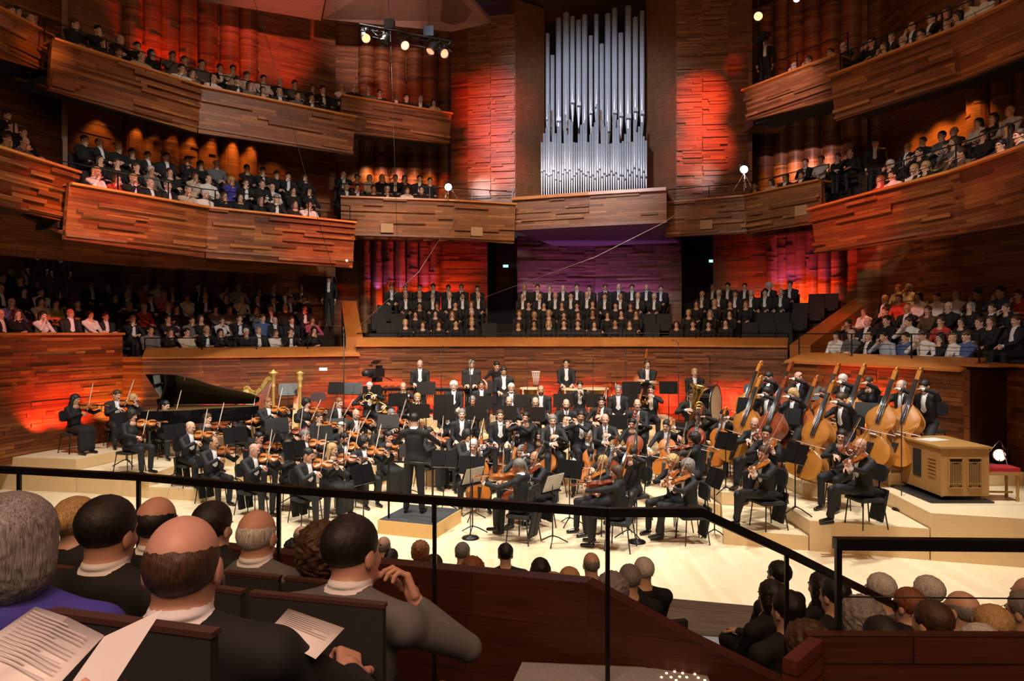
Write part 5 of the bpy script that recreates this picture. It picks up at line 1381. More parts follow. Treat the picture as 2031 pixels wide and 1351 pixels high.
for n_, (ps, sx, px, py, h, face, hc, st, opt, who) in enumerate(ORCH):
    B, X = pose(ps + sx); G_ = 1.06
    zh = B['head'].translation.z * G_ + h + .03
    if ps in ('stand', 'crossed', 'leanstand', 'timp', 'bass') or (abs(py - HY) < 90):
        Y = {1.15: 20.4, 1.0: 20.2, .85: 19.3, .75: 16.4}.get(h, 19)
        if ps == 'bass': Y = F * (EYE - zh) / (py - HY)
        if ps in ('horn', 'idle', 'timp') and h < 1: Y = F * (EYE - zh) / (py - HY)
        if ps == 'leanstand': Y = 20.6
    else:
        Y = F * (EYE - zh) / (py - HY)
    if ps == 'bass': Y = max(min(Y, 18.0), 13.6)
    Y = min(Y, 20.6)
    X0 = at(px, py, Y).x
    if ps == 'bass': face -= 18
    a = R(face)
    ho = G_ * Matrix.Rotation(a, 3, 'Z') @ Vector((B['head'].translation.x, B['head'].translation.y, 0))
    M = rz(X0 - ho.x, Y - ho.y, h, a + rnd.uniform(-.04, .04)) @ Matrix.Scale(G_, 4)
    skn = rnd.choice([0, 0, 0, 1, 2]) if who.find('bald') < 0 else rnd.choice([0, 1])
    p = person(ROLE[ps], B, M, lab(who), 'musician', 's' if sx == 'm' and ps != 'leanstand' else 'k', hc, st, skn, glasses='g' in opt, beard='b' in opt,
               group=None)
    if ps not in ('stand', 'crossed', 'leanstand'):
        c = place(STOOL if ps in ('bass', 'timp') else CHAIR, M @ Matrix.Translation((0, .03, 0)))
        tag(c, lab('black', 'stool' if ps in ('bass', 'timp') else 'chair', 'under the', who), 'chair', 'orchestra chairs')
    ii = n_ % 3
    if 'inst' in X:
        if ps.startswith('violin'): pr = VIOLIN[ii if ii < 2 else (2 if n_ % 2 else 1)]; col = HUE[VIOLIN.index(pr)]
        elif ps == 'viola': pr = VIOLA[ii]; col = HUE[ii]
        elif ps == 'cello':
            ii = 2 if False else n_ % 2; pr = CELLO[ii]; col = ['orange', 'red-brown'][ii]
        elif ps == 'bass': ii = 1 if px > 1700 or px == 1521 else n_ % 3; pr = BASS[ii]; col = ['amber', 'golden', 'red-brown'][ii]
        else: pr = WIND[ps]; col = {'horn': 'brass', 'tuba': 'brass', 'trombone': 'brass', 'flute': 'silver', 'trumpet': 'silver', 'bassoon': 'dark red'}.get(ps, 'black')
        o = place(pr, M @ X['inst'])
        tag(o, lab(col, pr[0].replace('_', ' '), 'held by the', who), pr[0].replace('_', ' '), {'violin': 'violins', 'viola': 'violas', 'cello': 'cellos', 'double_bass': 'double basses'}.get(pr[0]))
    if 'bow' in X:
        o = place(X['bowp'], M @ X['bow'])
        tag(o, lab('wooden bow in the hand of the', who), 'bow', 'string bows')

# music stands: desk centre px, py, distance, turn, tall
STANDS = [(250,826,15.9,-120,0,'beside the outermost violinists'),(348,858,15.2,-125,0,'in front of the curly-haired violinist on the middle riser'),(467,868,14.7,-135,0,'beside the bald bearded violinist'),
 (549,846,15.6,-150,0,'in the middle of the first violins'),(572,768,19.3,-160,0,'beside the second harp'),(638,852,16.2,-150,0,'in front of the smiling violinist'),(668,838,17.6,-160,0,'behind the white-haired violinist'),
 (585,892,13.9,-130,0,'between the two front violinists'),(720,938,12.7,-125,0,'with open score left of the podium'),(770,840,17.0,-170,0,'straight behind the podium'),(845,770,19.0,-175,1,'before the bald percussionist'),
 (832,818,17.4,180,1,'in front of the blond horn player'),(790,790,18.4,180,1,'in front of the balding horn player'),(880,818,17.0,180,1,'in front of the bald hidden musician'),(945,818,17.0,180,1,'in front of the grey resting player'),
 (738,780,18.9,180,1,'in front of the white-haired horn player'),(935,757,19.9,180,1,'in front of the grey standing percussionist'),(985,768,19.4,180,1,'beside the white-bearded player'),
 (880,792,18.0,180,1,'behind the bald hidden musician'),(957,800,17.6,180,1,'behind the grey resting player'),(1004,816,17.0,180,1,'before the second resting wind player'),(1060,828,16.7,180,1,'before the woman flautist'),
 (1042,792,18.0,180,1,'in front of the clarinettist with receding hair'),(1117,792,18.2,180,1,'before the bearded bass clarinettist'),(1128,838,16.6,180,1,'between the oboist and the flautist'),(1175,856,16.2,180,1,'before the right end of the first wind row'),
 (1105,862,16.4,175,0,'in front of the grizzled oboist'),(1182,795,18.2,180,1,'in front of the bassoonist'),(1246,792,18.2,180,1,'before the grey brass player with glasses'),(1252,768,19.2,180,1,'under the folded-arms percussionist'),
 (1326,770,19.3,180,1,'between trombone and tuba'),(700,768,19.6,180,0,'left of the television camera'),(668,766,19.8,170,0,'right of the empty raised chair'),(1222,835,16.6,180,1,'left of the woman cellist on the curved riser'),
 (938,952,12.6,48,0,'with a white score right of the podium'),(1097,962,12.0,48,0,'with a white score beside the long-haired violist'),(936,936,13.6,165,0,'in front of the grey cellist'),(1130,918,13.2,150,0,'dark, tilted, before the orange cello'),
 (1248,936,12.4,100,0,'edge-on beside the long-haired violist'),(1440,880,13.9,120,0,'edge-on beside the cellist in profile'),(1418,955,12.4,105,0,'edge-on beside the small front riser'),(1485,810,15.0,140,0,'left of the front bassist'),
 (1562,820,14.4,140,0,'tall, in front of the blond bassist'),(1605,770,16.4,150,0,'behind the woman bassist'),(1722,815,14.0,140,0,'black, before the golden bass'),(1578,900,12.0,110,0,'edge-on behind the brown-haired violist'),
 (880,904,14.3,170,0,'just right of the conductor'),(815,905,15.5,190,0,'beyond the conductor on the left'),(1497,770,16.8,150,0,'before the back left bassist')]
for k, (px, py, Y, a, tall, where) in enumerate(STANDS):
    p = at(px, py, Y)
    hh = 1.25 if tall else 1.05
    fl = max(0, p.z - hh)
    lv = min([0, .25, .42, .5, .6, .75, .85, 1.0, 1.15], key=lambda q: abs(q - fl))
    if p.x < -4.3 or p.x > 3.0: pass
    a_ = R(a) + PI
    Y2 = Y
    M = rz(p.x, Y2, lv, a_ + PI)
    pr, A = (STANDH, STANDH_A) if tall else (STAND, STAND_A)
    o = place(pr, M)
    sz = (p.z - lv) / hh
    tag(o, lab('black music stand', where), 'music stand', 'music stands')
    s_ = link('sheet_music', SHEET, None); s_.matrix_world = M @ A @ Matrix.Translation((0, .0, 0))
    tag(s_, lab('white sheet music on the stand', where), 'sheet music', 'sheet music on the stands')

# conductor, podium
pod = MB(); P0 = [on(750, 1022, .25), on(860, 1048, .25), on(915, 1010, .25), on(805, 990, .25)]
P0 = [Vector((-2.48, 12.95, 0)), Vector((-1.38, 12.15, 0)), Vector((-.72, 13.05, 0)), Vector((-1.85, 13.85, 0))]
P0 = [on(749, 1031, .25), on(861, 1042, .25), on(915, 1010, .25), on(812, 1000, .25)]
pod = MB(); pod.prism([(p.x, p.y) for p in P0], .0, .245, None, 0); o = pod.obj('podium', OAKP)
q = MB(); cc = sum(((Vector((p.x, p.y))) for p in P0), Vector((0, 0))) / 4
q.prism([((p.x - cc.x) * .97 + cc.x, (p.y - cc.y) * .97 + cc.y) for p in P0], .245, .252, None, 0); q.obj('podium_carpet', mat('podium carpet', (.035, .037, .04), .95, noise=.3, nscale=60), o)
q = MB(); e0, e1 = Vector((P0[0].x + .12, P0[0].y - .02, 0)) * .97 + cc.to_3d() * .03, Vector((P0[1].x - .05, P0[1].y + .03, 0))
e0 = on(771, 1028, .25); e1 = on(858, 1036, .25)
for g in (0,): q.tube([e0, e0 + Vector((0, 0, .92)), e0 + Vector((.02, 0, .99)), e0 + (e1 - e0) * .08 + Vector((0, 0, 1.03)), e0 + (e1 - e0) * .92 + Vector((0, 0, 1.03)), e1 + Vector((-.02, 0, .99)), e1 + Vector((0, 0, .92)), e1], .019, 8)
q.obj('podium_rail', BLACK, o)
tag(o, 'low wooden podium with grey carpet under the conductor', 'podium')
B, X = pose('conductm')
ft = on(822, 1017, .25)
c_ = person('conductor', B, rz(ft.x, ft.y, .255, R(180 - 6)) @ Matrix.Scale(1.07, 4), 'conductor in a black tailcoat standing on the podium, back turned', 'conductor', 'k', 'd', 'curly' if False else 'short', 0)
b = MB(); b.tube([(0, 0, 0), (0, 0, .36)], [.004, .0015], 6); bt = b.obj('baton', PAPER); bt.matrix_world = c_.matrix_world @ frame((-.29, -.50, 1.22), (.2, -1, .5), (0, 1, 0))
tag(bt, 'thin white baton in the hand of the conductor', 'baton')

# piano
def piano():
    root = empty('grand_piano', rz(-8.35, 17.9, .75, R(4)) @ Matrix.Scale(.96, 4))
    # keyboard end at -x, tail at +x; open lid hinged along the rear side
    out = [(-.75, -.75), (-.3, -.75), (.05, -.70), (.38, -.54), (.70, -.28), (1.02, -.07), (1.38, .08), (1.68, .24), (1.84, .45), (1.78, .66), (1.6, .75), (-.75, .75)]
    c = MB(); c.prism(out, .62, .98); c.obj('case', LACQ, root)
    ins = MB(); ins.prism([(x * .95 + .02, y * .94) for x, y in out], .93, .985); ins.obj('soundboard', mat('iron frame gold', (.16, .09, .03), .5, .3), root)
    kb = MB(); kb.box((-.92, 0, .70), (.20, .74, .05)); kb.box((-.90, -.71, .80), (.22, .05, .09)); kb.box((-.90, .71, .80), (.22, .05, .09)); kb.obj('keybed', LACQ, root)
    ky = MB(); ky.box((-.98, 0, .765), (.09, .62, .012)); ky.obj('keys', PAPER, root)
    md = MB(); md.box((-.45, 0, 1.12), (.02, .42, .14), Matrix.Rotation(R(-18), 3, 'Y')); md.obj('music_desk', LACQ, root)
    l = MB(); H = Matrix.Translation((0, .75, 1.0)) @ Matrix.Rotation(R(-36), 4, 'X')
    l.prism([(x, y - .75) for x, y in out], .0, .025, H); l.obj('lid', LACQ, root)
    pr_ = MB(); pr_.bar((-.35, -.70, .98), H @ Vector((-.25, -1.35, 0)), .03); pr_.obj('lid_prop', LACQ, root)
    for x, y in ((-.6, -.55), (-.6, .55), (1.35, .4)):
        g = MB(); g.lathe([(.03, 0), (.04, .05), (.05, .1), (.045, .3), (.075, .62)], 12, (x, y, 0)); g.obj('leg', LACQ, root)
    g = MB(); g.box((-.45, 0, .3), (.02, .12, .32)); g.box((-.5, 0, .06), (.08, .12, .02)); g.obj('pedal_lyre', LACQ, root)
    tag(root, 'black grand piano with raised lid by the left wall', 'piano')
    return root
pn = piano()
B, X = pose('pianof')
M = pn.matrix_world @ Matrix.Scale(1 / .96, 4) @ rz(-1.22, .0, 0, R(90))
person('pianist', B, M, 'blonde woman pianist in black seated at the grand piano', 'musician', 'k', 'y', 'bob', 0)
s_ = MB(); s_.prism(rrect(.22, .36, .03), .40, .455); 
bench = empty('piano_bench', M @ Matrix.Translation((0, .03, 0))); s_ = MB(); s_.prism(rrect(.34, .19, .03), .39, .455); s_.obj('seat', LACQ, bench)
for x in (-1, 1):
    for y in (-1, 1): g = MB(); g.box((x * .29, y * .14, .2), (.022, .022, .195)); g.obj('leg', LACQ, bench)
tag(bench, 'black piano bench under the blonde pianist', 'bench')

# harps
def harp(M, fancy, label):
    root = empty('harp', M)
    b = MB(); b.box((0, -.30, .06), (.16, .30, .06)); b.lathe([(.17, .10), (.15, .14), (.10, .18)], 14, (0, -.52, 0)); b.obj('base', GOLD, root)
    s = MB(); a0, a1 = Vector((0, -.10, .18)), Vector((0, .26, 1.38)); n = 8
    for i in range(n):
        t0, t1 = i / n, (i + 1) / n; p, q = a0.lerp(a1, t0), a0.lerp(a1, t1); w0_, w1_ = .17 - .10 * t0, .17 - .10 * t1
        s.prism([(-w0_, 0), (w0_, 0), (w1_, (q - p).length), (-w1_, (q - p).length)], -.04, .05, frame(p, (0, -1, .3), (q - p)))
    s.obj('soundboard', mat('pale harp soundboard', (.78, .60, .26), .4), root)
    p = MB(); pr_ = [(.055, .1), (.05, .2), (.034, .25), (.034, 1.45), (.055, 1.50), (.04, 1.53), (.045, 1.56)]
    pr_ += [(.05, 1.62), (.075, 1.68), (.05, 1.74), (.085, 1.80), (.09, 1.82), (.03, 1.84), (.0, 1.86)] if fancy else [(.05, 1.74), (.11, 1.80), (.115, 1.82), (.05, 1.84), (.02, 1.88), (0, 1.89)]
    p.lathe(pr_, 14, (0, -.52, 0)); p.obj('pillar', GOLD, root)
    k = MB(); cv = [Vector((0, -.50, 1.70)), Vector((0, -.36, 1.66)), Vector((0, -.20, 1.44)), Vector((0, -.02, 1.30)), Vector((0, .14, 1.34)), Vector((0, .24, 1.44)), Vector((0, .30, 1.40))]
    for i in range(6): k.bar(cv[i], cv[i + 1] + (cv[i + 1] - cv[i]) * .06, .05, .10)
    k.obj('neck', GOLD, root)
    for i in range(20):
        t = .04 + .92 * i / 19
        lo = a0.lerp(a1, 1 - t * .9); f = (1 - t) * 5.4; j = int(min(5, 5 - f)) if False else min(5, int(t * 6)); up = cv[5 - j].lerp(cv[max(0, 4 - j)] if j < 5 else cv[0], t * 6 - j)
        g = MB(); g.tube([lo + Vector((0, -.05, 0)), up], .0013, 4); g.obj('string', BOWH, root)
    tag(root, label, 'harp', 'golden harps')
HP = []
for k, (px, py, Y, fc, fancy, lb) in enumerate([(541, 800, 19.0, 72, False, 'plain gilt concert harp, first of two from the piano'), (597, 800, 19.0, 22, True, 'ornate gilt harp with carved crown, second from the piano')]):
    p = at(px, py, Y)
    sh_ = Matrix.Rotation(R(fc), 3, 'Z') @ Vector((0, .52, 0)); p.x += sh_.x; Y += sh_.y; harp(rz(p.x, Y - .1, .5, R(fc)) @ Matrix.Scale(1.12, 4), fancy, lb)
    B, X = pose('harpf'); ang = R(fc); o_ = Matrix.Rotation(ang, 3, 'Z') @ Vector((0, .55, 0))
    M = rz(p.x + o_.x, Y - .1 + o_.y, .5, ang)
    person('harpist', B, M, ['long-haired woman harpist behind the plain gilt harp', 'dark-haired woman harpist hidden behind the ornate harp'][k], 'musician', 'k', 'bd'[k], ['long', 'bun'][k], 0)
    tag(place(CHAIR, M @ Matrix.Translation((0, .03, 0))), ['black chair of the harpist at the plain harp', 'black chair of the harpist at the ornate harp'][k], 'chair', 'orchestra chairs')

# percussion
def timpano(px, Y, r_, lb, z=1.15):
    p = at(px, 800, Y); root = empty('kettledrum', rz(p.x, Y, z))
    k = MB(); k.lathe([(0, .30), (r_ * .55, .34), (r_ * .88, .50), (r_ * .98, .72), (r_, .84)], 20); k.obj('kettle', COPP, root)
    h = MB(); h.lathe([(r_ * 1.03, .83), (r_ * 1.03, .87), (r_ * .97, .872), (0, .872)], 20); h.obj('drum_head', FELT, root)
    for i in range(4):
        a = R(45 + 90 * i); g = MB(); g.tube([(r_ * math.cos(a) * 1.05, r_ * math.sin(a) * 1.05, .83), (r_ * math.cos(a) * .8, r_ * math.sin(a) * .8, .05), (r_ * math.cos(a) * .95, r_ * math.sin(a) * .95, 0)], .014, 6); g.obj('leg', CHROME, root)
    tag(root, lb, 'kettledrum', 'copper kettledrums')
timpano(1052, 20.3, .30, 'small copper kettledrum beside the bundle of mallets', 1.15); timpano(1136, 19.95 + .15, .33, 'copper kettledrum before the timpanist', 1.15)
timpano(1182, 20.2, .36, 'large copper kettledrum right of the timpanist', 1.15)
def keyboard_perc(px, Y, w_, z, lb, name, barm):
    p = at(px, 780, Y); root = empty(name, rz(p.x, Y, z))
    f = MB(); f.box((0, -.28, .82), (w_ / 2, .02, .035)); f.box((0, .28, .82), (w_ / 2 * .8, .02, .035)); f.box((-w_ / 2, 0, .82), (.02, .30, .035)); f.box((w_ / 2, 0, .82), (.02, .26, .035)); f.obj('frame', BLACK, root)
    n = 24
    k = MB()
    for i in range(n):
        x = -w_ / 2 + .05 + (w_ - .1) * i / (n - 1); k.box((x, -.12, .87), (w_ / n * .42, .16 - .05 * i / n, .008))
        if i % 7 not in (2, 6): k.box((x + w_ / n / 2, .16, .885), (w_ / n * .36, .11, .008))
    k.obj('bars', barm, root)
    g = MB()
    for i in range(n): x = -w_ / 2 + .05 + (w_ - .1) * i / (n - 1); g.tube([(x, -.12, .84), (x, -.12, .40 + .25 * i / n)], .018, 6)
    g.obj('resonators', BRASS, root)
    for x in (-1, 1):
        for y in (-1, 1): l = MB(); l.tube([(x * w_ * .46, y * .24, .8), (x * w_ * .46, y * .3, 0)], .018, 6); l.obj('leg', BLACK, root)
    tag(root, lb, 'mallet instrument', 'mallet instruments')
keyboard_perc(800, 20.5, 1.25, 1.15, 'dark wooden-barred mallet keyboard beside the camera', 'xylophone', mat('rosewood', (.10, .03, .02), .4))
keyboard_perc(880, 20.3, 1.45, 1.15, 'long mallet keyboard with brass resonators before the bald percussionist', 'vibraphone', CHROME)
p = at(1400, 790, 19.2); root = empty('bass_drum', rz(p.x, 19.4, 1.45, R(-32)))
D = Matrix.Rotation(R(90), 3, 'X')
s = MB(); s.lathe([(.50, -.33), (.50, .33)], 32, (0, 0, .20), Matrix.Rotation(R(90), 3, 'Y') @ D if False else Matrix.Rotation(R(90), 3, 'Y')); s.obj('shell', LACQ, root)
for x in (-.33, .33): s = MB(); s.lathe([(.515, x - .02), (.53, x - .02), (.53, x + .02), (.515, x + .02), (.515, x - .02)], 32, (0, 0, .20), Matrix.Rotation(R(90), 3, 'Y')); s.obj('hoop', BLACK, root)
for x in (-.335, .335): s = MB(); s.lathe([(0, x), (.515, x)], 32, (0, 0, .20), Matrix.Rotation(R(90), 3, 'Y')); s.obj('drum_head', FELT, root)
for x in (-.30, 0, .30):
    s = MB(); s.tube([(x, .515 * math.cos(R(a)), .20 + .515 * math.sin(R(a))) for a in range(0, 361, 15)], .012, 6); s.obj('chrome_ring', CHROME, root)
s = MB()
for i in range(12):
    a = R(30 * i); s.bar((-.33, .52 * math.cos(a), .2 + .52 * math.sin(a)), (.33, .52 * math.cos(a), .2 + .52 * math.sin(a)), .018)
s.obj('tension_rod', CHROME, root)
s = MB()
for x in (-.25, .25): s.bar((x, -.3, -.45), (x, .3, -.2), .04); s.bar((x, .3, -.45), (x, -.3, -.2), .04)
s.obj('trestle', BLACK, root)
tag(root, 'large black bass drum with pale skins on a trestle', 'drum')
def cymbal(px, py, Y, lb, z=1.0, r_=.24, tilt=0):
    p = at(px, py, Y); root = empty('cymbal_stand', rz(p.x, Y, z)); H = p.z - z
    c = MB(); c.lathe([(.0, .03), (.04, .02), (.06, .004), (r_, -.02)], 24, (0, 0, H), Matrix.Rotation(R(tilt), 3, 'Y')); c.obj('cymbal', BRASS, root)
    s = MB(); s.tube([(0, 0, 0), (0, 0, H)], .011, 6); s.obj('pole', CHROME, root)
    for i in range(3): a = R(120 * i); g = MB(); g.tube([(0, 0, .35), (.26 * math.cos(a), .26 * math.sin(a), 0)], .009, 6); g.obj('leg', CHROME, root)
    tag(root, lb, 'cymbal', 'cymbals on stands')
cymbal(1221, 743, 20.9, 'flat brass cymbal on a tall stand right of the timpani', 1.15)
cymbal(1296, 762, 20.0, 'brass cymbal above the trombonist', 1.15)
cymbal(1213, 772, 20.1, 'clash cymbal tilted upright beside the grey brass player', 1.15, .22, 80)
cymbal(1283, 747, 20.5, 'small cymbal before the folded-arms percussionist', 1.15, .17)
root = empty('mallet_stand', rz(at(1063, 800, 20.6).x, 20.6, 1.15))
m = MB()
for i in range(7): m.tube([((i - 3) * .02, 0, .9), ((i - 3) * .035, 0, 1.3)], .006, 5)
m.obj('mallet_sticks', BOWH, root)
m = MB()
for i in range(7): m.lathe([(0, -.025), (.028, 0), (0, .025)], 8, ((i - 3) * .035, 0, 1.31))
m.obj('mallet_heads', PAPER, root)
m = MB(); m.tube([(0, 0, 0), (0, 0, .92)], .012, 6); m.box((0, 0, .9), (.1, .05, .01)); m.obj('pole', BLACK, root)
tag(root, 'bundle of white-headed mallets upright on a stand', 'mallets')
# spare double bass seen behind the folded-arms man
o = place(BASS[0], Matrix.Translation((at(1266, 0, 20.2).x, 20.4, 1.32)) @ Matrix.Rotation(R(8), 4, 'Y')); tag(o, 'orange double bass leaning beside the folded-arms percussionist', 'double bass', 'double basses')

# camera on pedestal
root = empty('television_camera', rz(at(746, 0, 20.2).x, 20.2, 1.15, R(-25)))
m = MB(); m.lathe([(.28, 0), (.28, .10), (.16, .16), (.15, .55), (.13, .60), (.13, .95)], 16); m.obj('pedestal', BLKP, root)
m = MB(); m.box((0, .02, 1.30), (.11, .24, .12)); m.box((0, .15, 1.46), (.05, .10, .05)); m.box((0, .05, 1.10), (.10, .12, .06)); m.obj('camera_body', BLKP, root)
m = MB(); m.lathe([(.0, -.26), (.085, -.26), (.10, -.05), (.09, .1)], 16, (0, -.30, 1.31), Matrix.Rotation(R(-90), 3, 'X')); m.obj('lens', BLKP, root)
m = MB(); m.box((.0, -.02, 1.60), (.13, .10, .012), Matrix.Rotation(R(25), 3, 'X')); m.box((-.14, -.1, 1.52), (.03, .09, .03)); m.obj('viewfinder', CHROME, root)
m = MB(); m.tube([(.08, .2, 1.2), (.25, .45, 1.05)], .013, 6); m.tube([(-.08, .2, 1.2), (-.25, .45, 1.05)], .013, 6); m.obj('pan_handle', BLACK, root)
tag(root, 'black television camera on a pedestal by the rear stage wall', 'camera')

# empty raised chair, microphones
p = at(628, 760, 19.6); c = place(CHAIR, rz(p.x, 19.7, .97, R(10))); tag(c, 'empty black chair on a small platform beside the ornate harp', 'chair', 'orchestra chairs')
m = MB(); m.box((0, 0, .23), (.45, .40, .23)); o = m.obj('chair_platform', BLKP); o.location = (p.x, 19.7, .51); tag(o, 'small black platform under the empty chair by the harps', 'platform')
c = place(CHAIR, rz(at(1885, 0, 14.6).x, 14.5, 1.0, R(-50))); tag(c, 'empty black chair beside the bassist farthest right', 'chair', 'orchestra chairs')
for k, (px, py, z, h, lb) in enumerate([(933, 1068, 0, 3.05, 'very tall microphone stand in front of the podium side'), (1263, 1076, 0, 2.2, 'tall microphone stand with round base near the front right'), (1788, 1012, .5, 2.0, 'microphone stand with round base beside the bald violist'),
                                        (682, 1046, 0, 3.6, 'tall thin microphone stand left of the podium'), (1580, 938, .5, 1.9, 'microphone stand among the violas on the right riser')]):
    p = on(px, py, z); o = place(_micstand(h), rz(p.x, p.y, z, k)); tag(o, lb, 'microphone stand', 'microphone stands')
for k, (px, Y, z, h, lb) in enumerate([(875, 19.0, .85, 2.3, 'thin microphone stand behind the horns'), (1046, 19.0, .85, 1.95, 'microphone stand left of the mallets'), (1176, 19.0, .85, 2.0, 'microphone stand right of the timpani'), (1241, 19.4, .85, 2.2, 'microphone stand left of the folded-arms man'),
                                       (1346, 18.7, .85, 2.45, 'microphone stand with angled boom beside the tuba'), (1408, 20.6, 1.15, 1.7, 'microphone stand over the bass drum')]):
    o = place(_micstand(h), rz(at(px, 0, Y).x, Y, z, k)); tag(o, lb, 'microphone stand', 'microphone stands')

# chamber organ and stool at the right
def chamber_organ():
    a, b, c_ = on(1811, 965, .80), on(1866, 990, .80), on(1962, 990, .80)
    w_ = (c_ - b).length; root = empty('chamber_organ', rz(b.x, b.y, .80, math.atan2(c_.y - b.y, c_.x - b.x)))
    L = w_; D_ = 1.25; H = .80
    m = MB(); m.box((L / 2, D_ / 2, .05 + H / 2), (L / 2, D_ / 2, H / 2)); m.obj('case', OAK, root)
    m = MB(); m.box((L / 2, D_ / 2, H + .065), (L / 2 + .03, D_ / 2 + .03, .018)); m.obj('top_board', OAK, root)
    for x0 in (.17, .56):
        m = MB(); w2 = L * .30; X0 = L * x0 - L * .02
        for t in ((X0, X0 + .012), (X0 + w2 - .012, X0 + w2)): m.box(((t[0] + t[1]) / 2, -.012, .44), (.008, .012, .25))
        for z_ in (.19, .69): m.box((X0 + w2 / 2, -.012, z_), (w2 / 2, .012, .008))
        for i in range(1, 9): m.box((X0 + w2 * i / 9, -.010, .44 - .015 * (4 - abs(i - 4.5))), (.004, .008, .24 - .015 * (4 - abs(i - 4.5)) if 0 else .20))
        for z_ in (.26, .62): m.box((X0 + w2 / 2, -.010, z_), (w2 / 2, .006, .005))
        m.obj('fretwork_grille', OAK, root)
        m = MB(); m.box((X0 + w2 / 2, -.001, .44), (w2 / 2, .004, .25)); m.obj('grille_opening', CARPET, root)
    m = MB()
    m.box((-.006, D_ * .55, .50), (.006, .12, .24)); m.obj('side_opening', CARPET, root)
    for y in (.2, .85):
        m = MB()
        for i in range(6): m.box((-.010, D_ * y, .35 + .06 * i), (.010, .11, .012))
        m.obj('side_fretwork', OAK, root)
    for x in (.08, L - .08):
        for y in (.1, D_ - .1): m = MB(); m.tube([(x - .02, y, .025), (x + .02, y, .025)], .025, 10); m.obj('castor', CHROME, root)
    tag(root, 'golden oak chamber organ with fretwork grilles on the right riser', 'organ')
    mt = MB(); mt.box((L / 2 - .1, D_ / 2, -.012), (L / 2 + .12, D_ / 2 + .1, .012)); o = mt.obj('rubber_mat', BLKP, None); o.matrix_world = root.matrix_world @ Matrix.Translation((0, 0, -.022)); tag(o, 'black mat under the oak chamber organ', 'mat')
    s_ = link('sheet_music', SHEET); s_.matrix_world = root.matrix_world @ Matrix.Translation((L * .38, .75, H + .080)) @ Matrix.Rotation(R(20), 4, 'Z'); tag(s_, 'open white score lying on top of the oak chamber organ', 'sheet music', 'sheet music on the stands')
chamber_organ()
p = on(1998, 996, .76); root = empty('organ_stool', rz(p.x - .05, p.y + .25, .755, R(-4)))
m = MB(); m.prism(rrect(.33, .19, .03), .50, .56); m.obj('cushion', VELV, root)
m = MB(); m.box((0, 0, .47), (.34, .20, .03)); m.bar((-.3, 0, .12), (.3, 0, .12), .03); m.obj('frame', OAK, root)
for x in (-1, 1):
    for y in (-1, 1): m = MB(); m.lathe([(.025, 0), (.028, .05), (.018, .08), (.026, .16), (.018, .24), (.028, .33), (.022, .45)], 10, (x * .29, y * .15, 0)); m.obj('leg', OAK, root)
tag(root, 'carved wooden stool with red velvet cushion beside the chamber organ', 'stool')
# ---------- audience and choir ----------
TH = dict(LH=((.10, -.22, .78), (-1, -.35, -.1), (0, -.3, 1), .4, (.8, .2, -.5)), RH=((-.07, -.20, 1.04), (.35, -.1, 1), (-.2, -1, .1), .9, (-.6, -.3, -.8)))
XA = dict(LH=((-.08, -.22, .80), (-1, .1, .1), (0, -1, .2), .4, (.9, .2, -.5)), RH=((.08, -.25, .77), (1, .1, .1), (0, -1, .2), .4, (-.9, .2, -.5)))
HF = dict(LH=((.03, -.34, .70), (-.7, -.7, -.1), (.2, -.2, 1), .6, (.8, .2, -.4)), RH=((-.03, -.34, .70), (.7, -.7, -.1), (-.2, -.2, 1), .6, (-.8, .2, -.4)))
AP = [LAP, TH, XA, HF]
def aud_body(i, fem, tux, bow=None, res=.015, fine=.0105, hd=(0, 2, 0)):
    k = ('a', i, fem, tux, bow, res)
    if k not in _P:
        _P[k] = body('figure', fem, lean=-3 if i != 1 else 6, tux=tux, skirt=False, head=hd, bow=bow, res=res, fine=fine, **AP[i])
    return _P[k]
def seat_mesh(w_=.25, back=.95, name='auditorium_seat'):
    m = MB()
    prof = [(-.22, .36), (-.22, .445), (.20, .43), (.28, back), (.34, back), (.30, .0), (.08, .0), (.10, .36)]
    m.prism(prof, -w_, w_, Matrix(((0, 0, 1, 0), (1, 0, 0, .03), (0, 1, 0, 0), (0, 0, 0, 1))), 0)
    return m.mesh(name, SEATF)
SEAT = seat_mesh()
HW = {'d': 'dark-haired', 'b': 'brown-haired', 'y': 'blond', 'g': 'grey-haired', 'w': 'white-haired', 'r': 'ginger-haired'}
CW = {'k': 'black', 's': 'a dark suit', 'w': 'white', 'g': 'grey', 'b': 'blue', 'r': 'red', 'n': 'brown', 'v': 'green', 'p': 'pink', 'c': 'cream', 'l': 'pale blue', 'u': 'violet blue'}
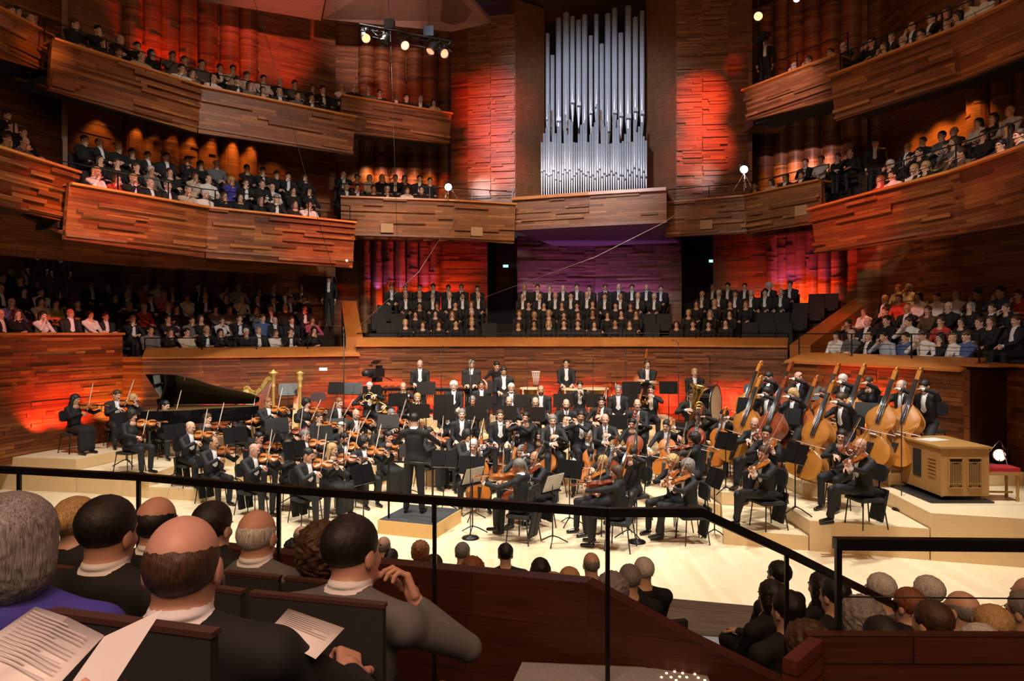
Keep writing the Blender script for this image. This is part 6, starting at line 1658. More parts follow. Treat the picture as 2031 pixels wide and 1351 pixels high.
def crowd(key, ox, rows, region, face=None, choir=False, skip_seat=False, hs=2.9014, empties=None):
    b = BAL[key]
    for ri, row in enumerate(rows):
        ppl = []
        for tkn in row.split():
            x, c = tkn.split(':'); ppl.append((ox + float(x) / hs, c))
        ppl.sort()
        path = offs(b['P'], b['d0'] + b['pitch'] * ri)
        zf = b['zt'] + b['base'] + b['step'] * ri - 1.24
        for n, (px, c) in enumerate(ppl):
            p, d = hitpath(path, px)
            sx, top, hc = c[0], c[1], c[2]; fem = sx == 'f'
            if top == 'k' and not fem and not choir and random.Random(int(px)).random() < .55: top = 's'
            tgt = Vector(face) if face else ARENA
            v = (tgt - p).normalized(); a = math.atan2(v.x, -v.y)
            rr = random.Random(int(px * 7) + ri)
            pi = 0 if choir else rr.choice([0, 0, 1, 1, 2, 3])
            tux = (not fem) and top in 'sw' if not choir else not fem
            B = aud_body(pi, fem, tux, JAC if choir and not fem else None, .012 if choir else .015, .009 if choir else .0105, (0, 4, 0) if choir else ((8, 3, 0), (-6, 6, 4), (4, 0, 0), (0, 6, 0))[pi])
            st = rr.choice(['long', 'bob', 'bun', 'pony', 'long']) if fem else rr.choice(['short', 'short', 'short', 'receding'] + (['fringe', 'receding', 'fringe'] if hc in 'gw' else []))
            if len(c) > 3: st = {'0': 'bald', 'c': 'curly', 'l': 'long', 's': 'short', 'f': 'fringe', 'o': 'bob'}[c[3]]
            M = rz(p.x, p.y, zf, a + rr.uniform(-.15, .15) * (not choir)) @ Matrix.Scale(rr.uniform(.97, 1.04) * (1.04), 4)
            gname = 'chorister' if choir else 'audience_member'
            hw = HW[hc] if st not in ('bald',) else 'bald'
            who = '%s %s in %s' % (hw, 'woman' if fem else 'man', ('a black dress' if fem else 'a bow tie') if choir else CW[top])
            pos = '%s from left in %s row, %s' % (NTH[n], NTH[ri], region)
            person(gname, B, M, lab(who + ', ' + pos), 'person', top if not choir else 'ks'[not fem], hc, st, rr.choice([0, 0, 0, 1, 2, 0]), hres=.011 if not choir else .010,
                   glasses=rr.random() < .2, shirt=None if top != 'w' or choir else TOP['w'])
            if not skip_seat:
                s_ = link('choir_seat' if choir else 'auditorium_seat', SEAT); s_.matrix_world = rz(p.x, p.y, zf, a)
                tag(s_, lab('charcoal seat of the', hw, 'woman' if fem else 'man', pos), 'seat', 'seats, ' + region)
        for n, x in enumerate((empties or {}).get(ri, [])):
            p, d = hitpath(path, ox + x / hs)
            v = ((Vector(face) if face else ARENA) - p).normalized()
            s_ = link('choir_seat' if choir else 'auditorium_seat', SEAT); s_.matrix_world = rz(p.x, p.y, zf, math.atan2(v.x, -v.y))
            tag(s_, lab('empty charcoal seat,', NTH[n], 'empty one from left in', NTH[ri], 'row of', region), 'seat', 'seats, ' + region)
crowd('CH', 660, ['418:fky 518:fkb 610:fkb 708:fkd 800:fky 1068:fkb 1158:fkd 1243:fky 1330:fkb 1410:fkb 1505:fkb 1625:fkd 1708:fkb 1977:fkb 2072:fkb 2162:fkd 2260:fkd',
 '475:fkd 590:fkd 687:fkr 800:fkw 1073:fkr 1160:fky 1243:fky 1330:fkb 1412:fkb 1495:fkb 1580:fkb 1660:fkd 1745:fkb 2046:fky 2170:fkg 2283:fkd',
 '500:fkd 600:fkb 705:fkd 797:fkr 1127:fkd 1215:fkd 1318:fkb 1405:fkd 1495:fkb 1627:fkd 1713:fkb 2092:fkb 2196:fky 2286:fkb 2376:fkr',
 '420:msg 500:msb 575:msg 672:msb 747:msd 838:msb 1093:msg 1190:msb 1280:msw 1370:msd 1463:msg 1565:msb 1655:msb 1755:msg0 1850:msw 2124:msw 2221:msw 2315:msb 2407:msw 2487:msd 2578:msb',
 '338:msb 418:msg 500:msb 578:msb 665:msb 740:msg 833:msb 1103:msb 1178:msb 1247:msg 1325:msg0 1405:msb 1475:msd 1568:msb 1645:msb 1722:msb 1805:mswf 1888:msb 2185:msg 2272:msd 2370:msb 2508:mswc 2630:msb'],
 'choir', face=(-.5, 9), choir=True, empties={0: [260, 350, 2390, 2480, 2580], 1: [300, 380, 900, 1830, 2390, 2490, 2580], 2: [270, 380, 1810, 1900, 2480, 2570, 2670], 3: [300, 2680, 2770], 4: [2770, 2850]})
crowd('LT', 0, ['870:mgd 975:fkb 1080:mcd 1182:mks0 1262:fkd 1420:fkw 1490:mkg 1590:fwb 1670:mkb 1805:fkd'.replace('mks0', 'msg0'), '760:mkg 970:fkd 1100:mgd 1160:fkb 1275:fwb 1375:mkb 1515:mbb 1583:mkg 1680:msb 1795:fpb',
 '750:mkg 835:fry 965:mkg 1020:fkb 1243:fgb 1325:mnb 1475:fgb 1560:msb 1645:mkb 1750:msb', '655:fkd 735:mkg 870:mkd 940:mpg 1080:fwb 1180:msd 1300:fkb 1388:mwb 1485:mkb 1575:mkb 1670:mkd 1750:mkd',
 '530:mkb 620:fkd 745:msb 833:mpb 915:mwb 985:mkb 1135:msd 1180:fkd 1305:fwb 1370:mly 1490:fkd 1572:mkg 1665:fwb 1733:mkb'], 'left stalls terrace')
crowd('FL', 0, ['10:mky 90:fkb 235:fwd 410:mkg 525:fwd 612:mkb', '60:mbg 240:fcd 325:fvd 450:fkb', '10:msy 140:fkd 240:mwd 325:fkd', '120:fkd 225:mkd 20:mkb', '60:mkd 145:mkb'], 'far left terrace')
crowd('RT', 1331, ['945:fwd 1030:mgw0 1130:mkb 1240:mld 1340:mbb 1462:mwb 1540:fkdl 1610:mwg 1690:mbb', '1025:fkd 1125:mkg 1232:mkd 1380:mwb 1545:frb 1665:fkd 1765:mkb 1830:fkbl 1975:msb',
 '1105:fwb 1240:fkb 1352:msg0 1470:fnb 1590:mkb0 1715:fkg 1840:msb 1945:fkb', '1222:mkg 1305:frb 1415:fwd 1520:mwb 1635:mwb 1775:mnd 1905:mbd 2010:frb', '1300:fcr 1372:fwg 1520:fvb 1600:mbd 1715:msw 1835:frb 1930:fkd'], 'right stalls terrace')
crowd('L1', 0, ['545:fwy 660:frb 755:mky 870:msg 970:msg 1075:mcg 1187:mww 1283:fkb 1385:fkd 1505:fkb 1583:mkg 1700:fkb 1773:mwb', '580:fkd 677:fkb 790:fkb 875:fgw 980:fkb 1115:fcb 1205:mwb 1327:fuy 1410:msb 1510:mkb 1570:mwg 1690:fkd 1775:fkd',
 '495:mkb 580:mkb 690:mkg 765:fkd 855:msb 960:msd 1070:fkd 1160:fkd 1250:mgr 1425:fkd 1505:msd 1595:mkb 1655:mkd 1750:fkb'], 'middle left balcony')
crowd('L2', 0, ['590:fkb 690:fkb 820:mcd 1040:mwd 1110:fgb 1235:mwb 1355:mkd 1445:fgb 1515:fgb 1610:mkd 1715:mgb 1790:mkd', '440:mkb 555:mkd 700:mkg 780:mkd 880:fkd 985:mgb 1068:fgb 1165:mgd 1270:mkd 1335:mcd 1425:mwb 1520:mwd 1605:mkg 1700:mgb 1795:fkb 1860:mkd'], 'upper left balcony')
crowd('C1', 660, ['80:mkg 140:mkd 235:fkb 310:mkw 430:fwb 510:mkd', '60:msb 140:frd 215:fcy 285:fky 360:msb 412:fkb 500:msd 560:fkd'], 'middle balcony left of organ')
crowd('C2', 660, ['55:fwy 120:mkd 205:mgy 270:fkb 365:mkg 425:mkb 505:mkg 580:fcd'], 'upper balcony left of organ')
crowd('D1', 1331, ['480:fkd 570:fwb 655:mkb 745:mkb', '770:msb 860:fwb 955:fkb 1055:mkb'.replace('1055', '1040')], 'middle balcony right of organ')
crowd('D2', 1331, ['715:msg 800:mkb 910:mgb 985:mkb'], 'upper balcony right of organ')
crowd('R1', 1331, ['1195:frr 1265:mwd 1390:mwy 1480:fky 1680:mnb 1885:fcd 1990:mkb', '1270:fkw 1365:fkd 1445:fkd 1575:fnb 1645:fgb 1790:fkd 1930:fgd', '1355:mky 1440:mkb 1550:mgd 1620:mkg 1760:fwd 1845:fkd 1940:mlg'], 'middle right balcony')
crowd('R2', 1331, ['1240:fgb 1325:mkw 1430:fgd 1580:mgb 1665:fld', '1100:fkb 1165:fkd 1260:mkg 1400:mkb 1490:mkd 1600:fkb 1720:fwb 1790:mwb'], 'upper right balcony')
crowd('F1', 0, ['25:fvb 125:mgd', '60:mkb 140:fkb', '50:mkb'], 'far middle left balcony')
crowd('F2', 0, ['70:mkb 165:mkb', '205:mkb 110:fkd'], 'far upper left balcony')
# people standing
B = pose('standm')[0]; BS = body('standing', legs='stand', hips=.93, res=.014, fine=.01, tux=True, LH=((.22, -.08, .86), (0, -.2, -1), (1, 0, 0), .4, (.6, .6, 0)), RH=((-.22, -.08, .86), (0, -.2, -1), (-1, 0, 0), .4, (-.6, .6, 0)))
def stander(px, py, Y, a, lb, name='usher', top='s', hc='d', st='short', z=None):
    p = at(px, py, Y); return person(name, BS, rz(p.x, Y, (p.z - 1.62) if z is None else z, R(a)), lb, 'person', top, hc, st, 0)
stander(75, 482, 19.6, 30, 'dark-suited usher standing against the golden wall at far left', z=None)
stander(122, 488, 19.8, 25, 'second dark-suited usher standing beside the dark corner at far left')
stander(652, 552, 24.2, 10, 'usher in a dark suit standing in the shade left of the choir ramp')
stander(1737, 525, 22.4, -20, 'woman usher standing in the shade behind the right ramp', 'usher', 'k', 'd', 'bob')
stander(1783, 528, 22.2, -20, 'usher in black standing in the shade above the right stalls')
stander(1518, 82, 21.0, -30, 'cameraman in black standing on the upper balcony right of organ', 'camera_operator', 'k')
stander(1736, 282, 19.6, -35, 'standing usher in black on the middle right balcony stair', 'usher', 'k')

p = at(1518, 82, 21.0); m = MB(); m.box((0, 0, 0), (.5, .4, .5)); o = m.obj('camera_platform', BLKP); o.location = (p.x, 21.0, p.z - 1.62 - .5); tag(o, 'black platform under the cameraman on the upper right balcony', 'platform')
root = empty('video_camera', rz(p.x - .25, 20.6, p.z - 1.62, .4)); m = MB(); m.box((0, 0, 1.55), (.08, .2, .1)); m.box((0, -.25, 1.55), (.05, .08, .05)); m.obj('camera_body', BLKP, root); m = MB(); m.tube([(0, 0, 0), (0, 0, 1.5)], .03, 8); m.obj('tripod', BLACK, root)
tag(root, 'black video camera beside the cameraman on the upper balcony', 'camera')
# ---------- stalls in front of the stage ----------
SB = seat_mesh(.27, .92, 'stalls_seat')
def backseat(i, fem): return aud_body(0, fem, False, None, .012, .008, ((0, 0, 0), (18, 0, 0), (-18, 0, 0), (35, 2, 0))[i] if False else (0, 0, 0))
FR = [(603,1057,'mgg','fringe','grey suited man apart at the left below the front violins'),(590,1086,'mkd','curly','dark curly head low at the left edge of the stalls'),(764,1078,'mkg','fringe','balding grey man just right of the seated man in grey'),(778,1100,'fkd','bun','woman with dark pinned hair under the podium corner'),
 (836,1086,'fkr','curly','auburn curly woman at the podium'),(862,1112,'fkb','long','woman with long brown hair by the second rail post'),(918,1092,'mkg','short','man with thick grey hair in the front stalls'),(938,1122,'fkr','curly','woman with long auburn curls in the stalls'),
 (1002,1094,'mkd','short','dark-haired man in a dark suit before the ponytailed violist'),(1070,1120,'fkd','long','woman with straight long dark hair in the stalls'),(1127,1140,'fky','bob','blonde woman beside the bald man in the stalls'),(1096,1152,'fky','bun','fair hair low behind the dark parapet'),
 (1170,1112,'mkg','fringe','bald grey-fringed man in the front stalls'),(1210,1164,'mkg','curly','grey wavy-haired man at the third rail post'),(1245,1142,'mkg','short','grey man in a blue-grey jacket near the aisle'),(1273,1126,'mkw','short','white-haired man by the aisle at the stage edge'),
 (1537,1134,'mkd','short','dark-haired man in the first row right of the aisle'),(1521,1168,'fkd','bob','woman with dark bob holding her knees by the aisle'),(1552,1200,'mkd','short','dark man with a glowing ear behind the sloping rail post'),(1619,1150,'fkd','long','woman with long dark hair in front right stalls'),
 (1645,1172,'mkd','short','man with glasses left of the thick rail post'),(1735,1162,'mgw','short','silver-haired person with dark glasses'),(1790,1186,'fkr','bun','auburn-haired woman between two white heads'),(1828,1168,'mkw','short','white-haired man with rosy scalp'),
 (1693,1220,'mkg','curly','man with wavy grey hair right of the thick rail post'),(1834,1224,'mgb','short','brown-haired man in a grey jacket above the wooden box'),(1893,1198,'mkg','fringe','bald man with glasses beside the long blonde'),(1950,1222,'fcy','long','woman with very long blonde hair in cream'),
 (1735,1258,'mkd','short','dark head just above the wooden box'),(1588,1262,'fkb','curly','curly brown head left of the wooden box'),(1925,1262,'fkw','bob','pale grey head low behind the wooden box'),(2026,1168,'mkr','bald','bald man at the right edge of the picture'),(2018,1202,'mkg','short','man with glasses facing left at the right edge')]
BB = {}
for px, py, c, st, who in FR:
    fem = c[0] == 'f'
    B = aud_body(0, fem, False, None, .012, .008)
    Yd = py - HY - 308
    Y = 1008 / Yd if Yd > 60 else 12
    Y = max(3.6, min(Y, 8.9 if px < 1350 else 6.6))
    if px < 800: Y = 8.3
    p = at(px, py, Y); zf = p.z - 1.24 * 1.03
    tgt = Vector((-1.5 if px > 1300 else -.5, 14)); v = (tgt - Vector((p.x, Y))).normalized()
    a = math.atan2(v.x, -v.y)
    M = rz(p.x, Y, zf, a) @ Matrix.Scale(1.03, 4)
    person('audience_member', B, M, lab(who), 'person', c[1], c[2], st, 0, hres=.008, eyes=True, glasses='glasses' in who)
    s_ = link('stalls_seat', SB); s_.matrix_world = rz(p.x, Y, zf, a); tag(s_, lab('dark stalls seat of the', who), 'seat', 'seats in the stalls')
m = MB(); m.face([(-9, 3.8, -.2), (1.2, 3.9, .1), (1.4, 9.6, -.45), (-9, 9.4, -.45)], None); m.face([(1.2, 3.9, .1), (5.5, 2.6, .9), (8.5, 2.6, .9), (12, 8, -.45), (1.4, 9.6, -.45)], None)
struct(m.obj('floor_stalls', mat('grey stalls floor', (.16, .16, .17), .8, noise=.2, nscale=40)))

# ---------- near rows ----------
def seatback(name, p0, p1, z, h, lb, group):
    """slab-like seat back between two plan points, a paler top edge"""
    a, b = Vector((*p0, z)), Vector((*p1, z)); d = (b - a); L = d.length; ang = math.atan2(d.y, d.x)
    root = empty(name, rz(a.x, a.y, z - h, ang))
    m = MB(); m.box((L / 2, 0, h / 2), (L / 2 - .012, .012, h / 2 - .012)); m.obj('backrest', SEATF, root)
    m = MB(); m.box((L / 2, 0, h - .005), (L / 2 - .008, .014, .006)); m.obj('top_trim', mat('dark seat trim wood', (.07, .03, .025), .5), root)
    m = MB(); m.box((L / 2, .26, h - .62), (L / 2 - .03, .22, .05)); m.obj('cushion', SEATF, root)
    tag(root, lb, 'seat', group)
def rowpts(q, z):
    return [tuple(on(x, y, z).xy) for x, y in q]
G1 = 'dark seats of the near rows'
for (q0, q1), z, lb in [(((32, 1200), (436, 1252)), 3.03, 'nearest dark seat back, below the big balding head'), (((-260, 1164), (22, 1198)), 3.03, 'seat back at the bottom left corner under the blue-clad woman'),
                        (((-40, 1103), (97, 1121)), 2.80, 'seat back far left in the second near row'), (((100, 1121), (290, 1146)), 2.80, 'seat back behind the dark-haired man, second near row'), (((292, 1146), (488, 1171)), 2.80, 'seat back hidden behind the big balding head'),
                        (((494, 1172), (770, 1198)), 2.80, 'dark seat back behind the man in grey'), (((118, 1092), (290, 1112)), 2.62, 'seat back behind the blonde with a bun'), (((292, 1112), (442, 1131)), 2.62, 'seat back of the bald dark-fringed man'),
                        (((445, 1132), (560, 1143)), 2.62, 'seat back behind the white-haired balding man'), (((563, 1143), (700, 1158)), 2.62, 'seat back of the curly woman in the third near row')]:
    p = rowpts([q0, q1], z); seatback('auditorium_seat', p[0], p[1], z, 1.05, lb, G1)
HDB = {}
def near_body(key, **kw):
    if key not in HDB: HDB[key] = body('figure', tux=False, res=.010, fine=.0045, collar=1 if not kw.get('fem') else 0, headoff=(0, .010, -.022), **kw)
    return HDB[key]
ARM = dict(LH=((.16, -.34, .72), (-.3, -1, -.1), (0, -.2, 1), .4, (.8, .3, -.5)), RH=((-.16, -.34, .72), (.3, -1, -.1), (0, -.2, 1), .4, (-.8, .3, -.5)))
NEAR = [('wom', True, 30, 1092, 1.50, 12, 'u', 'g', 'bob', 1, 'elderly woman with ash-grey bob and blue top at left edge', (0, 4, 0), {}),
        ('man', False, 366, 1128, 1.58, 8, 'k', 'b', 'fringe', 1, 'large balding head of the nearest man, brown fringe', (0, 6, 0), {}),
        ('man2', False, 217, 1062, 2.36, -8, 'k', 'd', 'short', 1, 'man with thick dark hair and dark jacket, second near row', (-12, 4, 0), {}),
        ('man3', False, 702, 1102, 2.32, -14, 'g', 'd', 'short', 1, 'man in a grey jacket resting his cheek on his hand', (-14, 6, 6), {}),
        ('man4', False, 512, 1065, 3.10, -10, 'g', 'w', 'fringe', 1, 'white-haired balding man in a dark grey jacket', (-20, 4, 0), {}),
        ('man5', False, 313, 1040, 3.05, 0, 'k', 'd', 'fringe', 1, 'bald man with dark fringe beyond the first rail post', (0, 4, 0), {}),
        ('wom2', True, 155, 1043, 3.05, -10, 'k', 'y', 'bun', 0, 'blonde woman with low knotted bun', (-15, 4, 0), {}),
        ('wom3', True, 424, 1050, 3.15, -10, 'k', 'd', 'bun', 0, 'woman with dark pinned-up hair behind the balding head', (-15, 4, 0), {}),
        ('wom4', True, 642, 1100, 3.0, -5, 'k', 'b', 'curly', 0, 'woman with brown curls beside the man in grey', (0, 4, 0), {})]
for key, fem, px, py, Y, fc, top, hc, st, sk, who, hd, kw in NEAR:
    if key == 'man3':
        B = near_body(key, fem=False, head=hd, lean=8, legs='sit', knee=(.17, -.46), foot=.17, LH=ARM['LH'], RH=((-.17, -.17, 1.02), (.45, -.05, 1), (-.7, -.6, .1), .9, (-.7, -.5, -.7)))
    elif key == 'man':
        B = near_body(key, fem=False, head=hd, lean=4, LH=((.12, -.36, .80), (-.6, -.8, .1), (.2, -.2, 1), .5, (.8, .3, -.5)), RH=((-.33, -.36, .78), (.1, -1, .15), (-.5, .1, .9), .7, (-.9, .3, -.5)))
    else: B = near_body('f' if fem else 'm', fem=fem, head=(0, 5, 0), **ARM)
    z = at(px, py, Y).z; hz_ = B['head'].translation
    a = R(180 + fc); ho = Matrix.Rotation(a, 3, 'Z') @ Vector((hz_.x, hz_.y, 0)); p = at(px, py, Y)
    M = rz(p.x - ho.x, Y - ho.y, z - hz_.z, a)
    person('audience_member', B, M, who, 'person', top, hc, st, sk, bottom='c' if key == 'man3' else 'k', hres=.005)
    if key == 'man': MANM = M
    if key == 'man3': M3 = M
# programmes
def sheet(name, pts, lb, lines=True, n=6):
    """bent paper through rows of points"""
    m = MB(); rows = len(pts)
    for i in range(rows - 1):
        for j in range(len(pts[i]) - 1): m.face([pts[i][j], pts[i][j + 1], pts[i + 1][j + 1], pts[i + 1][j]], None, 0, True)
    o = m.obj(name, PAPER); md = o.modifiers.new('thickness', 'SOLIDIFY'); md.thickness = .0012
    tag(o, lb, 'paper'); return o
INK = mat('faint printed text', (.56, .53, .53), .8)
def printed(o, quad, n, r0=.12, r1=.9, off=.0015):
    m = MB(); A, B_, C_, D_ = [Vector(q) for q in quad]; nn = (B_ - A).cross(D_ - A).normalized()
    if nn.dot(Vector((0, 0, EYE)) - A) < 0: nn = -nn
    for i in range(n):
        t0 = r0 + (r1 - r0) * i / n; t1 = t0 + .35 * (r1 - r0) / n
        x1 = .9 if i % 4 else .6
        q = [A.lerp(B_, u).lerp(D_.lerp(C_, u), t) + nn * off for u, t in ((.1, t0), (x1, t0), (x1, t1), (.1, t1))]
        m.face(q)
    m.obj('printed_text', INK, o)
q = [at(572, 1208, 1.85), at(683, 1247, 1.72), at(626, 1308, 1.55), at(528, 1256, 1.66)]
o = sheet('programme', [[q[0], q[1]], [q[3], q[2]]], 'white programme sheet in the right hand of the large balding man'); printed(o, q, 7, .1, .55)
q = [at(70, 1205, .98), at(206, 1262, .88), at(60, 1420, .66), at(-110, 1330, .74)]
md_ = (q[0] + q[1]) / 2 + Vector((0, 0, .004))
o = sheet('programme', [[q[0], md_, q[1]], [q[3], (q[2] + q[3]) / 2 + Vector((0, 0, .004)), q[2]]], 'open programme booklet at the bottom left corner, printed page'); printed(o, q, 14, .12, .8, .0075)
q2 = [at(206, 1263, .88), at(322, 1209, .86), at(200, 1400, .62), at(95, 1420, .66)]
m = MB(); m.face([q2[0], q2[1], q2[2], q2[3]]); m.obj('lifted_page', PAPER, o)
w0_ = at(282, 1560, .66); w1_ = at(250, 1480, .67)
hp = hand(w0_, (w1_ - w0_), Vector((.5, -.6, .5)), 1, .3, .62)
hp = [('cap', (at(300, 1580, .62), w0_, .022, .018), .02, 0)] + hp
me = skin(hp, 'hand', .0032); me.materials.append(SK[1]); o = link('holding_hand', me); tag(o, 'fingertips holding the programme booklet at the bottom left', 'person')

# ---------- rails and parapets ----------
def railing(name, pts, z, th, lb, posts, wire=None, grp=None):
    root = empty(name, rz(pts[0].x, pts[0].y, z)); I = root.matrix_world.inverted(); m = MB()
    for a, b in zip(pts[:-1], pts[1:]): m.bar(I @ a, I @ b, th * .9, th)
    m.obj('handrail', BLACK, root)
    for a, zb in posts: m = MB(); m.bar(I @ a, I @ Vector((a.x, a.y, zb)), .030, .014) if False else m.box(I @ Vector((a.x, a.y, (a.z + zb) / 2)), (.010, .010, (a.z - zb) / 2)); m.obj('post', BLACK, root)
    for w_ in (wire or []): m = MB(); m.tube([I @ p for p in w_], .003, 6); m.obj('wire', BLACK, root)
    tag(root, lb, 'railing', grp)
RZ = 2.76
r_ = [on(-120, 925, RZ), on(275, 946, RZ), on(553, 970, RZ), on(862, 992, RZ), on(1205, 1016, RZ), on(1388, 1016, RZ)]
r_.append(at(1560, 1095, 3.75)); r_.append(at(1885, 1256, 5.2))
railing('stair_railing', r_, RZ, .040, 'long black handrail crossing in front of the orchestra, then sloping down', [(on(38, 934, RZ), 1.3), (r_[1], 1.2), (r_[2], 1.2), (r_[3], 1.75), (r_[4], 1.7), (r_[6], 1.2)])
PZ = 2.33
pp = [on(430, 1085, PZ), on(548, 1098, PZ), on(860, 1128, PZ), on(1165, 1157, PZ)]
Pl = [p.xy for p in pp]
m = MB()
def para(name, pts, w_, zb, material):
    m = MB(); u = 0
    for a, b in zip(pts[:-1], pts[1:]):
        d = (b - a); n = Vector((-d.y, d.x, 0)).normalized() * w_; L = d.length
        A = [a, b, b + n, a + n]; lo = [Vector((p.x, p.y, zb)) for p in A]
        m.face(A, [(u, 0), (u + L, 0), (u + L, w_), (u, w_)])
        for i, j in ((0, 1), (1, 2), (2, 3), (3, 0)): m.face([A[i], lo[i], lo[j], A[j]], [(u, A[i].z), (u, zb), (u + L, zb), (u + L, A[j].z)])
        u += L
    return struct(m.obj(name, material))
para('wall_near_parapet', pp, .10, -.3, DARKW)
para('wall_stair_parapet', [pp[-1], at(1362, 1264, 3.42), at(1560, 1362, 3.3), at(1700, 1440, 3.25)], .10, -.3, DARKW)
NX = [at(1655, 1078, 2.62), at(2080, 1082, 2.62)]
railing('near_railing', NX, NX[0].z, .042, 'thick black corner railing at the lower right', [(NX[0] + Vector((.014, 0, 0)), 2.48)], [[at(1668, 1184, 2.62), at(2080, 1188, 2.62)]])
BZ = 2.5
bx = [on(1552, 1305, BZ), on(1604, 1262, BZ), on(2120, 1264, BZ)]
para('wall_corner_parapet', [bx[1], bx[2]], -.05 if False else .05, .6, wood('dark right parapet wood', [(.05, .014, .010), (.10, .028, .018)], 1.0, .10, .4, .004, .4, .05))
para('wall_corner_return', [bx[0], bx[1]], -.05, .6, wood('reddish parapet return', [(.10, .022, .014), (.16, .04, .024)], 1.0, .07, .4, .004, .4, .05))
# steps with lit studs
sp = [on(1035, 1315, 1.95), on(1398, 1330, 1.95), on(1440, 1420, 1.95), on(985, 1420, 1.95)]
m = MB(); m.face(sp); m.face([sp[0] + Vector((0, .01, 0)), sp[1] + Vector((0, .01, 0)), sp[1] + Vector((0, .01, -.5)), sp[0] + Vector((0, .01, -.5))])
struct(m.obj('floor_stair_landing', mat('grey stair carpet', (.34, .35, .38), .85, noise=.25, nscale=70)))
STUD = mat('lit brass stud', (1, .62, .35), .4, emit=2.5)
k = 0
for (x, y) in [(1322, 1336), (1338, 1333), (1354, 1336), (1366, 1334), (1378, 1338), (1331, 1344), (1348, 1343), (1362, 1344), (1385, 1345), (1341, 1350), (1398, 1350), (1312, 1344)]:
    m = MB(); m.lathe([(.006, 0), (.006, .004), (0, .0045)], 8); o = m.obj('floor_stud', STUD); o.location = on(x, y, 1.951)
    tag(o, lab('small glowing brass stud on the grey landing,', NTH[k], 'of twelve'), 'light', 'glowing studs on the landing'); k += 1
m = MB(); m.face([(-8, -1, 1.7), (.5, -1, 1.7), (.5, 3.3, 1.45), (-8, 3.9, 1.45)]); struct(m.obj('floor_near_rows', CARPET))

# ---------- lamps, signs, cables ----------
def fixture(px, py, Y, aim, r_, col, e, lb, name='spotlight', stand=None, up=.25):
    p = at(px, py, Y); d = (Vector(aim) - p).normalized()
    root = empty(name, frame(p, d, (0, 0, 1.01)))
    m = MB(); m.lathe([(0, -.30), (r_ * .7, -.30), (r_ * .9, -.12), (r_, 0), (r_ * 1.05, .04), (r_ * .98, .04), (r_ * .95, 0)], 20); m.obj('housing', BLKP, root)
    m = MB(); m.lathe([(0, .012), (r_ * .94, .005)], 20); m.obj('lens', mat('lamp glow %s' % name + str(col), col, .4, emit=e), root)
    m = MB(); I = root.matrix_world.inverted(); m.tube([I @ (p + Vector((0, 0, up))), I @ (p + Vector((.0, 0, up * .4)))], .02, 6)
    m.tube([(-r_ * 1.1, 0, -.05), (-r_ * 1.1, r_ * 1.3, -.1), (r_ * 1.1, r_ * 1.3, -.1), (r_ * 1.1, 0, -.05)], .012, 6); m.obj('yoke', BLACK, root)
    if stand:
        m = MB(); m.tube([I @ p, I @ Vector((p.x, p.y, stand))], .015, 6)
        for i in range(3): a = R(120 * i + 20); m.tube([I @ Vector((p.x, p.y, stand + .5)), I @ Vector((p.x + .35 * math.cos(a), p.y + .35 * math.sin(a), stand))], .012, 6)
        m.obj('tripod', CHROME, root)
    tag(root, lb, 'spotlight', 'theatre spotlights')
T0, T1 = at(713, 48, 17.2), at(896, 82, 17.0)
root = empty('lighting_truss', Matrix.Translation(T0)); D_ = T1 - T0; m = MB(); o3 = [Vector((0, 0, 0)), Vector((0, .25, 0)), Vector((0, .12, -.22))]
for q in o3: m.tube([q, q + D_], .022, 6)
n = 9
for i in range(n):
    for a, b in ((0, 1), (1, 2), (2, 0)): m.tube([o3[a] + D_ * i / n, o3[b] + D_ * (i + 1) / n], .010, 5)
m.obj('truss_frame', BLACK, root)
for t, hh in ((.32, 1.2), (.75, 1.4)): m = MB(); m.tube([D_ * t, D_ * t + Vector((0, 0, hh))], .01, 5); m.box(D_ * t + Vector((0, .1, .15)), (.12, .12, .12)); m.obj('hoist', BLACK, root)
tag(root, 'black lighting truss hanging below the reflector left of the organ', 'truss')
for k, (x, y, e, c) in enumerate([(726, 76, 3, (1, .30, .14)), (762, 84, .0, (.02, .02, .02)), (803, 90, 3.4, (1, .34, .18)), (854, 101, 1.2, (1, .35, .18)), (881, 106, 3, (1, .18, .10))]):
    fixture(x, y, 17.1, (2 + k, 6, 2) if e > 1.5 else (-6, 12, 0), .11, c, e, lab(['glowing', 'dark', 'glowing', 'dim orange', 'red-glowing'][k], 'spotlight,', NTH[k], 'from left on the black lighting truss'))
fixture(1504, 32, 19.0, (0, 6, 2), .12, (1, .34, .14), 3.2, 'orange spotlight hanging above the cameraman', up=.5)
fixture(1580, -2, 19.0, (0, 6, 2), .09, (1, .4, .5), 4, 'spotlight half cut off at the top edge')
fixture(889, 371, 21.9, (1.5, 8, 3), .115, (.85, .92, 1), 12, 'white follow spot on a stand at the end of the balcony', stand=7.7)
fixture(1476, 336, 20.6, (0, 8, 3), .115, (.85, .92, 1), 12, 'white follow spot by the right balcony corner', stand=7.75)
fixture(1983, 903, 13.8, (1.0, 8, 2.2), .12, (1, .42, .25), 4, 'warm spotlight on the floor behind the chamber organ', stand=1.0, up=-.2)
fixture(78, 45, 15, (0, 10, 2), .08, (.1, .1, .1), 0, 'small dark lamp at the upper left') if False else None
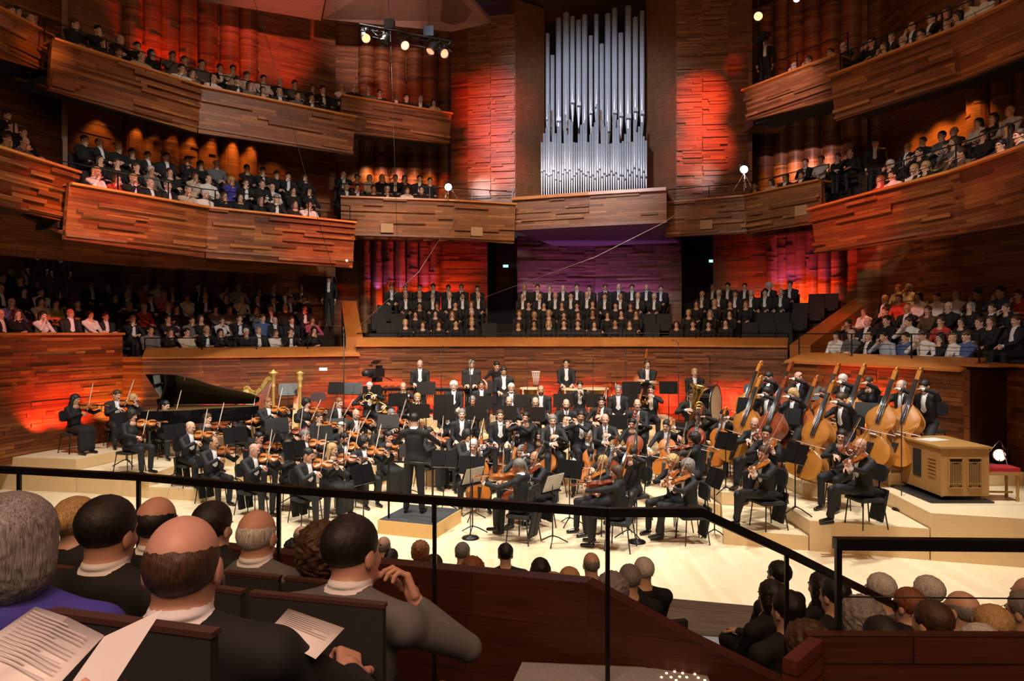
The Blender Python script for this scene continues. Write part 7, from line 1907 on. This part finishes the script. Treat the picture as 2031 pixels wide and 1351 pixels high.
for k, (px, py, Y) in enumerate([(1003, 528, 28.36), (1411, 518, 27.38)]):
    p = at(px, py, Y); root = empty('exit_sign', Matrix.Translation(p)); m = MB(); m.box((0, 0, 0), (.11, .03, .06)); m.obj('casing', BLKP, root)
    m = MB(); m.box((0, -.034, 0), (.10, .004, .05)); m.obj('panel', mat('green exit panel', (.35, .95, .75), .5, emit=2.2), root)
    m = MB(); m.box((-.03, -.040, .0), (.012, .002, .03)); m.tube([(.0, -.04, 0), (.05, -.04, 0)], .006, 4); m.tube([(.03, -.04, .02), (.05, -.04, 0), (.03, -.04, -.02)], .006, 4); m.obj('pictogram', PAPER, root)
    tag(root, 'glowing green exit sign in the dark doorway %s of the choir' % ['left', 'right'][k], 'sign', 'exit signs')
for px, py, Y, w_, h_, lb in [(175, 462, 15.8, .035, .035, 'small white detector on the middle left balcony front'), (688, 517, 19.7, .03, .03, 'small white detector at the end of the middle left balcony')]:
    p = at(px, py, Y - .25); m = MB(); m.box((0, 0, 0), (w_, .03, h_)); o = m.obj('detector', PAPER); o.location = p; tag(o, lb, 'detector')
LAMPM = mat('white step light', (.85, .85, .82), .4, emit=.4)
p = at(643, 732, 20.0); m = MB(); m.box((0, 0, 0), (.11, .015, .04)); o = m.obj('wall_light', LAMPM); o.location = p + Vector((0, -.1, 0)); tag(o, 'small white wall light above the empty chair', 'wall light')
for x, y, Y in ((768, 453, 21.6), (945, 460, 22.2), (1401, 446, 21.0), (1590, 418, 19.0)):
    pp_, d_ = hitpath(BAL['C1' if x < 1000 else 'D1']['P'], x); p = Vector((pp_.x, pp_.y - .03, EYE - (y - HY) / F * pp_.y)); m = MB(); m.box((0, 0, 0), (.19, .06, .14), Matrix.Rotation(math.atan2(d_.y, d_.x) if x < 1000 else math.atan2(d_.y, d_.x), 3, 'Z')); o = m.obj('access_panel', mat('tan access panel', (.33, .20, .10), .6)); o.location = p
    tag(o, 'tan square panel set in the balcony front at %s' % {768: 'the far left', 945: 'left of the organ base', 1401: 'right of the organ base', 1590: 'the right end'}[x], 'panel', 'square panels in the balcony fronts')
def cable(pts, lb, r_=.006):
    m = MB(); m.tube(pts, r_, 5); tag(m.obj('cable', BLACK), lb, 'cable')
cable([at(498, -20, 14), at(560, 180, 14.5), at(632, 440, 15), at(668, 560, 15.4)], 'thin black cable hanging down across the left balconies')
CAB = mat('grey steel wire', (.35, .35, .36), .4, .8)
m = MB(); m.tube([at(908, 418, 21.8), at(830, 540, 21.2), at(708, 650, 21.0)], .008, 5); tag(m.obj('cable', CAB), 'steel wire slanting from the balcony to the choir microphone', 'cable')
m = MB(); m.tube([at(1400, 380, 19.5), at(1320, 440, 19.8), at(1180, 510, 20), at(960, 590, 20.4)], .006, 5); tag(m.obj('cable', CAB), 'long pale wire slanting across the purple wall', 'cable')
cable([at(774, 60, 17), at(782, 300, 17.2), at(792, 600, 17.4)], 'thin cable hanging from the lighting truss')
